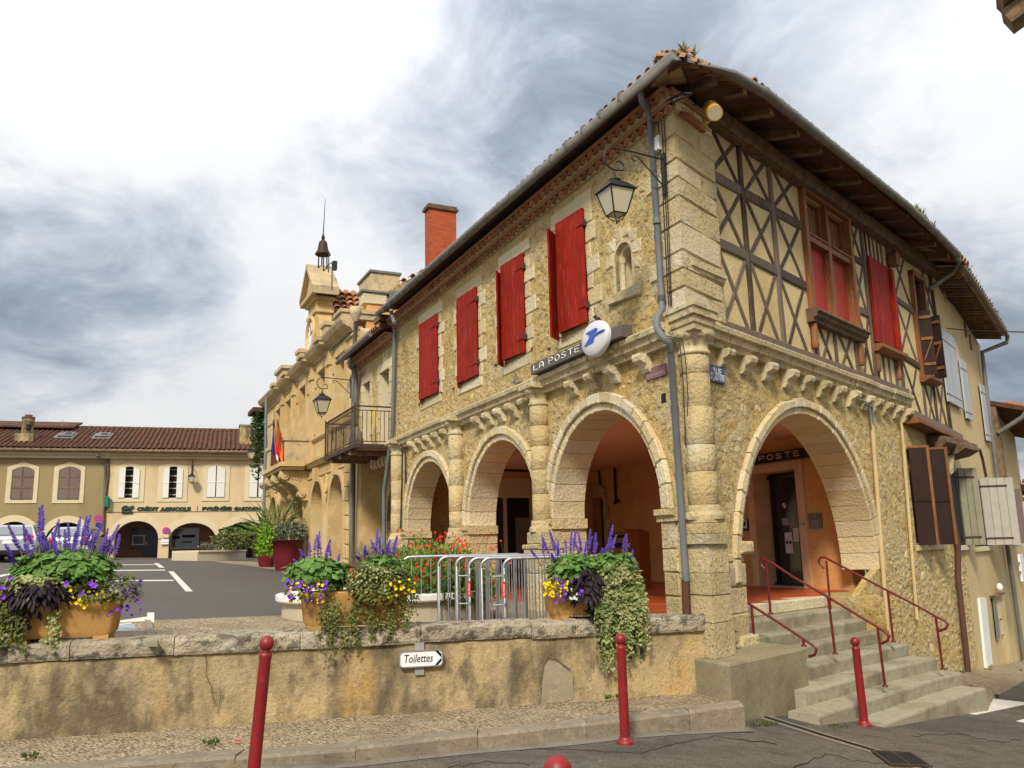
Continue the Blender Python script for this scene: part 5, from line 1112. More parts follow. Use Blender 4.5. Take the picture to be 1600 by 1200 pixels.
# stone balcony over the middle arch
bl = tp('stone_balcony', MB().box(A, 20.9, 24.6, 4.52, 4.78, .25, 1.0), m_thstone)
sub('balcony_moulding', MB().box(A, 20.8, 24.7, 4.62, 4.76, .27, 1.08), m_thstone, bl)
for q in (20.95, 24.0): sub('parapet', MB().box(A, q, q + .53, 4.78, 5.5, .0, .92).box(A, q - .05, q + .6, 5.5, 5.62, -.02, .97), m_thstonedk, bl)
for i in range(9): sub('iron_slat', MB().box(A, 21.5, 24.0, 4.82 + i * .075, 4.87 + i * .075, .84, .87), M('red_iron_grille', (.16, .035, .02), .7) if i == 0 else MATS['red_iron_grille'], bl)
for u in (21.35, 22.9, 24.2):
    cb = tp('scroll_console', MB(), m_thstone) if 0 else None
    mb = MB(); prof = [(.05, 3.5), (.22, 3.5), (.30, 3.62), (.34, 3.80), (.48, 3.98), (.72, 4.10), (.92, 4.2), (1.0, 4.32), (.98, 4.5), (.05, 4.5)]
    profU(mb, A, prof, u - .18, u + .18); cb = tp('scroll_console', mb, m_thstone)
    for w, z, r in ((.86, 4.34, .15), (.28, 3.72, .12)):
        sub('scroll', MB().tube([A.pt(u - .24, z, w), A.pt(u + .24, z, w)], r, 14, smooth=False), m_thstone, cb)
        sub('scroll_eye', MB().tube([A.pt(u - .27, z, w), A.pt(u + .27, z, w)], r * .45, 10, smooth=False), m_thstonedk, cb)
    for k in range(5): sub('flute', MB().box(A, u - .21, u + .21, 4.16 + k * .02, 4.46, .34 + k * .09, .38 + k * .09), m_thstone, cb)
# clock gable
_g1, _g0 = A.uz(482, 480)[0], A.uz(495, 480)[0]; GU, GH = (_g0 + _g1) / 2, (_g1 - _g0) / 2
cg = tp('clock_gable', MB().wall(A, [(GU - GH, 8.45), (GU + GH, 8.45), (GU + GH, 10.55), (GU - GH, 10.55)], [], -.55, .0), m_thstone)
sub('gable_course', MB().box(A, GU - GH - .08, GU + GH + .08, 10.0, 10.1, -.58, .06).box(A, GU - GH - .1, GU + GH + .1, 10.45, 10.58, -.62, .1), m_thstone, cg)
sub('pediment', MB().prism(A, [(GU - GH - .28, 10.58), (GU + GH + .28, 10.58), (GU + GH + .28, 10.74), (GU, 11.75), (GU - GH - .28, 10.74)], -.65, .08), m_thstone, cg)
sub('pediment_frame', MB().prism(A, [(GU - GH - .40, 10.72), (GU - GH - .40, 10.86), (GU, 11.95), (GU + GH + .40, 10.86), (GU + GH + .40, 10.72), (GU, 11.75)], -.68, .26).box(A, GU - GH - .4, GU + GH + .4, 10.58, 10.72, -.68, .24), m_thstonedk, cg)
sub('clock_ring', MB().tube([A.pt(GU + .60 * math.cos(t), 9.35 + .60 * math.sin(t), .04) for t in lin(0, 6.283, 24)], .08, 8), m_thstone, cg)
cf = sub('clock_face', MB().prism(A, arc(GU, 9.35, .52, 0, 345, 24), 0, .03), m_signwhite, cg)
mb = MB()
for i in range(12): t = i * math.pi / 6; c_ = (GU + .46 * math.cos(t), 9.35 + .46 * math.sin(t)); mb.hexa([A.pt(c_[0] + (a * math.cos(t) * .06 - b * math.sin(t) * .012), c_[1] + (a * math.sin(t) * .06 + b * math.cos(t) * .012), w) for w in (.031, .036) for a, b in ((-1, -1), (1, -1), (1, 1), (-1, 1))])
for t, l, wd in ((1.2, .4, .015), (2.7, .27, .022)): mb.hexa([A.pt(GU + (a * math.cos(t) - b * wd * math.sin(t)), 9.35 + (a * math.sin(t) + b * wd * math.cos(t)), w) for w in (.037, .045) for a, b in ((-.05, -1), (l, -1), (l, 1), (-.05, 1))])
sub('clock_hands', mb, m_print, cg)
for s_ in (-1, 1):
    sub('side_scroll', MB().prism(A, [(GU + s_ * GH, 8.45), (GU + s_ * (GH + 1.1), 8.45), (GU + s_ * (GH + 1.1), 8.75), (GU + s_ * (GH + .7), 8.85), (GU + s_ * (GH + .35), 9.2), (GU + s_ * (GH + .12), 9.7), (GU + s_ * GH, 9.9)], -.5, -.05), m_thstone, cg)
    sub('scroll_pedestal', MB().box(A, GU + s_ * 2.1 - .3, GU + s_ * 2.1 + .3, 8.45, 9.1, -.6, .06).box(A, GU + s_ * 2.1 - .36, GU + s_ * 2.1 + .36, 9.1, 9.24, -.66, .12), m_thstonedk, cg)
# little tiled roof running back behind the clock
sub('dormer_wall', MB().box(A, GU - GH + .12, GU + GH - .12, 8.4, 10.2, -4.6, -.55), m_yellowwall, cg)
dm = tp('dormer_roof', MB().hexa([A.pt(u, z, w) for z_ in (0, .06) for u, z, w in ((GU - GH - .05, 10.12 + z_, -.55), (GU - GH - .05, 10.12 + z_, -4.7), (GU, 11.0 + z_, -4.7), (GU, 11.0 + z_, -.55))]).hexa([A.pt(u, z, w) for z_ in (0, .06) for u, z, w in ((GU + GH + .05, 10.12 + z_, -.55), (GU + GH + .05, 10.12 + z_, -4.7), (GU, 11.0 + z_, -4.7), (GU, 11.0 + z_, -.55))]), m_tile)
for i in range(13):
    w = -.7 - i * .27
    for j in range(4):
        t = j / 4; u = GU - GH - .1 + t * GH; z = 10.16 + t * .88
        F2 = Frame(A.pt(u, 0, w), 64.8); o = place_tile(F2, 0, z, 0, dm, pitch=.55, k=1.5); 
        y = (A.d * math.cos(.56) + V((0, 0, math.sin(.56)))); x = A.n; zz = x.cross(y); p = A.pt(u, z, w)
        m = Matrix(((x.x, y.x, zz.x, p.x), (x.y, y.y, zz.y, p.y), (x.z, y.z, zz.z, p.z), (0, 0, 0, 1)))
        if zz.z < 0: m = m @ Matrix.Rotation(math.pi, 4, 'Y')
        o.matrix_local = m @ Matrix.Scale(1.5, 4)
# bell on its iron legs with a lightning rod, and small siren bracket
bl = thing('roof_bell', 'small dark bronze bell with a tall rod on iron legs above the clock gable', 'bell', A.pt(GU + .2, 11.6, -.5))
bc = A.pt(GU - .15, 11.75, -.3); 
mkobj('bell', MB().lathe(bc, [(.27, .55), (.285, .57), (.25, .63), (.19, .76), (.165, .92), (.14, 1.04), (.08, 1.10), (.0, 1.12)], 16), m_bronze, bl)
lg = MB()
for du, dw in ((-.16, 0), (.16, 0), (0, -.16), (0, .16)): lg.tube([bc + A.d * du + A.n * dw + V((0, 0, -.3)), bc + A.d * du * .9 + A.n * dw * .9 + V((0, 0, .62))], .025, 6)
mkobj('legs', lg, m_iron, bl); mkobj('finial', MB().lathe(bc, [(.02, 1.1), (.06, 1.15), (.07, 1.22), (.04, 1.3), (.02, 1.36)], 8), m_bronze, bl); mkobj('lightning_rod', MB().tube([bc + V((0, 0, 1.3)), bc + V((.05, 0, 2.7))], [.022, .008], 6), m_iron, bl)
br = thing('roof_bracket', 'thin black iron bracket on the roof just right of the bell', 'bracket', A.pt(GU - 1.0, 11.3, -.6))
mkobj('bracket_arm', MB().tube([bc + V((.25, 0, .55)), bc - A.d * .95 + V((0, 0, .35)), bc - A.d * .95 + V((0, 0, -.4))], .02, 6).tube([bc - A.d * .8 + V((0, 0, -.1)), bc - A.d * 1.5 + V((0, 0, -.2)), bc - A.d * 1.5 + V((0, 0, -1.2))], .02, 6), m_iron, br)
mkobj('bracket_box', MB().box(A, GU - 1.12, GU - .9, 11.5, 11.8, -.6, -.45), m_iron, br)
# attic block and downpipe at the right end, rubble side wall with its roof verge
tp('attic_block', MB().box(A, 15.55, 16.35, 8.45, 8.62, -.7, .36).box(A, 15.5, 16.4, 8.62, 8.72, -.75, .42), m_thstonedk)
tp('end_chimney', MB().box(A, 15.9, 17.3, 8.3, 10.05, -1.5, -.6), m_thstonedk); tp('chimney_cap', MB().box(A, 15.85, 17.35, 10.05, 10.12, -1.55, -.55), m_zinc)
SW = Frame(A.pt(15.6, 0, 0), 64.8)
tp('side_wall', MB().wall(SW, [(.3, 4.0), (7.0, 4.0), (7.0, 12.6), (1.5, 9.3), (.4, 9.1)], [], -.4, .0), m_ochre)
hs = thing('dummy', '', '', (0, 0, 0)); bpy.data.objects.remove(hs)
scatter_stones(SW, [(.35, 7.2), (3.2, 7.6), (2.2, 9.3), (.45, 8.95)], [], 60, .12, .26, .05, TH, limit=60, seed=11)
for q in ((.25, 1.0, 8.95, 9.3), (.2, .8, 7.2, 7.6), (.2, 1.1, 7.62, 8.2)): tp('side_quoin', MB().cbox(SW, *q, -.3, .05, .02, .02), m_whitestone)
tp('cap_sheet', MB().box(SW, .2, 1.1, 9.3, 9.36, -.5, .1), m_zinc)
tp('rain_box', MB().cbox(SW, 1.05, 1.5, 9.05, 9.4, -.1, .2, .02), m_zinc)
vg = tp('roof_verge', MB().hexa([SW.pt(u, z, w) for u, z in ((1.4, 9.35), (7.2, 12.75)) for w, dz in ((-.3, 0), (.2, 0), (.2, .26), (-.3, .26)) for z in (z + dz,)][0:8]) if 0 else MB().prism(SW, [(1.3, 9.32), (7.2, 12.78), (7.2, 13.06), (1.3, 9.60)], -.3, .12), m_retain)
for i in range(20): t = (i + .5) / 20; place_tile(SW, 1.35 + 5.8 * t, 9.66 + 3.4 * t, .16, vg, pitch=.1)
tp('main_roof', MB().hexa([SW.pt(u, z, w) for w in (-14.8, -.3) for u, z in ((1.3, 9.35), (7.2, 12.8), (7.2, 12.9), (1.3, 9.5))]), m_oldtile)
RC = thing('red_chimney', 'tall red brick chimney rising behind the roof of the red-shuttered building', 'chimney', A.pt(16.6, 11.0, -3))
u1 = A.uz(664, 380, -3)[0]; u0 = u1 - .42; zt = A.uz(684, 312, -3)[1]
z = 9.6; k = 0
while z < zt:
    F3 = Frame(A.pt(u0, 0, -3), 64.8)
    for FF, a, b in ((A, u0, u1), (Frame(A.pt(u0, 0, 0), 64.8), 3.0, 3.98)):
        q = a - (.11 if k % 2 else 0)
        while q < b:
            q0, q1 = max(q, a), min(q + .21, b)
            if q1 - q0 > .03: mkobj('brick', MB().box(FF, q0 + .005, q1 - .005, z + .004, z + .068, -3.1 if FF is A else -.1, -2.997 if FF is A else .003), m_brick, RC)
            q += .22
    z += .075; k += 1
mkobj('chimney_core', MB().box(A, u0 + .003, u1, 9.4, z, -3.98, -3.004), m_brick, RC); mkobj('chimney_cap', MB().box(A, u0 - .07, u1 + .07, z, z + .09, -4.04, -2.93).box(A, u0 - .03, u1 + .03, z + .09, z + .17, -4.0, -2.97), m_rafter, RC)
mkobj('flashing', MB().box(A, u0 - .05, u1 + .05, 9.4, 10.4, -4.0, -2.99), m_retain, RC)
# far-end chimney stack of the town hall
sc = thing('stone_stack', 'small pale stone stack above the far end of the town hall cornice', 'chimney', A.pt(31.2, 9, -.6))
mkobj('stack', MB().box(A, 30.3, 32.0, 8.3, 9.95, -1.6, -.6), m_thstonedk, sc); mkobj('stack_cap', MB().box(A, 30.15, 32.1, 9.95, 10.1, -1.7, -.5), m_thstonedk, sc)
# pipe on the corner of the town hall and on its far end
tp('downpipe', MB().tube([A.pt(*A.uz(556, 480, .3), .3), A.pt(*A.uz(556, 500, .2), .2), A.pt(*A.uz(553, 560, .14), .14), A.pt(*A.uz(548, 900, .18), .18)], .06, 8), m_zinc)
tp('pipe_head', MB().lathe(A.pt(*A.uz(556, 486, .3), .3), [(.06, -.3), (.16, -.1), (.17, .1), (.1, .12)], 10), m_thstonedk)
# vine-covered neighbour beyond the town hall
VH = thing('vine_house', 'end of a house smothered in ivy beyond the town hall', 'house', A.pt(32, 0))
mkobj('house_wall', MB().box(A, 30.75, 31.8, .6, 8.0, -5, -.1), m_retain, VH); mkobj('house_eave', MB().box(A, 30.7, 32.3, 8.0, 8.2, -5, .6), m_oldtile, VH)
mkobj('downpipe', MB().tube([A.pt(*A.uz(416, 620, .5), .5), A.pt(*A.uz(415, 700, .5), .5), A.pt(*A.uz(410, 880, .5), .5)], .06, 8), m_greypipe, VH)
iv = MB()
for _ in range(1500):
    u = random.uniform(30.7, 32.0); z = random.uniform(5.0, 8.1); 
    if random.random() > (z - 4.9) / 2.6: continue
    p = A.pt(u, z, random.uniform(0, .5) ); a, b = random.uniform(0, 6.28), random.uniform(-.6, .6); s = random.uniform(.06, .13)
    x = V((math.cos(a), math.sin(a), b)) * s; y = V((0, 0, -1)).lerp(V((random.uniform(-1, 1), random.uniform(-1, 1), 0)), .5) * s
    iv.add([p - x, p + y, p + x, p - y * .6], [(0, 1, 2, 3)])
o = mkobj('ivy', iv, m_ivy); tag(o, 'green ivy hanging over the far corner beyond the town hall', 'plant')
# flags on the stone balcony
for x, cols, lab in ((428, (m_flagblue, m_flagwhite, m_flagred), 'blue white and red flag hanging limp from the town hall balcony'), (434.5, (m_flagred, m_flaggold, m_flagred), 'red and gold flag hanging beside the tricolour on the town hall balcony')):
    w0 = 1.15; q = A.pt(*A.uz(x, 655, w0), w0); p = A.pt(*A.uz(x + 6, 712, .95), .95); fl = thing('flag', lab, 'flag', p)
    mkobj('pole', MB().tube([p, q], .018, 6), m_rafter, fl)
    for k, mt in enumerate(cols):
        mb = MB(); vs_ = []
        for r in range(11):
            t = r / 10
            for c_ in (0, .5, 1):
                w = (k + c_) / 3; top = q.lerp(p, w * .35)
                vs_.append(top + V((0, 0, -1.15 * t - .12 * w)) + V((.34 * w * (.35 + .65 * t) - .05, .10 * math.sin(w * 10 + t * 4), 0)) + A.d * .05 * math.sin(w * 14 + t * 2))
        mb.add(vs_, [(r * 3 + c_, r * 3 + c_ + 1, r * 3 + c_ + 4, r * 3 + c_ + 3) for r in range(10) for c_ in (0, 1)], True); mkobj('stripe', mb, mt, fl)
# ================================================================== FAR SIDE OF THE SQUARE
_r1 = ray(413, 800); _r0 = ray(0, 800)
pR = CAM + _r1 * (47.0 / _r1.y); pL = CAM + _r0 * (43.0 / _r0.y)
CFR = Frame((pL.x, pL.y), math.degrees(math.atan2(pR.x - pL.x, pR.y - pL.y)))
def cu(x, y=790, w=0): return CFR.uz(x, y, w)
def U(x): return cu(x)[0]
def Z(x, y, w=0): return cu(x, y, w)[1]
GH_ = thing('olive_house', 'olive rendered arcaded house with grey-brown shutters on the far left of the square', 'house', CFR.pt(U(80), 1.6))
BK = thing('bank_building', 'buff arcaded bank building with white shutters at the end of the square', 'building', CFR.pt(U(300), 1.55))
def fh(par, name, mb, mat, **k): return mkobj(name, mb, mat, par, **k)
us = U(168); uL = U(-150); uR = U(440)
ze = Z(200, 717)
g0 = 1.45
def farwall(par, u0, u1, arches, mat, wins):
    zt = ze
    ol = [(u0, g0)]
    for a, b, zt_, zs in arches:
        c, R = (a + b) / 2, (b - a) / 2; k = (zt_ - zs)
        ol += [(a, g0)] + [(c + R * math.cos(math.radians(t)), zs + k * math.sin(math.radians(t))) for t in lin(180, 0, 20)] + [(b, g0)]
    ol += [(u1, g0), (u1, zt), (u0, zt)]
    fh(par, 'front_wall', MB().wall(CFR, ol, [rect(*w) for w in wins], -.5, 0), mat)
    for a, b, zt_, zs in arches:
        c, R = (a + b) / 2, (b - a) / 2; k = zt_ - zs
        f = lambda R_, k_: [(c + R_ * math.cos(math.radians(t)), zs + k_ * math.sin(math.radians(t))) for t in lin(180, 0, 20)]
        fh(par, 'arch_trim', MB().wall(CFR, f(R + .32, k + .32) + f(R, k)[::-1], [], -.1, .05), m_castone)
za = Z(218, 814); zs_ = Z(218, 842)
AG = [(U(-52), U(-12), Z(24, 815), Z(24, 845)), (U(-8), U(57), Z(24, 815), Z(24, 845)), (U(74), U(140), Z(106, 816), Z(106, 846))]
AB = [(U(182), U(250), za, zs_), (U(266.5), U(339), Z(303, 817), Z(303, 843)), (U(352), U(409.5), Z(381, 815.5), Z(381, 842))]
GW = [(U(15.6), U(48.6), Z(30, 780), Z(30, 729)), (U(89), U(121.5), Z(105, 780), Z(105, 729)), (U(-60), U(-27), Z(-40, 780), Z(-40, 729))]
BW_ = [(U(183), U(216), Z(200, 778), Z(200, 729)), (U(252.6), U(284), Z(268, 778), Z(268, 729)), (U(322), U(350), Z(336, 777), Z(336, 728)), (U(388), U(416), Z(400, 777), Z(400, 728))]
farwall(GH_, uL, us, AG, m_olive, GW); farwall(BK, us + .01, uR, AB, m_caplaster, BW_)
def shutters(par, w, mat, ajar, rails):
    a, b, c, d = w; h = (d - c) * .1
    def top(u): return d - h * ((2 * (u - a) / (b - a) - 1) ** 2)
    fr = fh(par, 'window_surround', MB().wall(CFR, [(a - .24, c - .2), (b + .24, c - .2), (b + .24, d - .02), ((a + b) / 2, d + .24), (a - .24, d - .02)], [[(a, c), (b, c), (b, d - h)] + [(u, top(u)) for u in lin(b, a, 8)[1:-1]] + [(a, d - h)]], -.2, .04), m_castone)
    fh(par, 'window_recess', MB().box(CFR, a, b, c, d, -.48, -.3), m_dark)
    for i in range(5): sub('glazing_bar', MB().box(CFR, a, b, c + (d - c) * (i + .5) / 5, c + (d - c) * (i + .5) / 5 + .05, -.3, -.26), m_castone, fr)
    m = (a + b) / 2
    for u0, u1 in ((a, m - ajar), (m + ajar, b)):
        n = 4; pts = [(u0 + .01, c + .01), (u1 - .01, c + .01)] + [(u, top(u) - .01) for u in lin(u1 - .01, u0 + .01, 5)]
        s = fh(par, 'shutter', MB().prism(CFR, pts, .05, .09), mat)
        for t in rails: sub('shutter_bar', MB().box(CFR, u0, u1, c + (d - c) * t - .03, c + (d - c) * t + .03, .09, .105), mat if mat is m_whiteshut else m_rafter, s)
        if mat is m_greyshut: sub('shutter_edge', MB().box(CFR, u0 - .01, u0 + .03, c, d - h, .09, .1).box(CFR, u1 - .03, u1 + .01, c, d - h, .09, .1), m_rafter, s)
for w in GW: shutters(GH_, w, m_greyshut, .0, (.34, .68))
for w, aj in zip(BW_, (.18, .18, .015, .03)): shutters(BK, w, m_whiteshut, aj, (.48,))
# arcades' inside
def ins(par, nm, mb, mt): return fh(par, nm, mb, mt)
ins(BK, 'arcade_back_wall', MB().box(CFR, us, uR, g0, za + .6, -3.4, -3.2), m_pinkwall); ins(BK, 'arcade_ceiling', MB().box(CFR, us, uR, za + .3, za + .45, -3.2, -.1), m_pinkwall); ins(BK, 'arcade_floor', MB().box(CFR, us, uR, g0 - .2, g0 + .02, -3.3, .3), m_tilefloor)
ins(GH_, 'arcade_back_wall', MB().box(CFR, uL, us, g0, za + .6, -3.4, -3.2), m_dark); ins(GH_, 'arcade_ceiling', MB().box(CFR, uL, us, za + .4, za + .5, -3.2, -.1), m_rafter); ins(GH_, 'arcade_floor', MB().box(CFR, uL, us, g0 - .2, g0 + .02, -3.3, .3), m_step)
W_ = -3.2
def bx(x0, x1, y0, y1, d=.04, dd=0): 
    a, b = cu(x0, y1, W_)[0], cu(x1, y1, W_)[0]; return MB().box(CFR, a, b, cu(x0, y1, W_)[1], cu(x0, y0, W_)[1], W_ + dd, W_ + dd + d)
dp_ = ins(BK, 'cash_machine_panel', bx(204, 245, 826, 858, .06), m_black); sub('cash_machine_frame', bx(206, 226, 836, 852, .05, .06), m_signwhite, dp_); sub('cash_machine_screen', bx(208, 224, 838, 850, .02, .11), m_black, dp_)
d2 = ins(BK, 'entrance_door', bx(224, 245, 830, 870, .08), m_black); sub('door_handle', bx(228, 229.5, 846, 852, .05, .08), m_signwhite, d2)
w2 = ins(BK, 'shop_window', bx(268, 309, 826, 857, .05), m_reflglass); sub('window_frame', bx(266, 268, 825, 857, .1), m_white, w2); sub('window_frame', bx(308, 310, 825, 857, .1), m_white, w2); sub('window_frame', bx(266, 310, 825, 827, .1), m_white, w2); sub('window_frame', bx(266, 310, 856, 858, .1), m_white, w2); sub('window_frame', bx(282, 283.5, 827, 856, .1), m_white, w2)
for q in ((270, 281, 838, 842), (285, 305, 836, 840), (285, 300, 846, 848)): sub('window_display', bx(*q, .02, .05), m_dark, w2)
s2 = ins(BK, 'dark_shopfront', bx(356, 405, 822, 872, .05), m_black); sub('shop_door', bx(373, 378, 830, 870, .05, .05), m_greyprint, s2); sub('shop_pane', bx(381, 391, 828, 845, .04, .05), m_reflglass, s2); sub('side_wall', bx(394, 399, 824, 870, .3, .05), m_pinkwall, s2)
ins(BK, 'wall_panel', bx(312, 326, 846, 862, .05), m_castone)
ins(BK, 'band_line', MB().box(CFR, U(165), uR, Z(300, 799.5), Z(300, 798.6), 0, .03), m_retain)
# eaves and roof with rows of round tiles
for par, u0, u1, mt in ((GH_, uL, us, m_castone), (BK, us, uR, m_caplaster)):
    fh(par, 'eave_course', MB().box(CFR, u0, u1, ze, ze + .16, -.3, .22).box(CFR, u0, u1, ze + .16, ze + .3, -.3, .42), mt)
    fh(par, 'gutter', MB().tube([CFR.pt(u0, ze + .36, .62), CFR.pt(u1, ze + .36, .62)], .09, 8), m_rafter)
zr_ = Z(200, 666); RD = 6.0
zrr = CFR.uz(200, 669, -RD)[1] - .15
for par, u0, u1, dz in ((GH_, uL, us, .0), (BK, us, uR, 0)):
    rf = fh(par, 'roof', MB().hexa([CFR.pt(u, z, w) for z_ in (0, .08) for u, w, z in ((u0, .6, ze + .36 + z_), (u1, .6, ze + .36 + z_), (u1, -RD, zrr + z_), (u0, -RD, zrr + z_))]), m_oldtile)
    tr = MB(); u = u0 + .1
    while u < u1:
        n = 9; pts = []
        for i in range(n + 1):
            t = i / n; j = random.uniform(-.02, .02); pts.append(CFR.pt(u + j, ze + .44 + (zrr - ze - .36) * t + random.uniform(-.012, .012), .66 - (RD + .66) * t))
        tr.tube(pts, [.10 + (.012 if i % 2 else 0) for i in range(n + 1)], 5, False, False); u += .25
    sub('tile_rows', tr, m_oldtile, rf)['kind'] = 'stuff'
    rd = MB(); u = u0
    while u < u1: rd.tube([CFR.pt(u, zrr + .1, -RD), CFR.pt(u + .42, zrr + .12, -RD)], .14, 6); u += .4
    sub('ridge_tiles', rd, m_oldtile, rf)['kind'] = 'stuff'
# higher roof section at the far left
fh(GH_, 'upper_roof', MB().hexa([CFR.pt(u, z, w) for z_ in (0, .1) for u, w, z in ((uL, -4.6, zrr - .1 + z_), (U(82), -4.6, zrr - .1 + z_), (U(82), -RD - 1.5, zrr + .55 + z_), (uL, -RD - 1.5, zrr + .55 + z_))]), m_oldtile)
# skylights
for a, b in ((69, 92), (131, 153)):
    t0, t1 = .42, .62; f = lambda t: (ze + .44 + (zrr - ze - .36) * t + .1, .66 - (RD + .66) * t)
    u0, u1 = U(a), U(b); mb = MB().hexa([CFR.pt(u, f(t)[0] + z_, f(t)[1]) for z_ in (0, .1) for u, t in ((u0, t0), (u1, t0), (u1, t1), (u0, t1))])
    s = fh(GH_, 'skylight', mb, m_black); sub('skylight_pane', MB().hexa([CFR.pt(u, f(t)[0] + z_, f(t)[1]) for z_ in (.1, .12) for u, t in ((u0 + .25, t0 + .07), (u1 - .12, t0 + .07), (u1 - .12, t1 - .05), (u0 + .25, t1 - .05))]), m_oldtile, s)
    sub('skylight_flashing', MB().hexa([CFR.pt(u, f(t)[0] + z_, f(t)[1]) for z_ in (-.02, .03) for u, t in ((u0 - .15, t0 - .03), (u1 + .1, t0 - .03), (u1 + .1, t1 + .02), (u0 - .15, t1 + .02))]), m_zinc, s)
# chimneys and aerial
def fchim(par, x0, x1, yt, yb, round_=False):
    w = min((abs(CFR.uz(x0, yb, q)[1] - (ze + .44 + (zrr - ze - .36) * (.66 - q) / (RD + .66))), q) for q in lin(-5.5, 0, 110))[1]; a, b = CFR.uz(x0, 690, w)[0], CFR.uz(x1, 690, w)[0]; zt = CFR.uz(x0, yt, w)[1]; zb = CFR.uz(x0, yb, w)[1]
    if round_:
        c = CFR.pt((a + b) / 2, 0, w); R = (b - a) / 2
        o = fh(par, 'chimney', MB().box(CFR, a - .15, b + .1, zb - .4, zb + .3, w - .7, w + .6).lathe(c, [(R * .92, zb), (R * .9, zt - .3), (R * .98, zt - .28), (R * .98, zt - .12)], 16), m_retain)
        sub('chimney_cap', MB().lathe(c, [(R * 1.02, zt - .12), (R * 1.04, zt - .02), (R * .6, zt), (R * .6, zt + .1), (0, zt + .12)], 16), m_oldtile, o); sub('flue_hole', MB().lathe(c + CFR.n * R * .9 + V((.12, 0, 0)), [(.12, zb + .55), (.12, zb + .8)], 8), m_dark, o)
    else:
        o = fh(par, 'chimney', MB().box(CFR, a, b, zb - .5, zt - .08, w - 1.0, w), m_retain); sub('chimney_cap', MB().box(CFR, a - .05, b + .05, zt - .08, zt, w - 1.05, w + .05), m_patch, o)
fchim(GH_, 31, 52, 651, 688, True); fchim(BK, 374, 393, 663, 695)
ae = thing('roof_aerial', 'thin television aerial on the ridge of the olive house roof', 'aerial', CFR.pt(U(96), zrr, -5))
am = MB(); w = -5; p = CFR.pt(*CFR.uz(97, 672, w), w); am.tube([p - V((0, 0, .6)), p + V((0, 0, .6))], .02, 5)
for x in (92, 95, 99, 103): q = CFR.pt(*CFR.uz(x, 668, w), w); am.tube([q - V((0, 0, .25)), q + V((.05, 0, .35))], .013, 5)
am.tube([CFR.pt(*CFR.uz(91, 670, w), w), CFR.pt(*CFR.uz(104, 668, w), w)], .014, 5); mkobj('aerial_rods', am, m_galv, ae)
# pipes and wires of the far facades
fp = lambda x, y, w=.08: CFR.pt(*CFR.uz(x, y, w), w)
fh(GH_, 'downpipe', MB().tube([fp(152, 711, .55), fp(155, 716, .4), fp(165, 724), fp(163, 780), fp(158, 830), fp(156, 870)], .06, 6), m_zinc); fh(BK, 'downpipe', MB().tube([fp(168, 715), fp(169, 740), fp(164, 775), fp(162, 800), fp(160, 870)], .05, 6), m_rafter)
fh(BK, 'wire', MB().tube([fp(-10, 711), fp(80, 715), fp(160, 714), fp(250, 717), fp(305, 715), fp(340, 716.5), fp(420, 718)], .022, 5), m_cable)
# shop name: lettering in dark green
nm = thing('shop_sign', 'dark green CREDIT AGRICOLE PYRENEES GASCOGNE lettering with its linked monogram on the buff bank', 'sign', CFR.pt(U(300), Z(300, 798), .05))
def stx(s, x0, x1, y0, y1, **k): return text('lettering', s, CFR, U(x0), Z(x0, y1), .03, Z(x0, y0) - Z(x0, y1), m_signgreen, nm, width=U(x1) - U(x0), bold=.018, depth=.02, **k)
stx('CRÉDIT', 214.6, 248, 792.6, 798); stx('AGRICOLE', 251.5, 299, 792.6, 798); stx('PYRÉNÉES', 316, 362.5, 792.3, 797.5); stx('GASCOGNE', 366, 412, 792.2, 797.3)
mkobj('divider', MB().box(CFR, U(308), U(308.5), Z(308, 799), Z(308, 790), .0, .05), m_rafter, nm)
lg = MB()
def stroke(pts, r=.055): lg.tube([CFR.pt(U(x), Z(x, y), .05) for x, y in pts], r, 6)
stroke([(199.5, 792), (197, 791), (193.5, 792), (191.5, 794.5), (192, 797), (195, 797.6), (198.5, 796), (201, 793.5), (203, 791.5), (204, 797.4)]); stroke([(198.5, 796), (206, 794.5), (209, 791.8)], .045); stroke([(205.5, 792.2), (208.5, 790.2)], .045); stroke([(191, 800.4), (207.5, 800.4)], .07)
mkobj('monogram', lg, m_signgreen, nm)
gs = tag(mkobj('bank_box_sign', MB().cbox(CFR, U(164), U(171), Z(167, 793), Z(167, 776), .1, .35, .03), m_greensign), 'small dark green box sign on the join between the olive house and the bank', 'sign')
# street signs
def round_sign(x, y, name_lab, w, r=.36, panels=()):
    c = CFR.uz(x, y, w); t = thing('road_sign', name_lab, 'road sign', CFR.pt(c[0], 1.5, w))
    mkobj('sign_rim', MB().prism(CFR, arc(*c, r, 0, 345, 24), w, w + .03), m_redlabel, t); mkobj('sign_face', MB().prism(CFR, arc(*c, r * .78, 0, 345, 24), w + .03, w + .036), m_blue, t)
    for a in (.785, -.785): ca, sa = math.cos(a), math.sin(a); mkobj('cross_bar', MB().hexa([CFR.pt(c[0] + p * r * .8 * ca - q * r * .13 * sa, c[1] + p * r * .8 * sa + q * r * .13 * ca, ww) for ww in (w + .037, w + .042 + (.002 if a > 0 else 0)) for p, q in ((-1, -1), (1, -1), (1, 1), (-1, 1))]), m_redlabel, t)
    for x0, x1, y0, y1, mt in panels: mkobj('sub_plate', MB().box(CFR, CFR.uz(x0, y, w)[0], CFR.uz(x1, y, w)[0], CFR.uz(x0, y1, w)[1], CFR.uz(x0, y0, w)[1], w, w + .03), mt, t)
    return t, c
t, c = round_sign(259.7, 829.5, 'round no stopping sign with small plates on the pillar between two bank arches', .1, .19, ((255.5, 264, 835, 840, m_castone), (252, 264.5, 843, 847, m_signwhite), (252, 264.5, 847.8, 850.5, m_signwhite)))
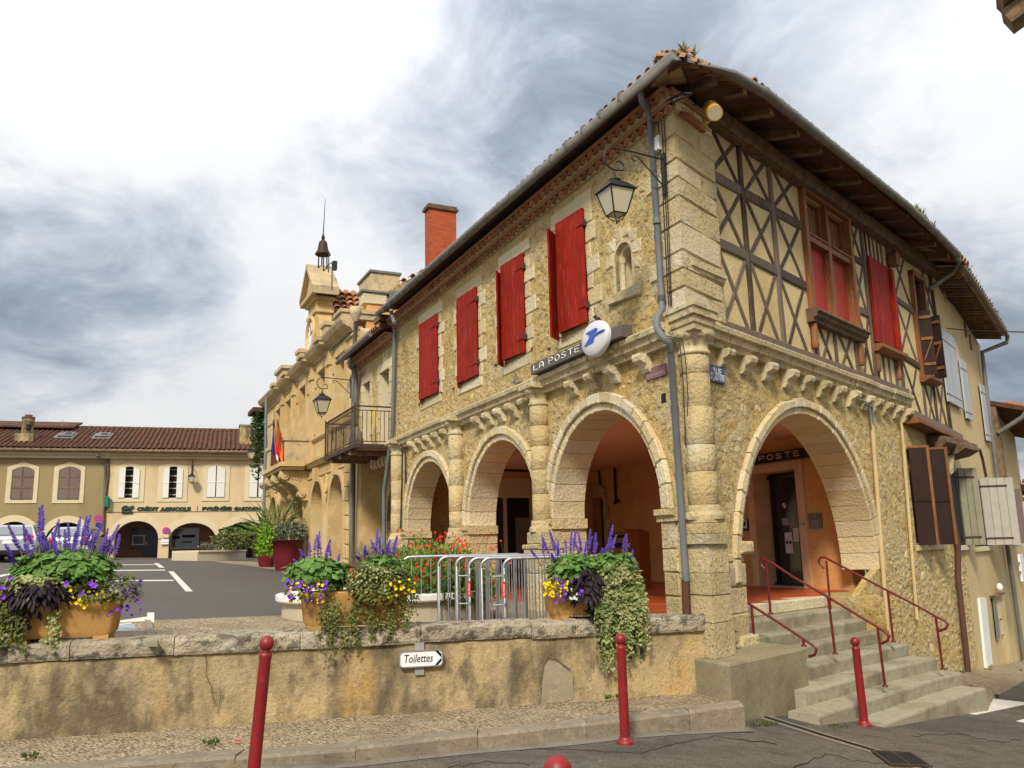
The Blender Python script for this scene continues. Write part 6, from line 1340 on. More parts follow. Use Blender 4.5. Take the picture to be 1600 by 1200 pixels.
t, c = round_sign(154, 810, 'round no stopping sign on a grey post rising behind the left planter', 1.2, .20, ((150, 159, 817, 825, m_plateblue), (150.5, 158.5, 826, 832, m_steelgrey)))
mkobj('post', MB().tube([CFR.pt(c[0], 1.5, 1.17), CFR.pt(c[0], c[1] + .2, 1.17)], .05, 8), m_galv, t)
# planted bed before the bank
bd = thing('stone_bed', 'low curved pale stone planting bed in front of the bank arches', 'planter', onsq(346, 876))
b0, b1 = onsq(308, 876.5), onsq(384, 874.5)
mb = MB(); n = 14; f_, k_ = [], []
dirv = (b1 - b0); nv = V((dirv.y, -dirv.x, 0)).normalized()
pl_ = [b0 + dirv * t + nv * .5 * math.sin(math.pi * t) for t in lin(0, 1, n)] + [b1 - nv * 1.4, b0 - nv * 1.4]
mkobj('bed_wall', MB().plan([(p.x, p.y) for p in pl_], sqz(b0.x, b0.y) - .3, sqz(b0.x, b0.y) + .40), m_basin, bd); mkobj('bed_rim', MB().plan([(p.x, p.y) for p in [q + nv * .06 for q in pl_[:n + 1]] + pl_[n + 1:]], sqz(b0.x, b0.y) + .40, sqz(b0.x, b0.y) + .48), m_castone, bd); mkobj('soil', MB().plan([(p.x, p.y) for p in [q - nv * .25 for q in pl_[:n + 1]] + pl_[n + 1:]], sqz(b0.x, b0.y) + .48, sqz(b0.x, b0.y) + .5), m_soil, bd)
def leafball(name, label, c, rx, ry, rz_, n, s, mat, cat='shrub', group=None, flat=False, spiky=0):
    mb = MB(); c = V(c)
    for _ in range(n):
        d = V((random.gauss(0, 1), random.gauss(0, 1), random.gauss(0, 1) if not flat else random.gauss(0, .6))).normalized()
        if d.z < -.35: continue
        k = random.uniform(.6, 1.0) * (1 + .22 * noise.noise(d * 2.6 + c)); p = c + V((d.x * rx, d.y * ry, d.z * rz_)) * k
        q = V((random.uniform(-1, 1), random.uniform(-1, 1), random.uniform(-.6, .9))).normalized(); l = d.lerp(q, .55).normalized() * s * (1 + spiky) * random.uniform(.7, 1.3); w = l.cross(q).normalized() * s * (.42 if spiky < .7 else .06)
        mb.add([p, p + l * .5 + w, p + l, p + l * .5 - w], [(0, 1, 2, 3)])
    o = mkobj(name, mb, mat); return tag(o, label, cat, group) if label else o
zb = sqz(b0.x, b0.y) + .45
pt_ = lambda x, y=866: V((onsq(x, 876).x, onsq(x, 876).y + .7, zb))
leafball('shrub', 'rounded bright green shrub in the stone bed before the bank', pt_(353) + V((0, 0, .35)), 1.0, .6, .62, 900, .16, m_leafolive)
leafball('shrub', 'silver grey low shrub at the left end of the stone bed', pt_(327) + V((0, 0, .1)), .75, .5, .28, 420, .12, m_leafgrey)
leafball('shrub', 'dark flat-topped shrub standing behind the rounded shrub in the stone bed', pt_(346) + V((0, .5, .95)), .62, .4, .16, 320, .12, m_leafdk)
# big pots by the town hall
for x, y, h, r, lab in ((447, 892, 1.0, .55, 'large glossy dark red pot by the town hall arcade, overflowing with plants'), (416, 886, .9, .42, 'smaller dark red pot nearer the town hall corner')):
    p = onsq(x, y); pt = thing('plant_pot', lab, 'pot', p)
    mkobj('pot_body', MB().lathe(p, [(r * .6, 0), (r * .85, h * .5), (r, h), (r * 1.05, h), (r * .98, h - .02), (r * .9, h - .1)], 18), m_redpot, pt); mkobj('soil', MB().lathe(p, [(r * .9, h - .08), (0, h - .06)], 14), m_soil, pt)
p = onsq(447, 892); q = onsq(416, 886)
leafball('trailing_plant', 'lime green trailing plant spilling over the left of the big red pot', p + V((-.62, -.1, .75)), .36, .4, .72, 900, .10, m_leaflime, 'plant')
leafball('fern_clump', 'grey green leafy clump filling the big red pot', p + V((.12, 0, 1.15)), .50, .45, .42, 900, .09, m_leafgrey, 'plant', spiky=.6)
leafball('spiky_plant', 'tall spiky yellow-green yucca-like plant behind the big red pot', p + V((-.45, .7, 1.35)), .30, .3, .35, 130, .55, m_leafolive, 'plant', spiky=.9)
leafball('spiky_plant', 'green spiky plant in the smaller red pot', q + V((0, 0, 1.2)), .28, .28, .35, 120, .5, m_leaffine, 'plant', spiky=.9)
leafball('bushy_plant', 'bushy green plant with yellow dots at the foot of the smaller red pot', q + V((-.1, 0, .85)), .45, .4, .5, 420, .11, m_leafolive, 'plant')
# ---------------------------------------------------------------- parked cars
def car(loc, rz, paint, label, estate=True):
    c = thing('parked_car', label, 'car', loc, 'cars parked on the square', local=True, rz=rz)
    L_ = 4.3; hw = .88
    prof = [(-2.15, .35), (-2.15, .75), (-2.05, .92), (-1.2, 1.0), (-.55, 1.42), (.6, 1.47), (1.75, 1.42), (2.08, .98), (2.15, .85), (2.15, .38), (1.75, .28), (-1.8, .28)]
    mb = MB()
    def sec(x, z, k): return [V((x, -hw * k, z)), V((x, hw * k, z))]
    kz = lambda z: 1.0 if z < .95 else 1.0 - .24 * (z - .95) / .5
    n = len(prof); vs_ = []
    for x, z in prof: vs_ += sec(x, z, kz(z))
    mb.add(vs_, [(2 * i, 2 * ((i + 1) % n), 2 * ((i + 1) % n) + 1, 2 * i + 1) for i in range(n)])
    tri = tessellate_polygon([[V((a, b, 0)) for a, b in prof]])
    for s in (0, 1): mb.add([vs_[2 * i + s] for i in range(n)], tri)
    body = mkobj('body', mb, paint, c)
    def q(pts, name, mat, par=c): o = mkobj(name, MB().add([V(p) for p in pts], [tuple(range(len(pts)))]), mat, None); o.parent = par; return o
    e = .012
    q([(1.80 + .02, -.66, 1.36), (1.80 + .02, .66, 1.36), (2.06 + .02, .74, 1.04), (2.06 + .02, -.74, 1.04)], 'rear_window', m_reflglass)
    q([(-.62 - .02, -.62, 1.38), (-.62 - .02, .62, 1.38), (-1.14 - .02, .74, 1.04), (-1.14 - .02, -.74, 1.04)], 'windscreen', m_glass)
    for s in (-1, 1):
        q([(-1.0, s * (hw * .985 + e), 1.02), (1.7, s * (hw * .985 + e), 1.02), (1.5, s * (hw * .80 + e), 1.37), (-.5, s * (hw * .80 + e), 1.37)], 'side_window', m_glass)
        o = mkobj('tail_light', MB().add([V((2.165, s * .80, .78)), V((2.165, s * .50, .78)), V((2.12, s * .58, 1.0)), V((2.10, s * .80, 1.0))], [(0, 1, 2, 3)]), m_taillight); o.parent = c
        for x in (-1.4, 1.3):
            w = mkobj('wheel', MB().tube([V((x, s * .70, .31)), V((x, s * .90, .31))], .31, 16, smooth=False), m_rubber); w.parent = c; r = mkobj('rim', MB().tube([V((x, s * .89, .31)), V((x, s * .905, .31))], .19, 12, smooth=False), m_galv); r.parent = w
    for nm, pts, mt in (('bumper', [(2.18, -.85, .42), (2.18, .85, .42), (2.18, .85, .68), (2.18, -.85, .68)], paint), ('number_plate', [(2.19, -.26, .70), (2.19, .26, .70), (2.17, .26, .82), (2.17, -.26, .82)], m_signwhite), ('bumper_trim', [(2.185, -.85, .36), (2.185, .85, .36), (2.185, .85, .45), (2.185, -.85, .45)], m_rubber)): q(pts, nm, mt)
    return c
def carat(x, y, rz, paint, label): p = onsq(x, y); return car((p.x, p.y, sqz(p.x, p.y)), math.radians(rz), paint, label)
_a = lambda deg: deg
cz = lambda x, Y: (lambda p: (p.x, p.y, sqz(p.x, p.y)))(CAM + ray(x, 860) * (Y / ray(x, 860).y))
car(cz(28, 36.0), math.radians(-68), m_carsilver, 'silver estate car seen from behind at the left edge of the square')
car(cz(-22, 38.0), math.radians(-68), m_cardark, 'dark car cut by the left edge beside the silver estate')
car(cz(124, 39.5), math.radians(-75), m_carsilver, 'silver car half hidden behind the salvia flowers of the left planter')
# ================================================================== HOUSES DOWN THE STREET
Q0 = B.pt(11.09, 0, .0)
RF = Frame((Q0.x, Q0.y), 38.0)
RH = thing('cream_house', 'cream rendered house with pale blue-grey shutters, down the street beyond the half-timbered wall', 'house', (Q0.x, Q0.y, -1.2))
def rp(name, mb, mat, par=None, **k): return mkobj(name, mb, mat, par or RH, **k)
ru = lambda x, y, w=0: RF.uz(x, y, w)
uend = ru(1545, 620)[0]; uend2 = ru(1588, 1000)[0]
UE = (uend + uend2) / 2
zA, zB = ru(1488, 470, 0)[1], ru(1540, 552, 0)[1]
rp('house_wall', MB().wall(RF, [(-.05, -2.6), (UE, -3.2), (UE, zB + .1), (2.2, (zA * .45 + zB * .55) + .25), (.8, zA - .05), (-.05, zA + .25)], [], -.5, 0), m_rhouse)
def rsh(pts, w0, w1, mat, n=4, name='shutter', lab=None, bars=(.12, .86)):     # quad in pixels TL TR BR BL
    q = [ru(x, y, w0) for x, y in pts]
    u0, u1 = (q[0][0] + q[3][0]) / 2, (q[1][0] + q[2][0]) / 2; z1 = (q[0][1] + q[1][1]) / 2; z0 = (q[2][1] + q[3][1]) / 2
    s = rp(name, MB().box(RF, u0, u1, z0, z1, w0, w0 + .02), mat)
    if lab: s['label'] = lab
    planks(RF, u0, u1, z0, z1, w0 + .02, w1, n, mat, s)
    for t in bars: sub('strap_hinge', MB().box(RF, u0 - .04, u1 - .05, z0 + (z1 - z0) * t - .025, z0 + (z1 - z0) * t + .025, w1, w1 + .012), mat, s)
    return s
rsh(((1466, 520), (1488, 521), (1501, 634), (1481, 632)), .04, .08, m_blueshut, 5)
rsh(((1497, 562), (1507, 566), (1518, 661), (1509, 650)), .04, .08, m_blueshut, 3); rsh(((1530, 600), (1537, 604), (1546, 692), (1540, 686)), .04, .08, m_blueshut, 2)
for pts in (((1488, 522), (1497, 545), (1509, 650), (1501, 634)),):
    q = [ru(*p) for p in pts]; rp('window_reveal', MB().prism(RF, q, .0, .012), m_castone)
# ground floor shutters folded half open, standing out from the wall
def leaf(x, ytop, ybot, ang, L_, mat, n, lab=None):
    u, z1 = ru(x, ytop); z0 = ru(x + (ybot - ytop) * .09, ybot)[1]
    F2 = Frame(RF.pt(u, 0, .03), ang); s = rp('shutter_leaf', MB().box(F2, 0, L_, z0, z1, -.012, .008), mat)
    planks(F2, 0, L_, z0, z1, .008, .03, n, mat, s, gap=.012)
    for t in (.1, .88): sub('strap_hinge', MB().box(F2, -.05, L_ * .8, z0 + (z1 - z0) * t - .02, z0 + (z1 - z0) * t + .02, .03, .042), m_rustiron, s)
    if lab: s['label'] = lab
leaf(1492, 732, 852, 38 + 52, .42, m_greenshut, 3, 'grey-green shutter leaf seen edge on'); leaf(1527, 748, 852, 38 + 62, .72, m_paleshut, 4, 'pale grey shutter leaf swung out over the street')
u0, z0 = ru(1529, 850); u1 = ru(1508, 800)[0]
for a, b, c, d in ((ru(1494, 840)[0], ru(1512, 840)[0], ru(1500, 852)[1], ru(1497, 738)[1]), (ru(1522, 840)[0], ru(1548, 840)[0], ru(1530, 854)[1], ru(1528, 750)[1])):
    rp('window_recess', MB().box(RF, a, b, c, d, -.03, .006), m_dark); rp('window_ledge', MB().box(RF, a - .1, b + .1, c - .1, c, 0, .06), m_castone)
# white panel and glazed door at street level
q = [ru(*p) for p in ((1527, 935), (1537, 934), (1547, 1036), (1538, 1044))]; rp('white_panel', MB().prism(RF, q, .0, .05), m_white)
q = [ru(*p) for p in ((1550, 932), (1564, 926), (1580, 1038), (1572, 1042))]; dd = rp('street_door', MB().prism(RF, q, .0, .04), m_cream)
q = [ru(*p, .045) for p in ((1551, 936), (1556, 934), (1563, 996), (1558, 1000))]; sub('door_glass', MB().prism(RF, q, .042, .05), m_reflglass, dd)
q = [ru(*p, .045) for p in ((1549, 931), (1565, 925), (1565, 928), (1550, 935))]; sub('door_hood', MB().prism(RF, q, .0, .12), m_rafter, dd)
p = RF.pt(*ru(1563, 968, .08), .08); sub('door_handle', MB().tube([p, p + RF.d * .12], .015, 6), m_iron, dd); p = RF.pt(*ru(1566, 993, .06), .06); sub('letter_flap', MB().tube([p, p + RF.d * .15], .012, 6), m_iron, dd)
tag(mkobj('wall_light', MB().lathe(RF.pt(*ru(1562, 918, .1), .1), [(.0, -.1), (.06, -.06), (.075, 0), (.05, .08), (0, .1)], 10), m_signwhite), 'small white oval lamp above the glazed street door of the cream house', 'lamp')
# eave of the cream house
def re(t): return (-.4 + (UE + .2) * t, zA + .12 + (zB + .05 - zA) * t ** 1.25)
n = 24
for i in range(n):
    u, z = re((i + .5) / n)
    rp('rafter', MB().hexa([RF.pt(u + a, z + zz_, w) for s_ in (0, .10) for a, w, zz_ in ((-.035, -.1, .06 + s_), (.035, -.1, .06 + s_), (.035, .55, -.06 + s_), (-.035, .55, -.06 + s_))]), m_rafter)
    u0, z0 = re(i / n); u1, z1 = re((i + 1) / n)
    for k in range(3):
        w0, w1 = -.1 + k * .24, .13 + k * .24; f = lambda w: .17 - (w + .1) * .18
        rp('soffit_board', MB().hexa([RF.pt(u0, z0 + f(w0), w0), RF.pt(u1, z1 + f(w0), w0), RF.pt(u1, z1 + f(w1), w1), RF.pt(u0, z0 + f(w1), w1), RF.pt(u0, z0 + f(w0) + .02, w0), RF.pt(u1, z1 + f(w0) + .02, w0), RF.pt(u1, z1 + f(w1) + .02, w1), RF.pt(u0, z0 + f(w1) + .02, w1)]), m_board)
rp('roof', MB().hexa([RF.pt(u, z + dz, w) for dz in (.12, .2) for (u, z), w, r in ((re(0), .62, 0), (re(1), .62, 0)) for z in (z,)] * 0 + [RF.pt(re(0)[0], re(0)[1] + .10, .62), RF.pt(re(1)[0], re(1)[1] + .10, .62), RF.pt(re(1)[0], re(1)[1] + 1.3, -4), RF.pt(re(0)[0], re(0)[1] + 1.3, -4), RF.pt(re(0)[0], re(0)[1] + .18, .62), RF.pt(re(1)[0], re(1)[1] + .18, .62), RF.pt(re(1)[0], re(1)[1] + 1.4, -4), RF.pt(re(0)[0], re(0)[1] + 1.4, -4)]), m_oldtile)
rp('gutter', MB().tube([RF.pt(re(t)[0], re(t)[1] + .03, .68) for t in lin(0, 1, 8)] + [RF.pt(re(1)[0] + .05, re(1)[1] - .12, .64), RF.pt(re(1)[0] - .3, re(1)[1] - .35, .1), RF.pt(*ru(1540, 600, .1), .1), RF.pt(*ru(1556, 730, .1), .1), RF.pt(*ru(1566, 800, .1), .1), RF.pt(*ru(1600, 1030, .1), .1)], .055, 8), m_zinc)
for i in range(26): t = (i + .5) / 26; place_tile(RF, re(t)[0], re(t)[1] + .12, .68, RH, pitch=.3, k=1.1)
weed([RF.pt(re(t)[0], re(t)[1] + .1, .64) for t in lin(.02, .98, 40)], .30, 9, 'yellow weeds and moss along the eave gutter of the cream house')
weed([RF.pt(re(t)[0], re(t)[1] + .1, .60) for t in lin(.0, .08, 5)], .34, 14, 'clump of dry weeds where the cream house roof meets the half-timbered house')
for x, y in ((1476, 460), (1507, 515), (1515, 535)): u, z = ru(x, y); rp('oval_vent' if x == 1476 else 'iron_tie', MB().prism(RF, [(u + .12 * math.cos(t), z + .2 * math.sin(t)) for t in lin(0, 5.9, 12)], 0, .01) if x == 1476 else MB().box(RF, u - .02, u + .02, z - .2, z + .2, 0, .04), m_retain if x == 1476 else m_rafter)
q = [RF.pt(*ru(x, y, .03), .03) for x, y in ((1531, 702), (1535, 715), (1541, 745))]; rp('rust_rod', MB().tube(q, .03, 6), m_rustpipe)
# a lower house further on: brown wall end, eave and grey shutters
Q1 = RF.pt(UE + .05, 0, .05); SF = Frame((Q1.x, Q1.y), 36)
SH = thing('brown_eaved_house', 'next house down the street with a brown tiled eave and grey shutters, mostly hidden', 'house', (Q1.x, Q1.y, -2))
su = lambda x, y, w=0: SF.uz(x, y, w)
def sp(name, mb, mat): return mkobj(name, mb, mat, SH)
zc = su(1556, 650)[1]; L2 = max(1.2, su(1580, 640)[0])
sp('house_wall', MB().wall(SF, rect(0, L2, -5, su(1560, 640)[1]), [], -.4, .0), m_rhouse); 
sp('plank_gable', MB().box(SF, -.02, .5, su(1560, 800)[1], su(1556, 640)[1], .0, .12), m_rafter)
z1 = su(1575, 630, .6)[1]
ev = sp('eave', MB().hexa([SF.pt(u, z, w) for dz in (0, .12) for u, z, w in ((-.05, z1 + .02 + dz, .75), (L2, z1 - .4 + dz, .75), (L2, z1 + .8 + dz, -3), (-.05, z1 + 1.2 + dz, -3))]), m_oldtile); 
for i in range(int(L2 / .35)): place_tile(SF, .1 + i * .35, z1 + .1 - i * .015, .8, ev, pitch=.3, k=1.4)
sp('gutter', MB().tube([SF.pt(-.1, z1 + .0, .82), SF.pt(-.1, z1 - .15, .7), SF.pt(-.05, z1 - .5, .1)], .06, 8), m_zinc)
for x0, x1, y0, y1, mt in ((1567, 1574, 764, 850, m_greyshut), (1579, 1586, 784, 852, m_paleshut), (1588, 1595, 786, 854, m_paleshut)):
    a, zt = su(x0, y0, .3); b = su(x1, y0, .3)[0]; zb_ = su(x1, y1, .3)[1]; F2 = Frame(SF.pt(a, 0, .1), 36 + 60); s = sp('shutter_leaf', MB().box(F2, 0, .6, zb_, zt, -.02, .0), mt); planks(F2, 0, .6, zb_, zt, .0, .02, 3, mt, s)
# white projecting sign far down the street
t_ = thing('street_name_box', 'small white projecting sign at the far right edge, down the street', 'sign', SF.pt(1.2, 0, .4)); u, z = su(1597, 887, .5); mkobj('sign_panel', MB().box(SF, u - .1, u + .5, z - .3, z + .3, .45, .5), m_signwhite, t_); mkobj('sign_arm', MB().box(SF, u - .8, u - .1, z + .1, z + .13, .46, .49).box(SF, u - .8, u - .1, z - .1, z - .07, .46, .49), m_galv, t_)
# low tiled house farther down, at the very edge
Q2 = SF.pt(L2 + .2, 0, -.2); 
TF_ = Frame((Q2.x, Q2.y), 36); tu = lambda x, y, w=0: TF_.uz(x, y, w)
LH = thing('low_tiled_house', 'low house with sagging tiled eave at the right edge of the street', 'house', (Q2.x, Q2.y, -3))
zl = tu(1580, 760, .5)[1]
mkobj('house_wall', MB().wall(TF_, rect(0, 12, -6, zl), [], -.4, 0), m_rhouse, LH); lr = mkobj('roof', MB().hexa([TF_.pt(u, z, w) for dz in (0, .2) for u, z, w in ((-.4, zl - .05 + dz, .8), (12, zl - .05 + dz, .8), (12, zl + 1.3 + dz, -4), (-.4, zl + 1.3 + dz, -4))]), m_oldtile, LH)
for i in range(16): place_tile(TF_, -.3 + i * .4, zl + .15, .85, lr, pitch=.3, k=1.8)
mkobj('gutter', MB().tube([TF_.pt(-.3, zl - .1, .9), TF_.pt(12, zl - .1, .9)], .08, 8), m_zinc, LH)
# paved verge at the foot of the houses, bits of weed
vg_ = structure(mkobj('stone_verge', MB().plan([(p.x, p.y) for p in (ST.pt(4.5, 0, 1.5), ong(1552, 1092), ong(1625, 1052), ong(1640, 1020), RF.pt(4, 0, -.05), RF.pt(-.2, 0, -.05), B.pt(6, 0, -.05), ST.pt(4.6, 0, .4))], lambda x, y: gz(x, y) - .1, lambda x, y: gz(x, y) + .02), m_gravel))
mb = MB()
for x, y in ((1506, 1052), (1545, 1048), (1556, 1090), (1520, 1076), (1590, 1050), (1470, 1098), (1400, 1112), (1342, 1120)):
    for _ in range(3): p = ong(x + random.uniform(-6, 6), y); tuft(mb, p, .09, 7, .9, .006)
o = mkobj('weed', mb, m_grass); tag(o, 'small green weeds at the foot of the steps and the street houses', 'weeds')
# dark timber eave of the house on the near side of the street, entering at the top right
NH = thing('overhanging_eave', 'dark rafter end and roof board of a near house poking in at the top right corner', 'roof')if 0 else None
wp = lambda x, y, d=9.0: CAM + ray(x, y) * d
NHo = thing('near_house', 'near house whose dark eave timbers poke into the top right corner', 'house', (6.5, 4.6, gz(6.5, 4.6)))
def slab(name, a, b, h, t, mat):     # timber from a to b
    a, b = V(a), V(b); d = (b - a).normalized(); s = d.cross(V((0, 0, 1))).normalized() * t; up = s.cross(d).normalized() * h
    mkobj(name, MB().hexa([a - s - up, a + s - up, b + s - up, b - s - up, a - s + up, a + s + up, b + s + up, b - s + up]), mat, NHo)
slab('rafter', wp(1574, 35), wp(1800, -130, 9.3), .075, .11, m_rafter); slab('roof_board', wp(1562, 4), wp(1790, -170, 9.4), .05, .16, m_rafter)
mkobj('house_wall', MB().hexa([V((x, y, z)) for z in (-1.5, 6.0) for x, y in ((5.9, 7.6), (11, 7.6), (11, -3), (5.9, -3))]), m_rhouse, NHo)
mkobj('roof', MB().hexa([V((x, y, z + dz)) for dz in (0, .12) for x, y, z in ((5.4, 7.5, 6.35), (11.3, 7.5, 8.1), (11.3, -3.2, 8.1), (5.4, -3.2, 6.35))]), m_oldtile, NHo)
# ================================================================== LOW WALL
WLF = Frame((-9.2, wally(-9.2)), math.degrees(math.atan2(1, .246)))
wl = 11.55 / math.cos(math.atan(.246))
LW = thing('low_wall', 'stained ochre rendered low wall with lichened stone coping along the pavement', 'wall', WLF.pt(7, 0))
def wu(x, y, w=0): return WLF.uz(x, y, w)
WT = .96
wend = wu(1112, 1000)[0]
mb = MB(); n = 110; vs_ = []
for i in range(n + 1):
    u = wend * i / n
    for z in (-.1, .13, .3, .5, .68, .80): vs_.append(WLF.pt(u, z, .02 * noise.noise(V((u * 1.3, z * 2, 2))) + .008 * noise.noise(V((u * 6, z * 6, 4))) + (.012 if z < .2 else 0)))
mb.add(vs_, [(i * 6 + k, (i + 1) * 6 + k, (i + 1) * 6 + k + 1, i * 6 + k + 1) for i in range(n) for k in range(5)], True)
mb.box(WLF, 0, wend, -.1, .80, -.42, -.05)
mkobj('rendered_face', mb, m_retain, LW)
u = 0.0
while u < wend - .05:
    L_ = min(random.uniform(.75, 1.25), wend - u)
    if wend - u - L_ < .3: L_ = wend - u
    j = random.uniform(-.012, .012); k = max(4, int(L_ / .09)); mb = MB(); prof = [(-.44, .80), (.035, .80), (.05, .83), (.05, .93), (.02, .965), (-.1, .975), (-.40, .97), (-.44, .95)]
    vs_ = []
    for i in range(k + 1):
        uu = u + .004 + (L_ - .008) * i / k
        for a, b in prof:
            q = .024 * noise.noise(V((uu * 4, a * 7, b * 9))) + .012 * noise.noise(V((uu * 13, a * 17, b * 19)))
            vs_.append(WLF.pt(uu, b + j + (q if b > .9 else 0), a + q * .9))
    m_ = len(prof); mb.add(vs_, [(i * m_ + q, i * m_ + (q + 1) % m_, (i + 1) * m_ + (q + 1) % m_, (i + 1) * m_ + q) for i in range(k) for q in range(m_)] + [tuple(range(m_)), tuple(k * m_ + q for q in range(m_))])
    mkobj('coping_stone', mb, m_coping, LW); u += L_
q = [wu(*p, .012) for p in ((851, 1042), (858, 1030), (872, 1032), (885, 1040), (895, 1048), (896, 1092), (880, 1097), (846, 1100), (848, 1065))]
mkobj('bare_patch', MB().prism(WLF, q, -.05, .013), m_patch, LW, label='grey patch where the render has fallen away')
cr = MB()
def crack(pts, r=.0025): cr.tube([WLF.pt(*wu(x, y, .03), .032 + .015 * noise.noise(V((x * .1, y * .1, 1)))) for x, y in pts], r, 4)
crack([(321, 1024), (323, 1040), (322, 1055), (326, 1066), (330, 1072), (331, 1085), (336, 1100)]); crack([(331, 1082), (345, 1083), (343, 1100), (340, 1118)], .0022); crack([(856, 1029), (870, 1031), (884, 1042), (891, 1047)], .004); crack([(1046, 1036), (1052, 1028)], .0025)
mkobj('cracks', cr, m_dark, LW, kind='stuff')
gm = MB()
for x, y in ((48, 1182), (330, 1162), (960, 1090)):
    for _ in range(16): p = onz(x + random.uniform(-14, 14), y + random.uniform(-2, 3), .15); tuft(gm, p, .055, 6, 1.0, .004)
tag(mkobj('grass_tuft', gm, m_grass), 'small tufts of grass growing in the gravel pavement', 'grass')['kind'] = 'stuff'
gm = MB()
for x, y, s in ((1185, 1134, 1), (1205, 1133, 1), (1310, 1136, .6), (1195, 1133, .8), (1312, 1137, .7)):
    for _ in range(12): p = ong(x + random.uniform(-14, 14), y + random.uniform(-2, 2)); tuft(gm, p + V((0, 0, .005)), .045 * s, 6, 1.0, .004)
tag(mkobj('grass_tuft', gm, m_grass), 'thin grass in the asphalt joint by the stone block', 'grass')['kind'] = 'stuff'
# fallen leaves on the pavement
for i, (x, y) in enumerate(((372, 1158), (1042, 1141), (930, 1100), (365, 1198))):
    p = onz(x, y, .152); mb = MB(); a = random.uniform(0, 6); d = V((math.cos(a), math.sin(a), 0)) * .045; s = V((-d.y, d.x, 0)) * .4
    mb.add([p - d, p + s + V((0, 0, .012)), p + d, p - s + V((0, 0, .008))], [(0, 1, 2, 3)]); tag(mkobj('fallen_leaf', mb, m_redlabel if i == 0 else m_weed), ('red fallen petal on the gravel pavement near the leaning bollard', 'brown fallen leaf by the kerb foot', 'dry leaf on the gravel beside the middle bollard', 'dry leaf at the kerb by the leaning bollard')[i], 'leaf')
# ================================================================== STEPS AND CHEEK BLOCK
SP = thing('stone_steps', 'flight of concrete steps rising from the street to the tiled arcade floor', 'steps', ST.pt(3, -.3, 1))
SD = [-.66, -.32, -.10, .12, .45, .79, 1.13, 1.46]
for i in range(1, 8):
    z1 = FL - .167 * i; z0 = -1.0; ul = (1.0, .95, .95, 1.1, 1.0, .95, .55, 1.4)[i]; urr = (4.6, 4.6, 4.6, 4.62, 4.72, 4.66, 4.6, 4.5)[i]
    back = SD[i - 1] - .03; front = SD[i]
    mb = MB(); k = 14; prof = [(back, z1 - .30), (back, z1), (front - .03, z1), (front - .008, z1 - .008), (front, z1 - .03), (front - .015, z1 - .30 if i < 7 else -.8)]
    vs_ = []
    for q in range(k + 1):
        u = ul + (urr - ul) * q / k
        for a, b in prof: vs_.append(ST.pt(u, b + .006 * noise.noise(V((u * 2, i, 1))), a + .012 * noise.noise(V((u * 1.5, i * 3, 2))) + (.05 * max(0, u - 3.5) * (i > 4))))
    m_ = len(prof); mb.add(vs_, [(q * m_ + r, q * m_ + (r + 1) % m_, (q + 1) * m_ + (r + 1) % m_, (q + 1) * m_ + r) for q in range(k) for r in range(m_)] + [tuple(range(m_)), tuple(k * m_ + r for r in range(m_))])
    mkobj('step', mb, m_step, SP)
mb = MB().cbox(ST, 1.0, 4.62, FL - .167, FL - .004, -1.0, SD[0] + .02, .014); mkobj('step_riser', mb, m_whitestone, SP, label='pale stone riser under the tiled floor edge')
bk = thing('cheek_block', 'big worn concrete block at the foot of the steps where the low wall ends', 'block', (2.6, 10.2, -.1))
tops = [V((2.21, 9.40, 0)), V((3.42, 10.66, 0)), V((3.02, 11.6, 0)), V((1.80, 10.3, 0))]
for i in range(1): pass
def ring_(ins, z, nz=0): 
    c = sum(tops, V((0, 0, 0))) / 4; return [p + (c - p).normalized() * ins + V((0, 0, z + (0 if nz == 0 else nz * noise.noise(p * 3)))) for p in tops]
mb = MB(); r0, r1, r2 = ring_(-.02, -.6), ring_(0, .475), ring_(.03, .50)
mb.add(r0 + r1 + r2, [(a + k, a + (k + 1) % 4, a + 4 + (k + 1) % 4, a + 4 + k) for a in (0, 4) for k in range(4)] + [(8, 9, 10, 11)])
mkobj('block_body', mb, m_block, bk)
ch = MB()
for k in range(9):
    t = k / 8; p = tops[0].lerp(tops[0] + V((0, 0, -.02)), 0); z = .44 - t * .62; s = random.uniform(.02, .05)
    ch.add([V((p.x - s * .6, p.y + s * .7 - .01, z)), V((p.x + s * .6, p.y + s * .6 - .012, z + .02)), V((p.x + s * .3, p.y - .006, z - .07)), V((p.x - s * .2, p.y - .02, z - .03))], [(0, 1, 2, 3)])
F4 = Frame((tops[0].x, tops[0].y), math.degrees(math.atan2(tops[1].x - tops[0].x, tops[1].y - tops[0].y)))
# ================================================================== HANDRAILS
def spx(x, y, d):      # a point on the plane at distance d in front of the steps frame
    return ST.pt(*ST.uz(x, y, d), d)
def handrail(label, posts, rail, r=.017):
    h = thing('handrail', label, 'handrail', posts[0][0], 'dark red handrails of the steps')
    for a, b in posts: mkobj('post', MB().tube([a, b], .017, 8), m_railpaint, h); mkobj('post_foot', MB().lathe(a, [(.035, -.01), (.035, .008), (.018, .01)], 8), m_railpaint, h)
    mkobj('rail', MB().tube(rail, r, 8), m_railpaint, h)
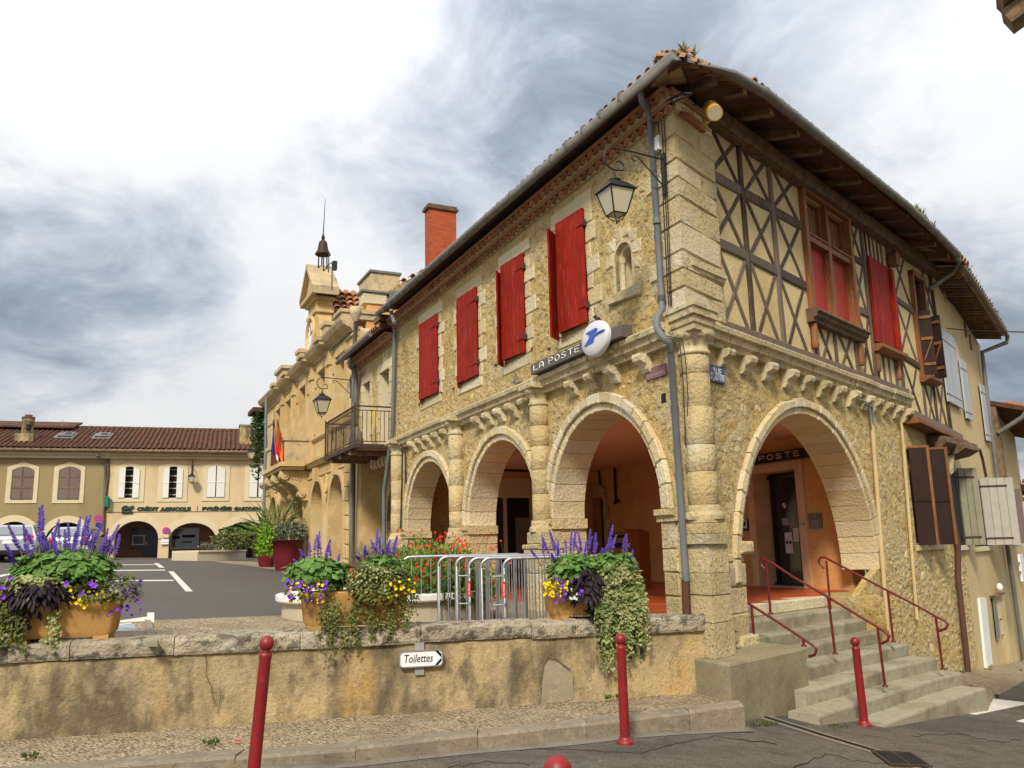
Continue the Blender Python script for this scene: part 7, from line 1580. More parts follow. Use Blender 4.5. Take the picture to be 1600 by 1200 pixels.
# middle rail: in the plane at right angles to the steps
def railplane(u):      # vertical plane across the steps at distance u along them
    F = Frame(ST.pt(u, 0, 0), 46 + 90); 
    return F
def rp_(F, x, y): 
    r = ray(x, y); nrm = V((F.d.y, -F.d.x, 0)); t = (F.P - CAM).dot(nrm) / r.dot(nrm); return CAM + r * t
def rail_at(u, label, posts, rail):
    F = railplane(u); handrail(label, [(rp_(F, *a), rp_(F, *b)) for a, b in posts], [rp_(F, *p) for p in rail])
rail_at(1.35, 'short dark red handrail at the left of the steps, by the stone block', [((1179, 1003), (1174, 946)), ((1256, 1009), (1255, 998))], [(1168, 942), (1176, 947), (1220, 975), (1255, 998), (1270, 1008), (1276, 1015), (1273, 1023), (1264, 1026)])
rail_at(2.30, 'dark red handrail running down the middle of the steps', [((1204, 958), (1197, 876)), ((1305, 1021), (1294, 934)), ((1383, 1072), (1371, 980))], [(1195, 889), (1190, 884), (1187, 878), (1189, 873), (1194, 873), (1210, 882), (1240, 902), (1294, 933), (1330, 955), (1372, 980), (1384, 988), (1389, 994), (1387, 1001), (1377, 1006)])
rail_at(4.05, 'dark red handrail beside the rubble wall on the right of the steps', [((1304, 1020), (1291, 876)), ((1396, 1002), (1387, 924)), ((1473, 1045), (1462, 964))], [(1288, 888), (1281, 882), (1279, 876), (1282, 871), (1289, 871), (1310, 882), (1387, 923), (1430, 945), (1462, 963), (1476, 970), (1481, 976), (1478, 982), (1467, 986)])
# ================================================================== BOLLARDS
bo = thing('bollard', 'dark red ball-topped bollard at the kerb foot, below the planter with the cascade', 'bollard', (.94, 8.17, gz(.94, 8)), 'red street bollards', local=True)
def bpart(nm, mb): o = mkobj(nm, mb, m_redpaint); o.parent = bo
bpart('base', MB().lathe((0, 0, 0), [(.078, -.05), (.078, .012), (.072, .03), (.058, .035), (.056, .05), (.047, .06)], 20)); bpart('post', MB().lathe((0, 0, 0), [(.046, .06), (.042, .80), (.044, .81), (.046, .825), (.046, .84), (.03, .85)], 20)); bpart('ball', MB().lathe((0, 0, 0), [(.02, .84), (.035, .855)] + [(.052 * math.sin(math.radians(t)), .903 - .052 * math.cos(math.radians(t))) for t in range(30, 181, 15)], 20))
b3 = dup(bo, (3.83, 10.1, gz(3.83, 10)), label='dark red ball-topped bollard standing in front of the concrete steps'); b3.rotation_euler.y = -.02
b1 = dup(bo, (0, 0, 0), label='dark red bollard leaning to the right at the kerb on the left')
tp_ = CAM + ray(417, 1003) * (6.75); b1.scale = (1.0, 1.0, 1.12); b1.rotation_euler.y = math.radians(4.4); b1.location = tp_ - V((math.sin(math.radians(4.4)) * 1.02, 0, 1.02))
b4 = dup(bo, (0, 0, 0), label='top of a red bollard just showing at the bottom edge of the picture'); p = CAM + ray(871, 1203) * 3.35; b4.location = (p.x, p.y, p.z - .905)
# ================================================================== TOILETTES SIGN
ts = thing('toilet_sign', 'white arrow-ended Toilettes sign with rounded frame fixed to the low wall', 'sign', WLF.pt(*wu(658, 1029), .05))
cu_, cz_ = wu(658, 1029, .06); a0 = wu(623, 1035, .06); a1 = wu(692, 1023, .06); hw = (a1[0] - a0[0]) / 2; hh = (wu(658, 1016, .06)[1] - wu(658, 1043, .06)[1]) / 2
def rrect(c, hw, hh, r, n=5): return [(c[0] + sx * (hw - r) + r * math.cos(math.radians(t)), c[1] + sz * (hh - r) + r * math.sin(math.radians(t))) for sx, sz, t0 in ((1, 1, 0), (-1, 1, 90), (-1, -1, 180), (1, -1, 270)) for t in lin(t0, t0 + 90, n)]
TSF = WLF
mkobj('bracket_plate', MB().box(WLF, cu_ - .06, cu_ + .035, cz_ - hh - .08, cz_ + hh + .07, -.02, .03), m_greyprint, ts)
mkobj('sign_frame', MB().wall(WLF, rrect((cu_, cz_), hw, hh, .045), [rrect((cu_, cz_), hw - .012, hh - .012, .036)], .03, .062), m_galv, ts); mkobj('sign_panel', MB().prism(WLF, rrect((cu_, cz_), hw - .010, hh - .010, .036), .03, .052), m_signwhite, ts)
mkobj('black_end', MB().prism(WLF, [(cu_ + hw - .085, cz_ + hh - .014), (cu_ + hw - .05, cz_ + hh - .014), (cu_ + hw - .016, cz_ + hh - .05), (cu_ + hw - .016, cz_), (cu_ + hw - .02, cz_ + .004)][0:5], .052, .0545).prism(WLF, [(cu_ + hw - .02, cz_ - .004), (cu_ + hw - .016, cz_), (cu_ + hw - .016, cz_ - hh + .05), (cu_ + hw - .05, cz_ - hh + .014), (cu_ + hw - .085, cz_ - hh + .014)], .052, .0545), m_black, ts)
text('lettering', 'Toilettes', WLF, cu_ - hw + .045, cz_ - .036, .053, .082, m_black, ts, shear=.22, width=2 * hw - .16, bold=.0008, depth=.001)
# ================================================================== CROWD BARRIERS
br0 = thing('crowd_barrier', 'x', 'barrier', (0, 0, 0), 'galvanised crowd barriers stacked behind the low wall', local=True)
BLN, BHT = 1.56, .94
def bb(nm, mb, mt=m_galv, par=None): o = mkobj(nm, mb, mt); o.parent = par or br0; return o
R_ = .11
path = [V((0, 0, .0)), V((0, 0, BHT - R_))] + [V((R_ - R_ * math.cos(t), 0, BHT - R_ + R_ * math.sin(t))) for t in lin(0, math.pi / 2, 6)] + [V((BLN - R_ + R_ * math.sin(t), 0, BHT - R_ + R_ * math.cos(t))) for t in lin(0, math.pi / 2, 6)] + [V((BLN, 0, 0))]
bb('frame', MB().tube(path, .0185, 10)); bb('bottom_rail', MB().tube([V((0, 0, .14)), V((BLN, 0, .14))], .014, 8))
for i in range(1, 13): x = BLN * i / 13; bb('bar', MB().tube([V((x, 0, .14)), V((x, 0, BHT - .004))], .0075, 6))
for x in (.25, BLN - .25): bb('foot', MB().tube([V((x, -.2, 0)), V((x, -.2, .03)), V((x, 0, .12)), V((x, .2, .03)), V((x, .2, 0))], .014, 6))
slots = [(628, 10.9), (685, 10.72), (713, 10.58), (733, 10.42), (752, 10.26), (787, 10.10)]
labs = ['rearmost crowd barrier, reaching farthest left in the stack behind the wall', 'second crowd barrier from the back of the stack', 'third crowd barrier from the back of the stack', 'crowd barrier with a red label, third from the front of the stack', 'plain crowd barrier just behind the front one', 'foremost crowd barrier with a red label on its post']
zb = None
for i, ((x, Y), lb) in enumerate(zip(slots, labs)):
    p = CAM + ray(x, 900) * (Y / ray(x, 900).y); top = CAM + ray(x + 25, 870 + (2 if i > 2 else 0)) * (Y / ray(x + 25, 870).y)
    b = br0 if i == 0 else dup(br0, (0, 0, 0), label=lb)
    b.location = (p.x, p.y, top.z - BHT); b.rotation_euler.z = math.radians(9 + random.uniform(-1, 1)); b['label'] = lb
    if i in (3, 5):
        for zc in (BHT - .2, .42): o = mkobj('hook_arm', MB().tube([V((-.13, 0, zc)), V((0.0, 0, zc)), V((.02, 0, zc))], .011, 6).tube([V((0, 0, zc - .02)), V((0, 0, zc + .02))], .023, 10), m_galv); o.parent = b
        o = mkobj('red_label', MB().tube([V((0, 0, .50)), V((0, 0, .68))], .0195, 10), m_redlabel); o.parent = b
        t_ = text('label_text', 'ALTRAD', Loc, -.004, 0, .0, .018, m_signwhite, o, width=.13, depth=.0005) ; t_.data.transform(Matrix.Translation((0.006, -.0205, .525)) @ Matrix.Rotation(-math.pi / 2, 4, 'Y')); t_.location = (0, 0, 0)
# ================================================================== ROUND BED behind the barriers
rc = CAM + ray(606, 880) * (12.15 / ray(606, 880).y)
RB = thing('round_bed', 'round raised planting bed with a pale wall and white rim behind the planters', 'planter', (rc.x, rc.y, .8))
RR = 1.46
mkobj('bed_wall', MB().lathe((rc.x, rc.y, 0), [(RR - .05, .6), (RR - .05, 1.12)], 48, False), m_basin, RB)
for i in range(14):
    a0, a1 = 6.283 * i / 14 + .004, 6.283 * (i + 1) / 14 - .004
    mkobj('rim_stone', MB().lathe((rc.x, rc.y, 0), [(RR - .28, 1.12), (RR + .02, 1.12), (RR + .035, 1.14), (RR + .035, 1.20), (RR + .02, 1.215), (RR - .28, 1.215), (RR - .28, 1.12)], 5, False, a0, a1), m_whitecap, RB)
mkobj('soil', MB().lathe((rc.x, rc.y, 0), [(RR - .27, 1.12), (0, 1.2)], 32, False), m_soil, RB)
# ================================================================== PLANTERS ON THE WALL AND THEIR PLANTS
def wpt(x, y, w=-.2): return WLF.pt(*WLF.uz(x, y, w), w)
def planter(x0, x1, label):
    u0, u1 = wu(x0, 960, -.04)[0], wu(x1, 960, -.04)[0]; zb = WT + .045; zt = zb + .345
    t = thing('flower_planter', label, 'planter', WLF.pt((u0 + u1) / 2, WT, -.2), 'sandstone coloured planters on the low wall')
    def ring(ins, z, r=.05): 
        a, b, c, d = u0 + ins, u1 - ins, -.40 + ins * .6, -.02 - ins * .6; pts = []
        for (x, y, t0) in ((b - r, d - r, 0), (a + r, d - r, 90), (a + r, c + r, 180), (b - r, c + r, 270)):
            for q in (0, 30, 60, 90): pts.append(WLF.pt(x + r * math.cos(math.radians(t0 + q)), z, y + r * math.sin(math.radians(t0 + q))))
        return pts
    R_ = [ring(.09, zb), ring(.05, zb + .05), ring(.02, zt - .05), ring(.0, zt - .02), ring(.005, zt), ring(.03, zt), ring(.04, zt - .06)]
    k = 16; mb = MB(); vs_ = [p for r in R_ for p in r]
    mb.add(vs_, [(i * k + q, i * k + (q + 1) % k, (i + 1) * k + (q + 1) % k, (i + 1) * k + q) for i in range(len(R_) - 1) for q in range(k)], True); mb.add(R_[0], [tuple(range(k))])
    mkobj('trough', mb, m_planter, t); mkobj('soil', MB().add(R_[6], [tuple(range(k))]), m_soil, t)
    for u in (u0 + .16, u1 - .16): mkobj('foot', MB().box(WLF, u - .07, u + .07, WT - .0, zb + .02, -.36, -.07), m_planter, t)
    return u0, u1, zt
PL1 = planter(2, 186, 'sandstone coloured trough at the left edge of the wall, full of blue salvia')
PL2 = planter(466, 640, 'sandstone coloured trough left of the barriers, with trailing olive foliage')
PL3 = planter(858, 1000, 'sandstone coloured trough right of the barriers, half hidden by cascading variegated leaves')
def leaf(mb, p, l, w, n=None, fold=.25):
    x = l.cross(n if n is not None else V((random.uniform(-1, 1), random.uniform(-1, 1), random.uniform(.2, 1)))).normalized() * w; up = x.cross(l).normalized() * w * fold
    mb.add([p, p + l * .35 + x - up, p + l * .7 + x * .75 - up * .8, p + l - V((0, 0, l.length * .12)), p + l * .7 - x * .75 - up * .8, p + l * .35 - x - up, p + l * .5], [(0, 1, 6, 5), (1, 2, 3, 6), (6, 3, 4, 5)])
def clump(name, label, c, rx, ry, rz, n, size, mat, wide=.3, droop=.3, group=None, cat='plant', jit=.3, zmin=-.5, parent=None, down=0.0, face=False):
    face = mat in (m_leaf, m_leafdk, m_leafvar)
    mb = MB(); c = V(c); X, Y = WLF.d, WLF.n
    for _ in range(n):
        d = V((random.gauss(0, 1), random.gauss(0, 1), random.gauss(0, 1))).normalized()
        if d.z < zmin: d.z = -d.z
        k = random.uniform(.55, 1.0) ** .6 * (1 + .28 * noise.noise(d * 2.2 + c * 1.7))
        p = c + X * d.x * rx * k + Y * d.y * ry * k + V((0, 0, d.z * rz * k))
        l = (X * d.x + Y * d.y + V((0, 0, d.z * .8 - droop)) + V((random.uniform(-1, 1), random.uniform(-1, 1), random.uniform(-1, 1))) * jit - V((0, 0, down))).normalized()
        if face: l = (X * d.x * .4 + Y * d.y * .4 + V((random.uniform(-.8, .8), random.uniform(-.6, .6), random.uniform(-.9, .1)))).normalized()
        s = size * random.uniform(.6, 1.3); leaf(mb, p, l * s, s * wide, ((X * d.x + Y * d.y) + V((0, 0, .5 + d.z * .5))).normalized())
    o = mkobj(name, mb, mat, parent)
    if label: tag(o, label, cat, group)
    else: o['kind'] = 'stuff'
    return o
# shared salvia spikes
SPIKES = []
for i in range(7):
    mb = MB(); h = 1.0; bend = random.uniform(-.12, .12); mats = []
    st = [V((bend * t * t, .05 * math.sin(t * 3 + i) * t, t * h)) for t in lin(0, 1, 6)]
    mb.tube(st, [.012, .011, .010, .009, .008, .006, .004], 4); ns = len(mb.f)
    nw = 14 + i % 3 * 2
    for k in range(nw):
        t = .42 + .58 * k / nw
        if k < 5 and random.random() < .35: continue
        c = V((bend * t * t, .05 * math.sin(t * 3 + i) * t, t * h)); r = .042 * (1 - .55 * ((t - .42) / .58) ** 2) * random.uniform(.7, 1.15)
        for q in range(5):
            a = q * 1.256 + k * .7 + random.uniform(-.3, .3); d = V((math.cos(a), math.sin(a), .25)); s = V((-math.sin(a), math.cos(a), 0)) * r * .42
            mb.add([c, c + d * r * .7 + s + V((0, 0, .012)), c + d * r * 1.15, c + d * r * .7 - s - V((0, 0, .006)), c + d * r * .6 + V((0, 0, .03))], [(0, 1, 4), (1, 2, 4), (2, 3, 4), (3, 0, 4)])
    me = mb.mesh('flower_spike'); me.materials.append(m_drystem); me.materials.append(m_violet)
    me.polygons.foreach_set('material_index', [0 if j < ns else 1 for j in range(len(mb.f))]); SPIKES.append(me)
def spikes(root, items):      # items: (tip x, tip y, base x, base y, w)
    for x, y, bx_, by, w in items:
        tip, base = wpt(x, y, w), wpt(bx_, by, w + random.uniform(-.08, .05)); d = tip - base; L_ = d.length
        o = bpy.data.objects.new('flower_spike', random.choice(SPIKES)); COL.objects.link(o); o.parent = root
        q = d.to_track_quat('Z', 'Y'); o.rotation_euler = q.to_euler(); s = max(L_, .18); o.scale = (max(.55, s), max(.55, s), L_); off = root.location if root.type == 'EMPTY' else V((0, 0, 0)); o.location = base - off
def flowers(name, pts, r, mat, parent=None, label=None, cat='flowers', five=True):
    mb = MB()
    for p in pts:
        nrm = (V((-WLF.n.x * -1, 0, 0)) + WLF.n * random.uniform(.4, 1.4) + V((random.uniform(-.6, .6), random.uniform(-.5, .3), random.uniform(-.1, .9)))).normalized()
        a = nrm.cross(V((0, 0, 1))).normalized(); b = nrm.cross(a); s = r * random.uniform(.7, 1.2); ph = random.uniform(0, 6)
        rim = [p + (a * math.cos(ph + t * .6283) + b * math.sin(ph + t * .6283)) * (s if t % 2 == 0 else s * .78) + nrm * s * .25 for t in range(10)]
        mb.add([p - nrm * s * .2] + rim, [(0, i + 1, (i + 1) % 10 + 1) for i in range(10)])
    o = mkobj(name, mb, mat, parent)
    if label: tag(o, label, cat)
    else: o['kind'] = 'stuff'
    return o
def pxcloud(x0, x1, y0, y1, n, w=(-.3, 0)): return [wpt(random.uniform(x0, x1), random.uniform(y0, y1), random.uniform(*w)) for _ in range(n)]
def trail(mb, p, L_, n, s, out=.05, wide=.42):
    q = V(p); d = WLF.n * out + V((random.uniform(-.3, .3) * .3, 0, -.1)); pts = [q.copy()]
    sg = max(4, int(L_ / .05)); dx = random.uniform(-.25, .25)
    for i in range(sg):
        t = i / sg; stp = (WLF.n * out * (1 - t) * 2 + WLF.d * (dx * .3 + random.uniform(-.25, .25)) + V((0, 0, -.35 - t))).normalized() * (L_ / sg); q = q + stp; pts.append(q.copy())
        for _ in range(max(1, n // sg)):
            l = (WLF.n * random.uniform(0, 1) + WLF.d * random.uniform(-1, 1) + V((0, 0, random.uniform(-.9, .3)))).normalized() * s * random.uniform(.6, 1.3)
            leaf(mb, q + V((random.uniform(-.02, .02),) * 3), l, s * wide, (WLF.n + V((random.uniform(-.6, .6), random.uniform(-.6, .6), .4))).normalized())
    mb.tube(pts, .0025, 3, False)
def plant(name, label, x, y, w=-.2, cat='plant'): return thing(name, label, cat, wpt(x, y, w))
# --- left planter
s1 = plant('salvia', 'blue salvia with broad green leaves and many flower spikes, filling the leftmost planter', 95, 930)
def fol(root, x, y, rx, ry, rz, n, size, mat, w=-.2, **k): return clump('foliage', None, wpt(x, y, w), rx, ry, rz, n, size, mat, parent=root, **k)
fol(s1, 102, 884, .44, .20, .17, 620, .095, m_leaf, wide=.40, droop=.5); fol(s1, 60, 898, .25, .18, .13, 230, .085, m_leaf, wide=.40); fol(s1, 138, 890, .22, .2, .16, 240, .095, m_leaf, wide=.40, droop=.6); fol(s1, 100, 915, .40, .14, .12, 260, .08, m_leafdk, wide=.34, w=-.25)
it = []
for x, y in ((57, 793), (66, 789), (33, 820), (22, 818), (97, 810), (122, 806), (130, 806), (138, 804), (145, 812), (112, 818), (150, 815), (82, 816), (178, 818), (170, 826), (186, 835), (48, 824), (9, 848), (28, 840), (45, 845), (60, 825), (75, 836), (105, 826), (128, 825), (134, 830), (120, 833), (157, 838), (165, 850), (175, 838), (88, 846), (40, 862), (18, 870), (70, 842), (115, 842), (140, 838), (152, 828), (92, 830), (180, 850)):
    it.append((x, y, 95 + (x - 95) * .8 + random.uniform(-8, 8), 885, -.2 + random.uniform(-.13, .12)))
spikes(s1, it)
c_ = clump('sweet_potato_vine', 'dark purple-black leaved vine hanging over the front of the leftmost planter', wpt(58, 930, -.0), .30, .13, .16, 330, .10, m_leafpurple, wide=.22, droop=.9, down=.4); 
mb = MB(); [trail(mb, wpt(random.uniform(18, 60), 940, .02), random.uniform(.15, .26), 10, .085, .05, .2) for _ in range(7)]; tag(mkobj('vine_shoots', mb, m_leafpurple), 'purple-black vine shoots drooping down the front of the leftmost planter', 'plant')
mb = MB(); [trail(mb, wpt(random.uniform(-30, 36), random.uniform(905, 930), .02), random.uniform(.3, .62), 40, .045, .06) for _ in range(34)]; tag(mkobj('trailing_foliage', mb, m_leafolive), 'olive trailing foliage over the left end of the leftmost planter', 'plant')
clump('variegated_plant', 'pale yellow-green variegated leaves between the salvia and the purple vine in the leftmost planter', wpt(50, 912, -.02), .30, .1, .10, 260, .06, m_leafvar, wide=.42)
mb = MB(); [trail(mb, wpt(random.uniform(84, 100), 945, .02), random.uniform(.3, .42), 26, .042, .03) for _ in range(3)]; tag(mkobj('trailing_plant', mb, m_leafvar), 'thin cream-edged trailing stems down the middle of the leftmost planter', 'plant')
y1 = plant('yellow_bidens', 'low fine-leaved plant with small yellow flowers in the leftmost planter', 140, 940, -.03)
fol(y1, 142, 930, .24, .12, .11, 420, .05, m_leafolive, w=-.03, wide=.22); flowers('blossoms', pxcloud(104, 170, 922, 952, 34, (.0, .08)), .017, m_yellowfl, y1)
pt1 = plant('petunia', 'purple petunia trailing off the right end of the leftmost planter', 195, 930, -.1)
fol(pt1, 190, 925, .17, .16, .16, 380, .05, m_leafolive, w=-.08, wide=.25, down=.3); flowers('blossoms', pxcloud(160, 220, 905, 962, 44, (-.15, .06)) , .020, m_purple, pt1); flowers('pale_blossoms', pxcloud(170, 185, 915, 925, 5, (.0, .05)), .026, m_whitefl, pt1)
pt2 = plant('petunia', 'scattered violet petunia flowers among the leaves of the leftmost planter', 80, 915, .05)
flowers('blossoms', [wpt(x, y, .08) for x, y in ((4, 920), (5, 933), (128, 926), (126, 925), (142, 912), (16, 903), (147, 916), (104, 912))], .030, m_purple, pt2)
# --- middle planter
s2 = plant('salvia', 'blue salvia with broad green leaves at the left of the middle planter', 500, 910)
fol(s2, 494, 892, .30, .2, .15, 460, .088, m_leaf, wide=.40, droop=.5); fol(s2, 500, 905, .28, .15, .12, 160, .08, m_leafdk, wide=.33)
it = [(x, y, 500 + (x - 500) * .8, 892, -.2 + random.uniform(-.12, .12)) for x, y in ((490, 836), (496, 830), (504, 834), (508, 842), (468, 858), (480, 846), (522, 852), (476, 866), (530, 866), (456, 874), (512, 862), (464, 878))]
spikes(s2, it)
s3 = plant('salvia', 'blue salvia standing at the right of the middle planter', 600, 900)
fol(s3, 598, 882, .20, .16, .12, 260, .075, m_leaf, wide=.40, droop=.5)
spikes(s3, [(x, y, 596 + (x - 596) * .8, 885, -.2 + random.uniform(-.1, .1)) for x, y in ((587, 826), (582, 842), (595, 838), (606, 842), (616, 836), (620, 838), (565, 850), (574, 856), (612, 850), (602, 858), (558, 868), (590, 848))])
ol = plant('helichrysum', 'olive-grey small-leaved plant tumbling over the middle planter', 598, 922)
fol(ol, 598, 922, .36, .19, .26, 1500, .038, m_leafolive, w=-.02, wide=.45, droop=.6); fol(ol, 590, 912, .33, .17, .22, 520, .034, m_leafvar, w=.03, wide=.42)
mb = MB(); [trail(mb, wpt(random.uniform(500, 648), random.uniform(925, 950), .04), random.uniform(.15, .42), 26, .034, .05) for _ in range(30)]; [trail(mb, wpt(random.uniform(500, 560), 955, .05), random.uniform(.3, .55), 22, .03, .02) for _ in range(7)]; [trail(mb, wpt(random.uniform(640, 662), 925, .02), random.uniform(.2, .35), 12, .022, .03) for _ in range(5)]; tag(mkobj('trailing_foliage', mb, m_leafolive), 'thin trailing shoots hanging below the middle planter over the coping', 'plant')
pt3 = plant('petunia', 'violet petunias with yellow flowers at the left end of the middle planter', 480, 925, .0)
fol(pt3, 482, 925, .24, .14, .10, 320, .045, m_leafolive, w=-.0, wide=.3); flowers('blossoms', pxcloud(444, 516, 905, 942, 40, (-.02, .14)), .023, m_purple, pt3); flowers('yellow_blossoms', pxcloud(452, 505, 910, 942, 40, (-.02, .14)), .016, m_yellowfl, pt3)
y2 = plant('yellow_bidens', 'yellow flowers at the right end of the middle planter', 630, 920, .0)
fol(y2, 628, 918, .16, .14, .13, 260, .045, m_leafolive, w=.0, wide=.25); flowers('blossoms', pxcloud(604, 648, 905, 936, 46, (.02, .18)), .018, m_yellowfl, y2)
flowers('orange_blossom', [wpt(x, y, -.05) for x, y in ((552, 900), (556, 893), (548, 890), (618, 902))], .02, m_redfl, None, 'a few orange-red flowers in the middle of the middle planter', 'flowers')
w1 = plant('dry_grass', 'silvery wispy dry stems rising behind the middle planter', 590, 880, -.35); mb = MB()
for _ in range(150):
    p = wpt(random.uniform(540, 625), 890, -.32 + random.uniform(-.1, .05)); q = wpt(random.uniform(535, 632), random.uniform(842, 880), -.32); mb.tube([p, p.lerp(q, .6) + V((random.uniform(-.03, .03), 0, 0)), q], [.002, .0016, .001], 3, False)
mkobj('stems', mb, m_drystem, w1)
# --- right planter
s4 = plant('salvia', 'blue salvia with broad green leaves filling the top of the right planter', 920, 900)
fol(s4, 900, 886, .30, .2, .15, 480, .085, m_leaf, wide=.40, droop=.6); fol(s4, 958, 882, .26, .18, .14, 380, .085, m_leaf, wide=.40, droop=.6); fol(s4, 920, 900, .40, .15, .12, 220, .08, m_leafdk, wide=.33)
spikes(s4, [(x, y, 918 + (x - 918) * .85, 885, -.2 + random.uniform(-.12, .12)) for x, y in ((832, 855), (845, 845), (852, 838), (862, 827), (866, 846), (872, 850), (880, 842), (888, 830), (893, 830), (904, 840), (909, 830), (916, 826), (920, 838), (912, 846), (932, 832), (948, 848), (956, 820), (960, 836), (980, 836), (986, 834), (983, 848), (990, 858), (860, 862), (900, 852), (926, 848), (944, 856))])
clump('sweet_potato_vine', 'dark purple-black leaved vine in the middle of the right planter', wpt(922, 922, .02), .22, .14, .24, 300, .10, m_leafpurple, wide=.24, droop=.8, down=.4)
mb = MB(); [trail(mb, wpt(random.uniform(905, 935), 935, .04), random.uniform(.15, .3), 12, .085, .04, .2) for _ in range(8)]; tag(mkobj('vine_shoots', mb, m_leafpurple), 'purple-black vine shoots hanging beside the cascade of the right planter', 'plant')
va = plant('variegated_trailer', 'big cascade of small cream-edged green leaves spilling over the wall from the right planter', 968, 930, .05)
fol(va, 968, 902, .26, .16, .16, 620, .042, m_leafvar, w=.02, wide=.45)
mb = MB()
for _ in range(120): trail(mb, wpt(random.uniform(932, 1000), random.uniform(890, 935), .04 + random.uniform(-.06, .08)), random.uniform(.25, .62), 40, .038, .08)
for _ in range(8): trail(mb, wpt(random.uniform(945, 990), 960, .08), random.uniform(.35, .6), 34, .034, .03)
for _ in range(4): trail(mb, wpt(random.uniform(942, 952), 975, .06), random.uniform(.42, .52), 30, .026, .02)
mkobj('hanging_stems', mb, m_leafvar, va)['kind'] = 'stuff'
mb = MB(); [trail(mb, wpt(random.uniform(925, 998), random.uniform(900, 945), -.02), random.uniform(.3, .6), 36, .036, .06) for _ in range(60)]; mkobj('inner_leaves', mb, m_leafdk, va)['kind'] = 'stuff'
y3 = plant('yellow_bidens', 'dense yellow flowers at the left end of the right planter', 868, 922, .0)
fol(y3, 870, 920, .13, .12, .10, 240, .04, m_leafolive, w=.0, wide=.25); flowers('blossoms', pxcloud(850, 888, 908, 932, 80, (.0, .16)), .017, m_yellowfl, y3)
pt4 = plant('petunia', 'violet and white petunias below the vine in the right planter', 898, 930, .05)
fol(pt4, 898, 930, .14, .1, .12, 150, .04, m_leafdk, w=.02, wide=.3); flowers('blossoms', pxcloud(868, 916, 904, 942, 30, (.02, .14)), .021, m_purple, pt4); flowers('pale_blossoms', pxcloud(890, 908, 920, 938, 9, (.06, .16)), .022, m_whitefl, pt4)
flowers('yellow_blossom', pxcloud(992, 1001, 896, 912, 12, (-.1, .1)), .016, m_yellowfl, None, 'a few yellow flowers at the right edge of the right planter', 'flowers')
# --- red salvia in the round bed
rs = thing('red_salvia', 'fine-leaved bush covered in small red flowers in the round bed behind the barriers', 'shrub', (rc.x + .5, rc.y, 1.2))
def bedpt(x, y, dY): r = ray(x, y); return CAM + r * ((rc.y + dY) / r.y)
def finebush(c, rx, ry, rz, n, s, mat, root):
    mb = MB()
    for _ in range(n):
        d = V((random.gauss(0, 1), random.gauss(0, 1), abs(random.gauss(0, 1)) - .25)).normalized(); k = random.uniform(.35, 1.0) ** .5 * (1 + .25 * noise.noise(d * 3 + c)); p = c + V((d.x * rx, d.y * ry, d.z * rz)) * k
        l = (V((d.x * .5, d.y * .5, .9)) + V((random.uniform(-1, 1), random.uniform(-1, 1), random.uniform(-.8, .8))) * .8).normalized() * s * random.uniform(.6, 1.4); leaf(mb, p, l, s * .22, d)
    mkobj('foliage', mb, mat, root)['kind'] = 'stuff'
finebush(V((rc.x + .62, rc.y - .45, 1.22)), .78, .75, .66, 4200, .065, m_leaffine, rs); finebush(V((rc.x + .95, rc.y - .5, 1.18)), .72, .7, .52, 2400, .06, m_leaffine, rs); finebush(V((rc.x + .75, rc.y - .7, 1.12)), .75, .55, .42, 2200, .06, m_leafdk, rs); finebush(V((rc.x - .3, rc.y - .4, 1.2)), .6, .6, .4, 1500, .06, m_leafolive, rs)
mb = MB(); pts = []
for _ in range(240):
    x = random.gauss(700, 45); y = random.uniform(826, 880) if random.random() < .6 else random.uniform(880, 932)
    if not 615 < x < 800: continue
    if y < 838 + ((x - 690) / 70) ** 2 * 22 and random.random() < .65: continue
    dY = -.7 + random.uniform(-.35, .1) if y > 850 else random.uniform(-.8, .2)
    p = bedpt(x, y, dY); pts.append(p)
    if y < 850: b = p + V((random.uniform(-.08, .08), 0, -.25)); mb.tube([b, b.lerp(p, .5), p], [.003, .002, .0015], 3, False)
mkobj('flower_stems', mb, m_greenstem, rs)['kind'] = 'stuff'; flowers('blossoms', pts, .020, m_redfl, rs)
flowers('blossoms', [bedpt(random.gauss(652, 9), random.gauss(912, 7), -1.0) for _ in range(30)], .022, m_redfl, rs); flowers('blossoms', [bedpt(random.gauss(675, 14), random.gauss(902, 12), -1.0) for _ in range(30)], .02, m_redfl, rs)
sv = thing('silver_plant', 'silvery wispy plant at the left of the round bed behind the middle planter', 'plant', (rc.x - .4, rc.y, 1.2)); mb = MB()
for _ in range(420):
    x = random.uniform(560, 640); p = bedpt(x, 905, -.5); q = bedpt(x + random.uniform(-16, 16), random.uniform(846, 892), -.5 + random.uniform(-.3, .3)); mb.tube([p, p.lerp(q, .5) + V((random.uniform(-.04, .04), 0, 0)), q], [.003, .0025, .0015], 3, False)
mkobj('stems', mb, m_leafgrey, sv)
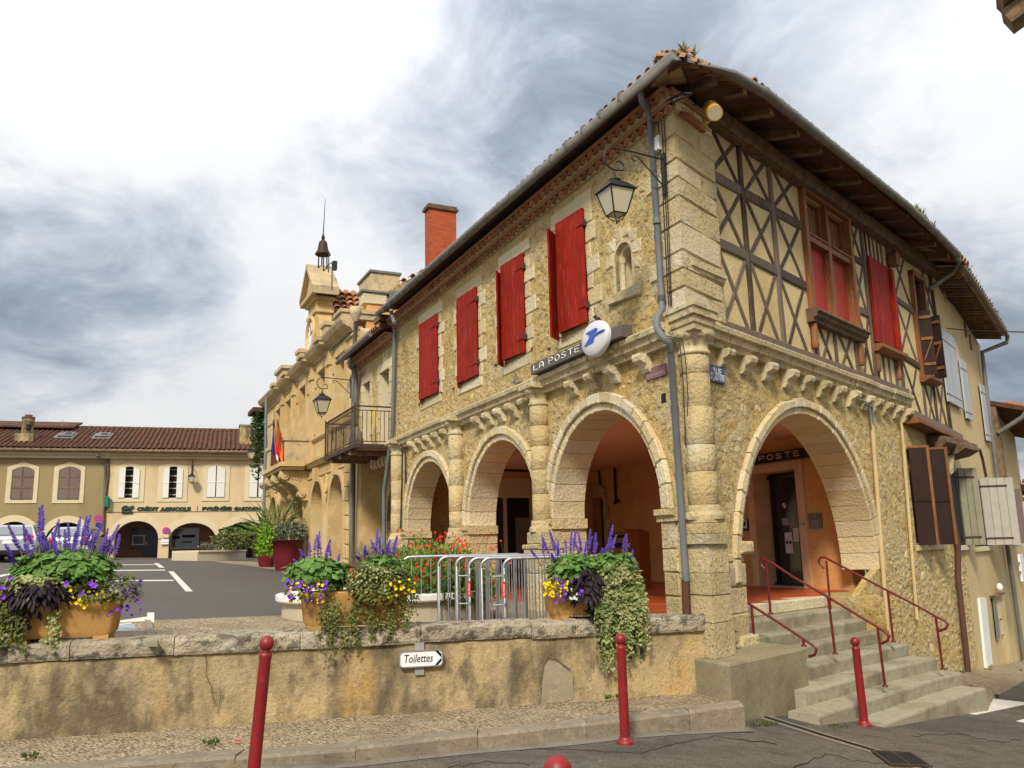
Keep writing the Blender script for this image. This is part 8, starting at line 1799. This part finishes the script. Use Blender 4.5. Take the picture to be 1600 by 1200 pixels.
# ================================================================== LANTERNS, SIGNS, SMALL THINGS
def lantern(c, s, parent, nm='lantern'):
    # four-sided tapering lantern hanging with its ring at c; s = height of the glass part
    c = V(c); w0, w1 = s * .30, s * .56
    def q(hw, z): return [c + (LD * a + LN * b) * hw + V((0, 0, z)) for a, b in ((-1, -1), (1, -1), (1, 1), (-1, 1))]
    def fr(hw0, z0, hw1, z1): return q(hw0, z0) + q(hw1, z1)
    zt = -s * .75; zb_ = zt - s
    body = mkobj('cage', MB(), m_iron, parent); bpy.data.objects.remove(body)
    cg = MB(); 
    a, b = q(w0, zb_), q(w1, zt)
    for k in range(4):
        cg.tube([a[k], b[k]], s * .035, 4, True, False); cg.tube([a[k], a[(k + 1) % 4]], s * .035, 4, True, False); cg.tube([b[k], b[(k + 1) % 4]], s * .04, 4, True, False)
    cage = mkobj('cage', cg, m_iron, parent)
    for k in range(4): sub('glass_pane', MB().add([a[k].lerp(a[(k + 1) % 4], .04), a[k].lerp(a[(k + 1) % 4], .96), b[k].lerp(b[(k + 1) % 4], .96), b[k].lerp(b[(k + 1) % 4], .04)], [(0, 1, 2, 3)]), m_lampglass, cage)
    e = q(w0, zb_); f = q(s * .06, zb_ - s * .28)
    hf = MB(); 
    for k in range(4): hf.tube([e[k], e[k].lerp(f[k], .6) + (e[k] - c - V((0, 0, zb_))) * .12, f[k]], s * .02, 4)
    hf.lathe(c, [(.0, zb_ - s * .42), (s * .05, zb_ - s * .38), (s * .02, zb_ - s * .32), (s * .07, zb_ - s * .28), (s * .02, zb_ - s * .25)], 8); mkobj('bottom_finial', hf, m_iron, parent)
    sub('bottom_pane', MB().add(q(w0 * .9, zb_ + .003) + [c + V((0, 0, zb_ - s * .2))], [(0, 1, 4), (1, 2, 4), (2, 3, 4), (3, 0, 4)]), m_lampglass, cage)
    h = MB(); h.add(fr(w1 * 1.16, zt, w1 * 1.12, zt + s * .05) + q(w1 * .62, zt + s * .34) + q(w1 * .5, zt + s * .38), [(i * 4 + k, i * 4 + (k + 1) % 4, i * 4 + 4 + (k + 1) % 4, i * 4 + 4 + k) for i in range(3) for k in range(4)] + [(12, 13, 14, 15), (0, 1, 2, 3)])
    mkobj('hood', h, m_iron, parent)
    mkobj('top_finial', MB().lathe(c, [(w1 * .5, zt + s * .36), (s * .14, zt + s * .44), (s * .26, zt + s * .47), (s * .26, zt + s * .50), (s * .10, zt + s * .55), (s * .08, zt + s * .62), (s * .04, zt + s * .75), (.0, zt + s * .76)], 12), m_iron, parent)
def wall_lantern(F, x_w, y_arm, x_l, drop_y, s, label, hd=.95, group='wall lanterns on scrolled brackets'):
    # bracket from the wall at pixel (x_w, y_arm) out to the scroll above the lantern at pixel column x_l
    global LD, LN
    LD, LN = F.d, F.n
    u, z = F.uz(x_w, y_arm, .05)
    t = thing('wall_lantern', label, 'lantern', F.pt(u, z, .05), group)
    # out-distance whose projection falls at x_l
    best = min((abs(px_of(F.pt(u, z, w))[0] - x_l), w) for w in lin(.3, 2.2, 190)); w = best[1]
    P = lambda w_, dz: F.pt(u, z + dz, w_)
    k = w / .95
    mkobj('back_plate', MB().box(F, u - .03, u + .03, z - .58 * k, z + .1 * k, .0, .055), m_iron, t)
    br = MB(); br.tube([P(.05, 0), P(w * .8, .03 * k)], .014 * k, 6)
    arcp = [P(w + .16 * k * math.cos(a) , -.12 * k + .15 * k * math.sin(a)) for a in lin(math.radians(100), math.radians(270), 10)]
    br.tube([P(w * .8, .03 * k)] + [P(w - .02 * k + .19 * k * math.cos(a), -.15 * k + .18 * k * math.sin(a)) for a in lin(math.radians(95), math.radians(-90), 12)] + [P(w - .16 * k, -.31 * k), P(w - .17 * k, -.22 * k), P(w - .10 * k, -.17 * k), P(w - .04 * k, -.20 * k)], .014 * k, 6)
    br.tube([P(.06, -.44 * k), P(w * .5, -.08 * k), P(w * .56, -.04 * k), P(w * .62, -.02 * k), P(w * .66, -.08 * k), P(w * .62, -.13 * k), P(w * .57, -.10 * k)], .011 * k, 6)
    br.tube([P(w, -.33 * k), P(w, -.42 * k)], .012 * k, 6)
    mkobj('scroll_bracket', br, m_iron, t); lantern(P(w, -.40 * k), s, t); return t
def px_of(p):
    v = V(p) - CAM; zz = v.dot(_f); return 800 + FPX * v.dot(_r) / zz, 600 - FPX * v.dot(_u) / zz
wall_lantern(A, 1035, 249, 958, 0, .30, 'large black iron lantern on a scrolled bracket high on the red-shuttered building, near its corner')
wall_lantern(A, 548, 594, 504, 0, .36, 'black iron lantern on a scrolled bracket between the town hall and the iron balcony')
wall_lantern(Frame(A.pt(30.6, 0, .05), -25.2), 416, 690, 393, 0, .27, 'black lantern hanging off the far end of the town hall, before the bank roof')
def hanging_lantern(F, x, y, s, w, label):
    global LD, LN
    LD, LN = F.d, F.n; u, z = F.uz(x, y, w); t = thing('wall_lantern', label, 'lantern', F.pt(u, z, 0), 'wall lanterns on scrolled brackets')
    mkobj('back_plate', MB().box(F, u - .04, u + .04, z - .3, z + .55, 0, .06), m_iron, t); mkobj('scroll_bracket', MB().tube([F.pt(u, z + .35, .05), F.pt(u, z + .5, w * .6), F.pt(u, z + .25, w), F.pt(u, z, w)], .025, 6), m_iron, t); mkobj('wire', MB().tube([F.pt(u, z + .5, .04), F.pt(u, z + 2.2, .04)], .018, 5), m_cable, t); lantern(F.pt(u, z + .1, w), s, t)
hanging_lantern(CFR, 299.5, 741, .30, .45, 'small black lantern on the bank facade between two white-shuttered windows')
# ---- post office signs
lp = thing('post_sign', 'long taupe LA POSTE sign bar over the cornice of the square side', 'sign', A.pt(2.4, 4.5, .2))
uL_, zL = A.uz(829, 578, .30); uR_, zR = A.uz(973, 518, .30)
z0, z1 = A.uz(829, 586, .30)[1], A.uz(829, 570, .30)[1]
uL_, uR_ = A.uz(829, 578, .3)[0], A.uz(970, 518, .3)[0]
mkobj('bar', MB().cbox(A, uR_, uL_, z0, z1, .12, .30, .006), m_taupe, lp); mkobj('wall_bracket', MB().box(A, uR_ + .2, uR_ + .3, z0 + .02, z1 - .03, -.02, .12).box(A, uL_ - .4, uL_ - .3, z0 + .02, z1 - .03, -.02, .12), m_dark, lp)
def mono(F, s, u0, u1, zb, h, w, mat, parent, r):
    # thin geometric capitals made of strokes; u runs in the reading direction from u0 to u1
    G = {'L': [[(0, 1), (0, 0), (.62, 0)]], 'A': [[(0, 0), (0, .72), (.12, .94), (.3, 1), (.5, .94), (.62, .72), (.62, 0)], [(0, .38), (.62, .38)]], 'P': [[(0, 0), (0, 1), (.42, 1), (.58, .92), (.64, .74), (.58, .56), (.42, .48), (0, .48)]],
         'O': [[(.33 + .35 * math.sin(t), .5 + .5 * math.cos(t)) for t in lin(0, 6.283, 16)]], 'S': [[(.6, .86), (.48, .97), (.3, 1), (.12, .95), (.03, .78), (.12, .6), (.32, .51), (.52, .42), (.62, .24), (.52, .06), (.3, 0), (.12, .03), (.0, .15)]], 'T': [[(0, 1), (.7, 1)], [(.35, 1), (.35, 0)]], 'E': [[(.6, 1), (0, 1), (0, 0), (.6, 0)], [(0, .5), (.5, .5)]]}
    tot = sum(.62 + .42 if c != ' ' else .55 for c in s) - .42; k = (u1 - u0) / tot; x = 0
    for c in s:
        if c == ' ': x += .55; continue
        mb = MB()
        for stt in G[c]: mb.tube([F.pt(u0 + (x + a) * k, zb + b * h, w) for a, b in stt], r, 5)
        mkobj('letter', mb, mat, parent); x += 1.04
a0 = A.uz(834, 575, .305)[0]; a1 = A.uz(905, 546, .305)[0]
mono(A, 'LA POSTE', a0, a1, z0 + .045, (z1 - z0) * .52, .304, m_signwhite, lp, .0085)
dc = thing('post_disc', 'white oval postal disc with a blue bird emblem on the taupe sign bar', 'sign', A.pt(1.6, 4.5, .35))
cu0, cz0 = A.uz(926, 529, .38); hwd = abs(A.uz(906, 530, .38)[0] - A.uz(947, 522, .38)[0]) / 2; hhd = abs(A.uz(927, 501, .38)[1] - A.uz(925, 558, .38)[1]) / 2
E_ = lambda k: [(cu0 + hwd * k * math.cos(t), cz0 + hhd * k * math.sin(t)) for t in lin(0, 6.283 * 31 / 32, 31)]
rg = [(1, .30), (1, .335), (.97, .36), (.88, .375), (.6, .39), (.2, .395)]; mb = MB(); vs_ = [A.pt(u, z, w) for k, w in rg for u, z in E_(k)]
mb.add(vs_, [(i * 32 + q, i * 32 + (q + 1) % 32, (i + 1) * 32 + (q + 1) % 32, (i + 1) * 32 + q) for i in range(5) for q in range(32)] + [tuple(5 * 32 + q for q in range(32))], True); mkobj('disc', mb, m_disc, dc)
def emb(pts, w=.40):     # emblem polygon in units of the half height, +x to the right
    mkobj('emblem', MB().prism(A, [(cu0 - .10 - x * hwd * .95, cz0 + y * hhd * .95) for x, y in pts], w - .07, w + .006), m_blue, dc)
emb([(-.74, .44), (-.30, .48), (.12, .49), (.17, .45), (.13, .33), (.05, .31), (-.48, .28)]); emb([(-.44, .23), (.10, .22), (.66, .21), (.30, .11), (-.10, .01), (-.52, -.16), (-.90, -.31), (-.64, -.08), (-.50, .05)]); emb([(-.08, -.03), (-.17, -.245), (-.26, -.27), (-.84, -.29), (-.46, -.15)])
ip = thing('post_sign', 'black LA POSTE sign board over the glazed door inside the arcade', 'sign', A.pt(4.4, 3.3, -5.4))
i0, i1 = A.uz(1160, 720, -5.3)[0], A.uz(1264.5, 706, -5.3)[0]; zz0 = A.uz(1264, 714, -5.3)[1]; zz1 = A.uz(1264, 698, -5.3)[1]
mkobj('board', MB().box(A, i1, i0, zz0, zz1, -5.5, -5.3), m_black, ip); 
mono(A, 'LA POSTE', A.uz(1154, 712, -5.3)[0], A.uz(1249, 708, -5.3)[0], zz0 + .055, (zz1 - zz0) * .5, -5.296, m_doorframe, ip, .011)
mkobj('bracket_arm', MB().tube([A.pt(i1, zz0 + .12, -5.4), A.pt(i1 - .1, zz0 + .05, -5.42), A.pt(i1 - .28, zz0 + .08, -5.5)], .02, 6), m_dark, ip)
pq = tag(mkobj('opening_hours_plate', MB().box(A, A.uz(1284, 815, -5.48)[0], A.uz(1264, 815, -5.48)[0], A.uz(1274, 826, -5.48)[1], A.uz(1274, 802, -5.48)[1], -5.5, -5.47), m_steelgrey), 'grey opening hours plate beside the post office door inside the arcade', 'plate')
ga, gb, gc, gd = A.uz(1284, 815, -5.48)[0], A.uz(1264, 815, -5.48)[0], A.uz(1274, 826, -5.48)[1], A.uz(1274, 802, -5.48)[1]
mb = MB()
for i in range(6): mb.box(A, ga + .05 + .03 * (i % 2), gb - .05, gd - .14 - i * .035, gd - .125 - i * .035, -5.469, -5.466)
mb.prism(A, [((ga + gb) / 2 + .035 * math.cos(t), gd - .06 + .02 * math.sin(t)) for t in lin(0, 5.9, 10)], -5.469, -5.466)
mkobj('print_lines', mb, m_greyprint, None); q_ = bpy.data.objects[-1] if 0 else None
for o in [o for o in COL.objects if o.name.startswith('print_lines')]: o.parent = pq
ta = tag(mkobj('card_sign', MB().box(A, A.uz(1169.5, 820, -5.45)[0], A.uz(1158, 820, -5.45)[0], A.uz(1169, 829, -5.45)[1], A.uz(1169, 811, -5.45)[1], -5.5, -5.45), m_black), 'small black cash card sign left of the post office door, behind the arch jamb', 'sign')
a, b, c, d = A.uz(1169.5, 820, -5.45)[0], A.uz(1158, 820, -5.45)[0], A.uz(1169, 829, -5.45)[1], A.uz(1169, 811, -5.45)[1]
o = mkobj('pictogram', MB().box(A, a + .05, a + .2, c + .05, c + .09, -5.45, -5.446).box(A, a + .05, a + .2, c + .19, c + .22, -5.45, -5.446).box(A, a + .05, a + .08, c + .09, c + .19, -5.45, -5.446), m_signwhite); o.parent = ta
# street plates
bu0, bz1 = B.uz(1107, 568, .03); bu1 = B.uz(1132, 580, .03)[0]; bz0 = B.uz(1107, 594, .03)[1]
bp = thing('street_plate', 'chipped blue enamel street name plate on the corner, street side', 'street sign', B.pt(bu0, bz0, .02))
mkobj('plate', MB().cbox(B, bu0, bu1, bz0, bz1, .005, .035, .006), m_plateblue, bp)
text('lettering', 'RUE', B, (bu0 + bu1) / 2, bz1 - .115, .036, .085, m_signwhite, bp, align='CENTER', bold=.003, depth=.0008); text('lettering', 'D JULES FOURE', B, bu0 + .03, bz0 + .032, .036, .085, m_signwhite, bp, width=bu1 - bu0 - .06, bold=.002, depth=.0008)
bo_ = MB(); t_ = .008
for q in ((bu0 + .01, bu1 - .01, bz0 + .01, bz0 + .014), (bu0 + .01, bu1 - .01, bz1 - .014, bz1 - .01)): bo_.box(B, *q, .034, .0365)
mkobj('border_line', bo_, m_greyprint, bp)
for cx_, cz_, r_ in ((.30, .45, .016), (.27, .62, .012), (.22, .28, .018), (.20, .92, .014)): mkobj('enamel_chip', MB().prism(B, [(bu0 + (bu1 - bu0) * cx_ + r_ * k_ * math.cos(t), bz0 + (bz1 - bz0) * cz_ + r_ * 1.4 * math.sin(t)) for t, k_ in zip(lin(0, 5.4, 6), (1, .7, 1.2, .8, 1.1, .6, 1))], .034, .0378), m_black, bp)
u0, zt = A.uz(1040, 567, .02); u1, zb_ = A.uz(1010, 594, .02); zb_ = A.uz(1040, 586, .02)[1]; 
mp = thing('street_plate', 'faded mauve street name plaque on the square side, beside the grey downpipe', 'street sign', A.pt(u0, zb_, .02)); mkobj('plate', MB().cbox(A, u0, u1, zb_, zt - .0, .004, .03, .006), m_mauve, mp)
text('lettering', 'Place', A, u1 - .04, zt - .075, .031, .035, m_mauvetxt, mp, depth=.0005); text('lettering', 'Hôtel de Ville', A, u1 - .03, zb_ + .035, .031, .04, m_mauvetxt, mp, width=u1 - u0 - .06, depth=.0005)
# yellow enamel floodlight at the corner under the eave
fl = thing('floodlight', 'yellow enamel cylindrical floodlight under the eave at the top of the corner', 'lamp', B.pt(.6, 7.2, .4))
c0 = B.pt(*B.uz(1106, 165, .38), .38); c1 = B.pt(*B.uz(1121, 181, .72), .72)
dv = (c1 - c0).normalized() * .30; mid = (c0 + c1) / 2
mkobj('housing', MB().tube([mid - dv * .62, mid - dv * .60, mid + dv * .60, mid + dv * .62], [.07, .10, .10, .098], 18), m_lampyellow, fl); mkobj('lens', MB().tube([mid + dv * .62, mid + dv * .63], .088, 16), m_castone, fl)
mkobj('bracket', MB().tube([mid - dv * .1 + V((0, 0, -.11)), mid + B.n * -.12 + V((0, 0, -.16)), B.pt(*B.uz(1100, 183, .14), .14)], .016, 6), m_lampyellow, fl)
mkobj('feed_cable', MB().tube([mid - dv * .6, mid - dv * .9 + V((0, 0, .1)), B.pt(.25, 7.3, .25)], .012, 5), m_cable, fl)
# letter box and red cabinet inside the arcade
mx = thing('letter_box', 'yellow wall letter box inside the arcade, behind the right planter', 'letter box', A.pt(9.9, 1.2, -5.3))
W2 = -5.25; a, b = A.uz(980, 840, W2)[0], A.uz(954, 840, W2)[0]; zt = A.uz(966, 826, W2)[1]; zb_ = A.uz(966, 868, W2)[1]
m_ = (a + b) / 2
mkobj('box_body', MB().prism(A, [(a, zb_), (b, zb_), (b, zt - .12)] + [(m_ + (b - a) / 2 * math.cos(t), zt - .12 + .12 * math.sin(t)) for t in lin(0, math.pi, 8)][1:-1] + [(a, zt - .12)], -5.5, W2), m_yellow, mx); mkobj('post_slot', MB().box(A, a + .08, b - .08, zt - .22, zt - .16, W2, W2 + .02), m_dark, mx)
text('lettering', 'LETTRES', A, b - .1, zt - .14, W2 + .002, .07, m_print, mx, width=b - a - .2, depth=.002); mkobj('collection_card', MB().box(A, a + .18, b - .18, zt - .46, zt - .34, W2, W2 + .01), m_plateblue, mx)
mkobj('bird_mark', MB().prism(A, [(m_ + .08, zt - .62), (m_ - .12, zt - .58), (m_ - .02, zt - .68), (m_ + .06, zt - .76), (m_ + .02, zt - .68)], W2, W2 + .006), m_plateblue, mx)
cb = tag(mkobj('red_cabinet', MB().prism(A, [(A.uz(1003, 840, -5.3)[0], .95), (A.uz(981, 840, -5.3)[0], .95), (A.uz(981, 840, -5.3)[0], 2.0), (A.uz(990, 840, -5.3)[0], 2.12), (A.uz(1003, 840, -5.3)[0], 2.05)], -5.5, -5.2), M('red_brown_cabinet', (.40, .125, .035), .6)), 'rust red cabinet standing right of the yellow letter box inside the arcade', 'cabinet')
pc = thing('pale_post', 'pale metal barrier end showing just right of the right planter', 'barrier', wpt(994, 940, -.6)); q0 = wpt(994, 960, -.6)
mkobj('upright', MB().tube([wpt(993, 965, -.6), wpt(994, 880, -.6), wpt(990, 872, -.6), wpt(978, 870, -.6)], .016, 8).tube([wpt(982, 892, -.6), wpt(1003, 892, -.6)], .012, 8), m_galv, pc)
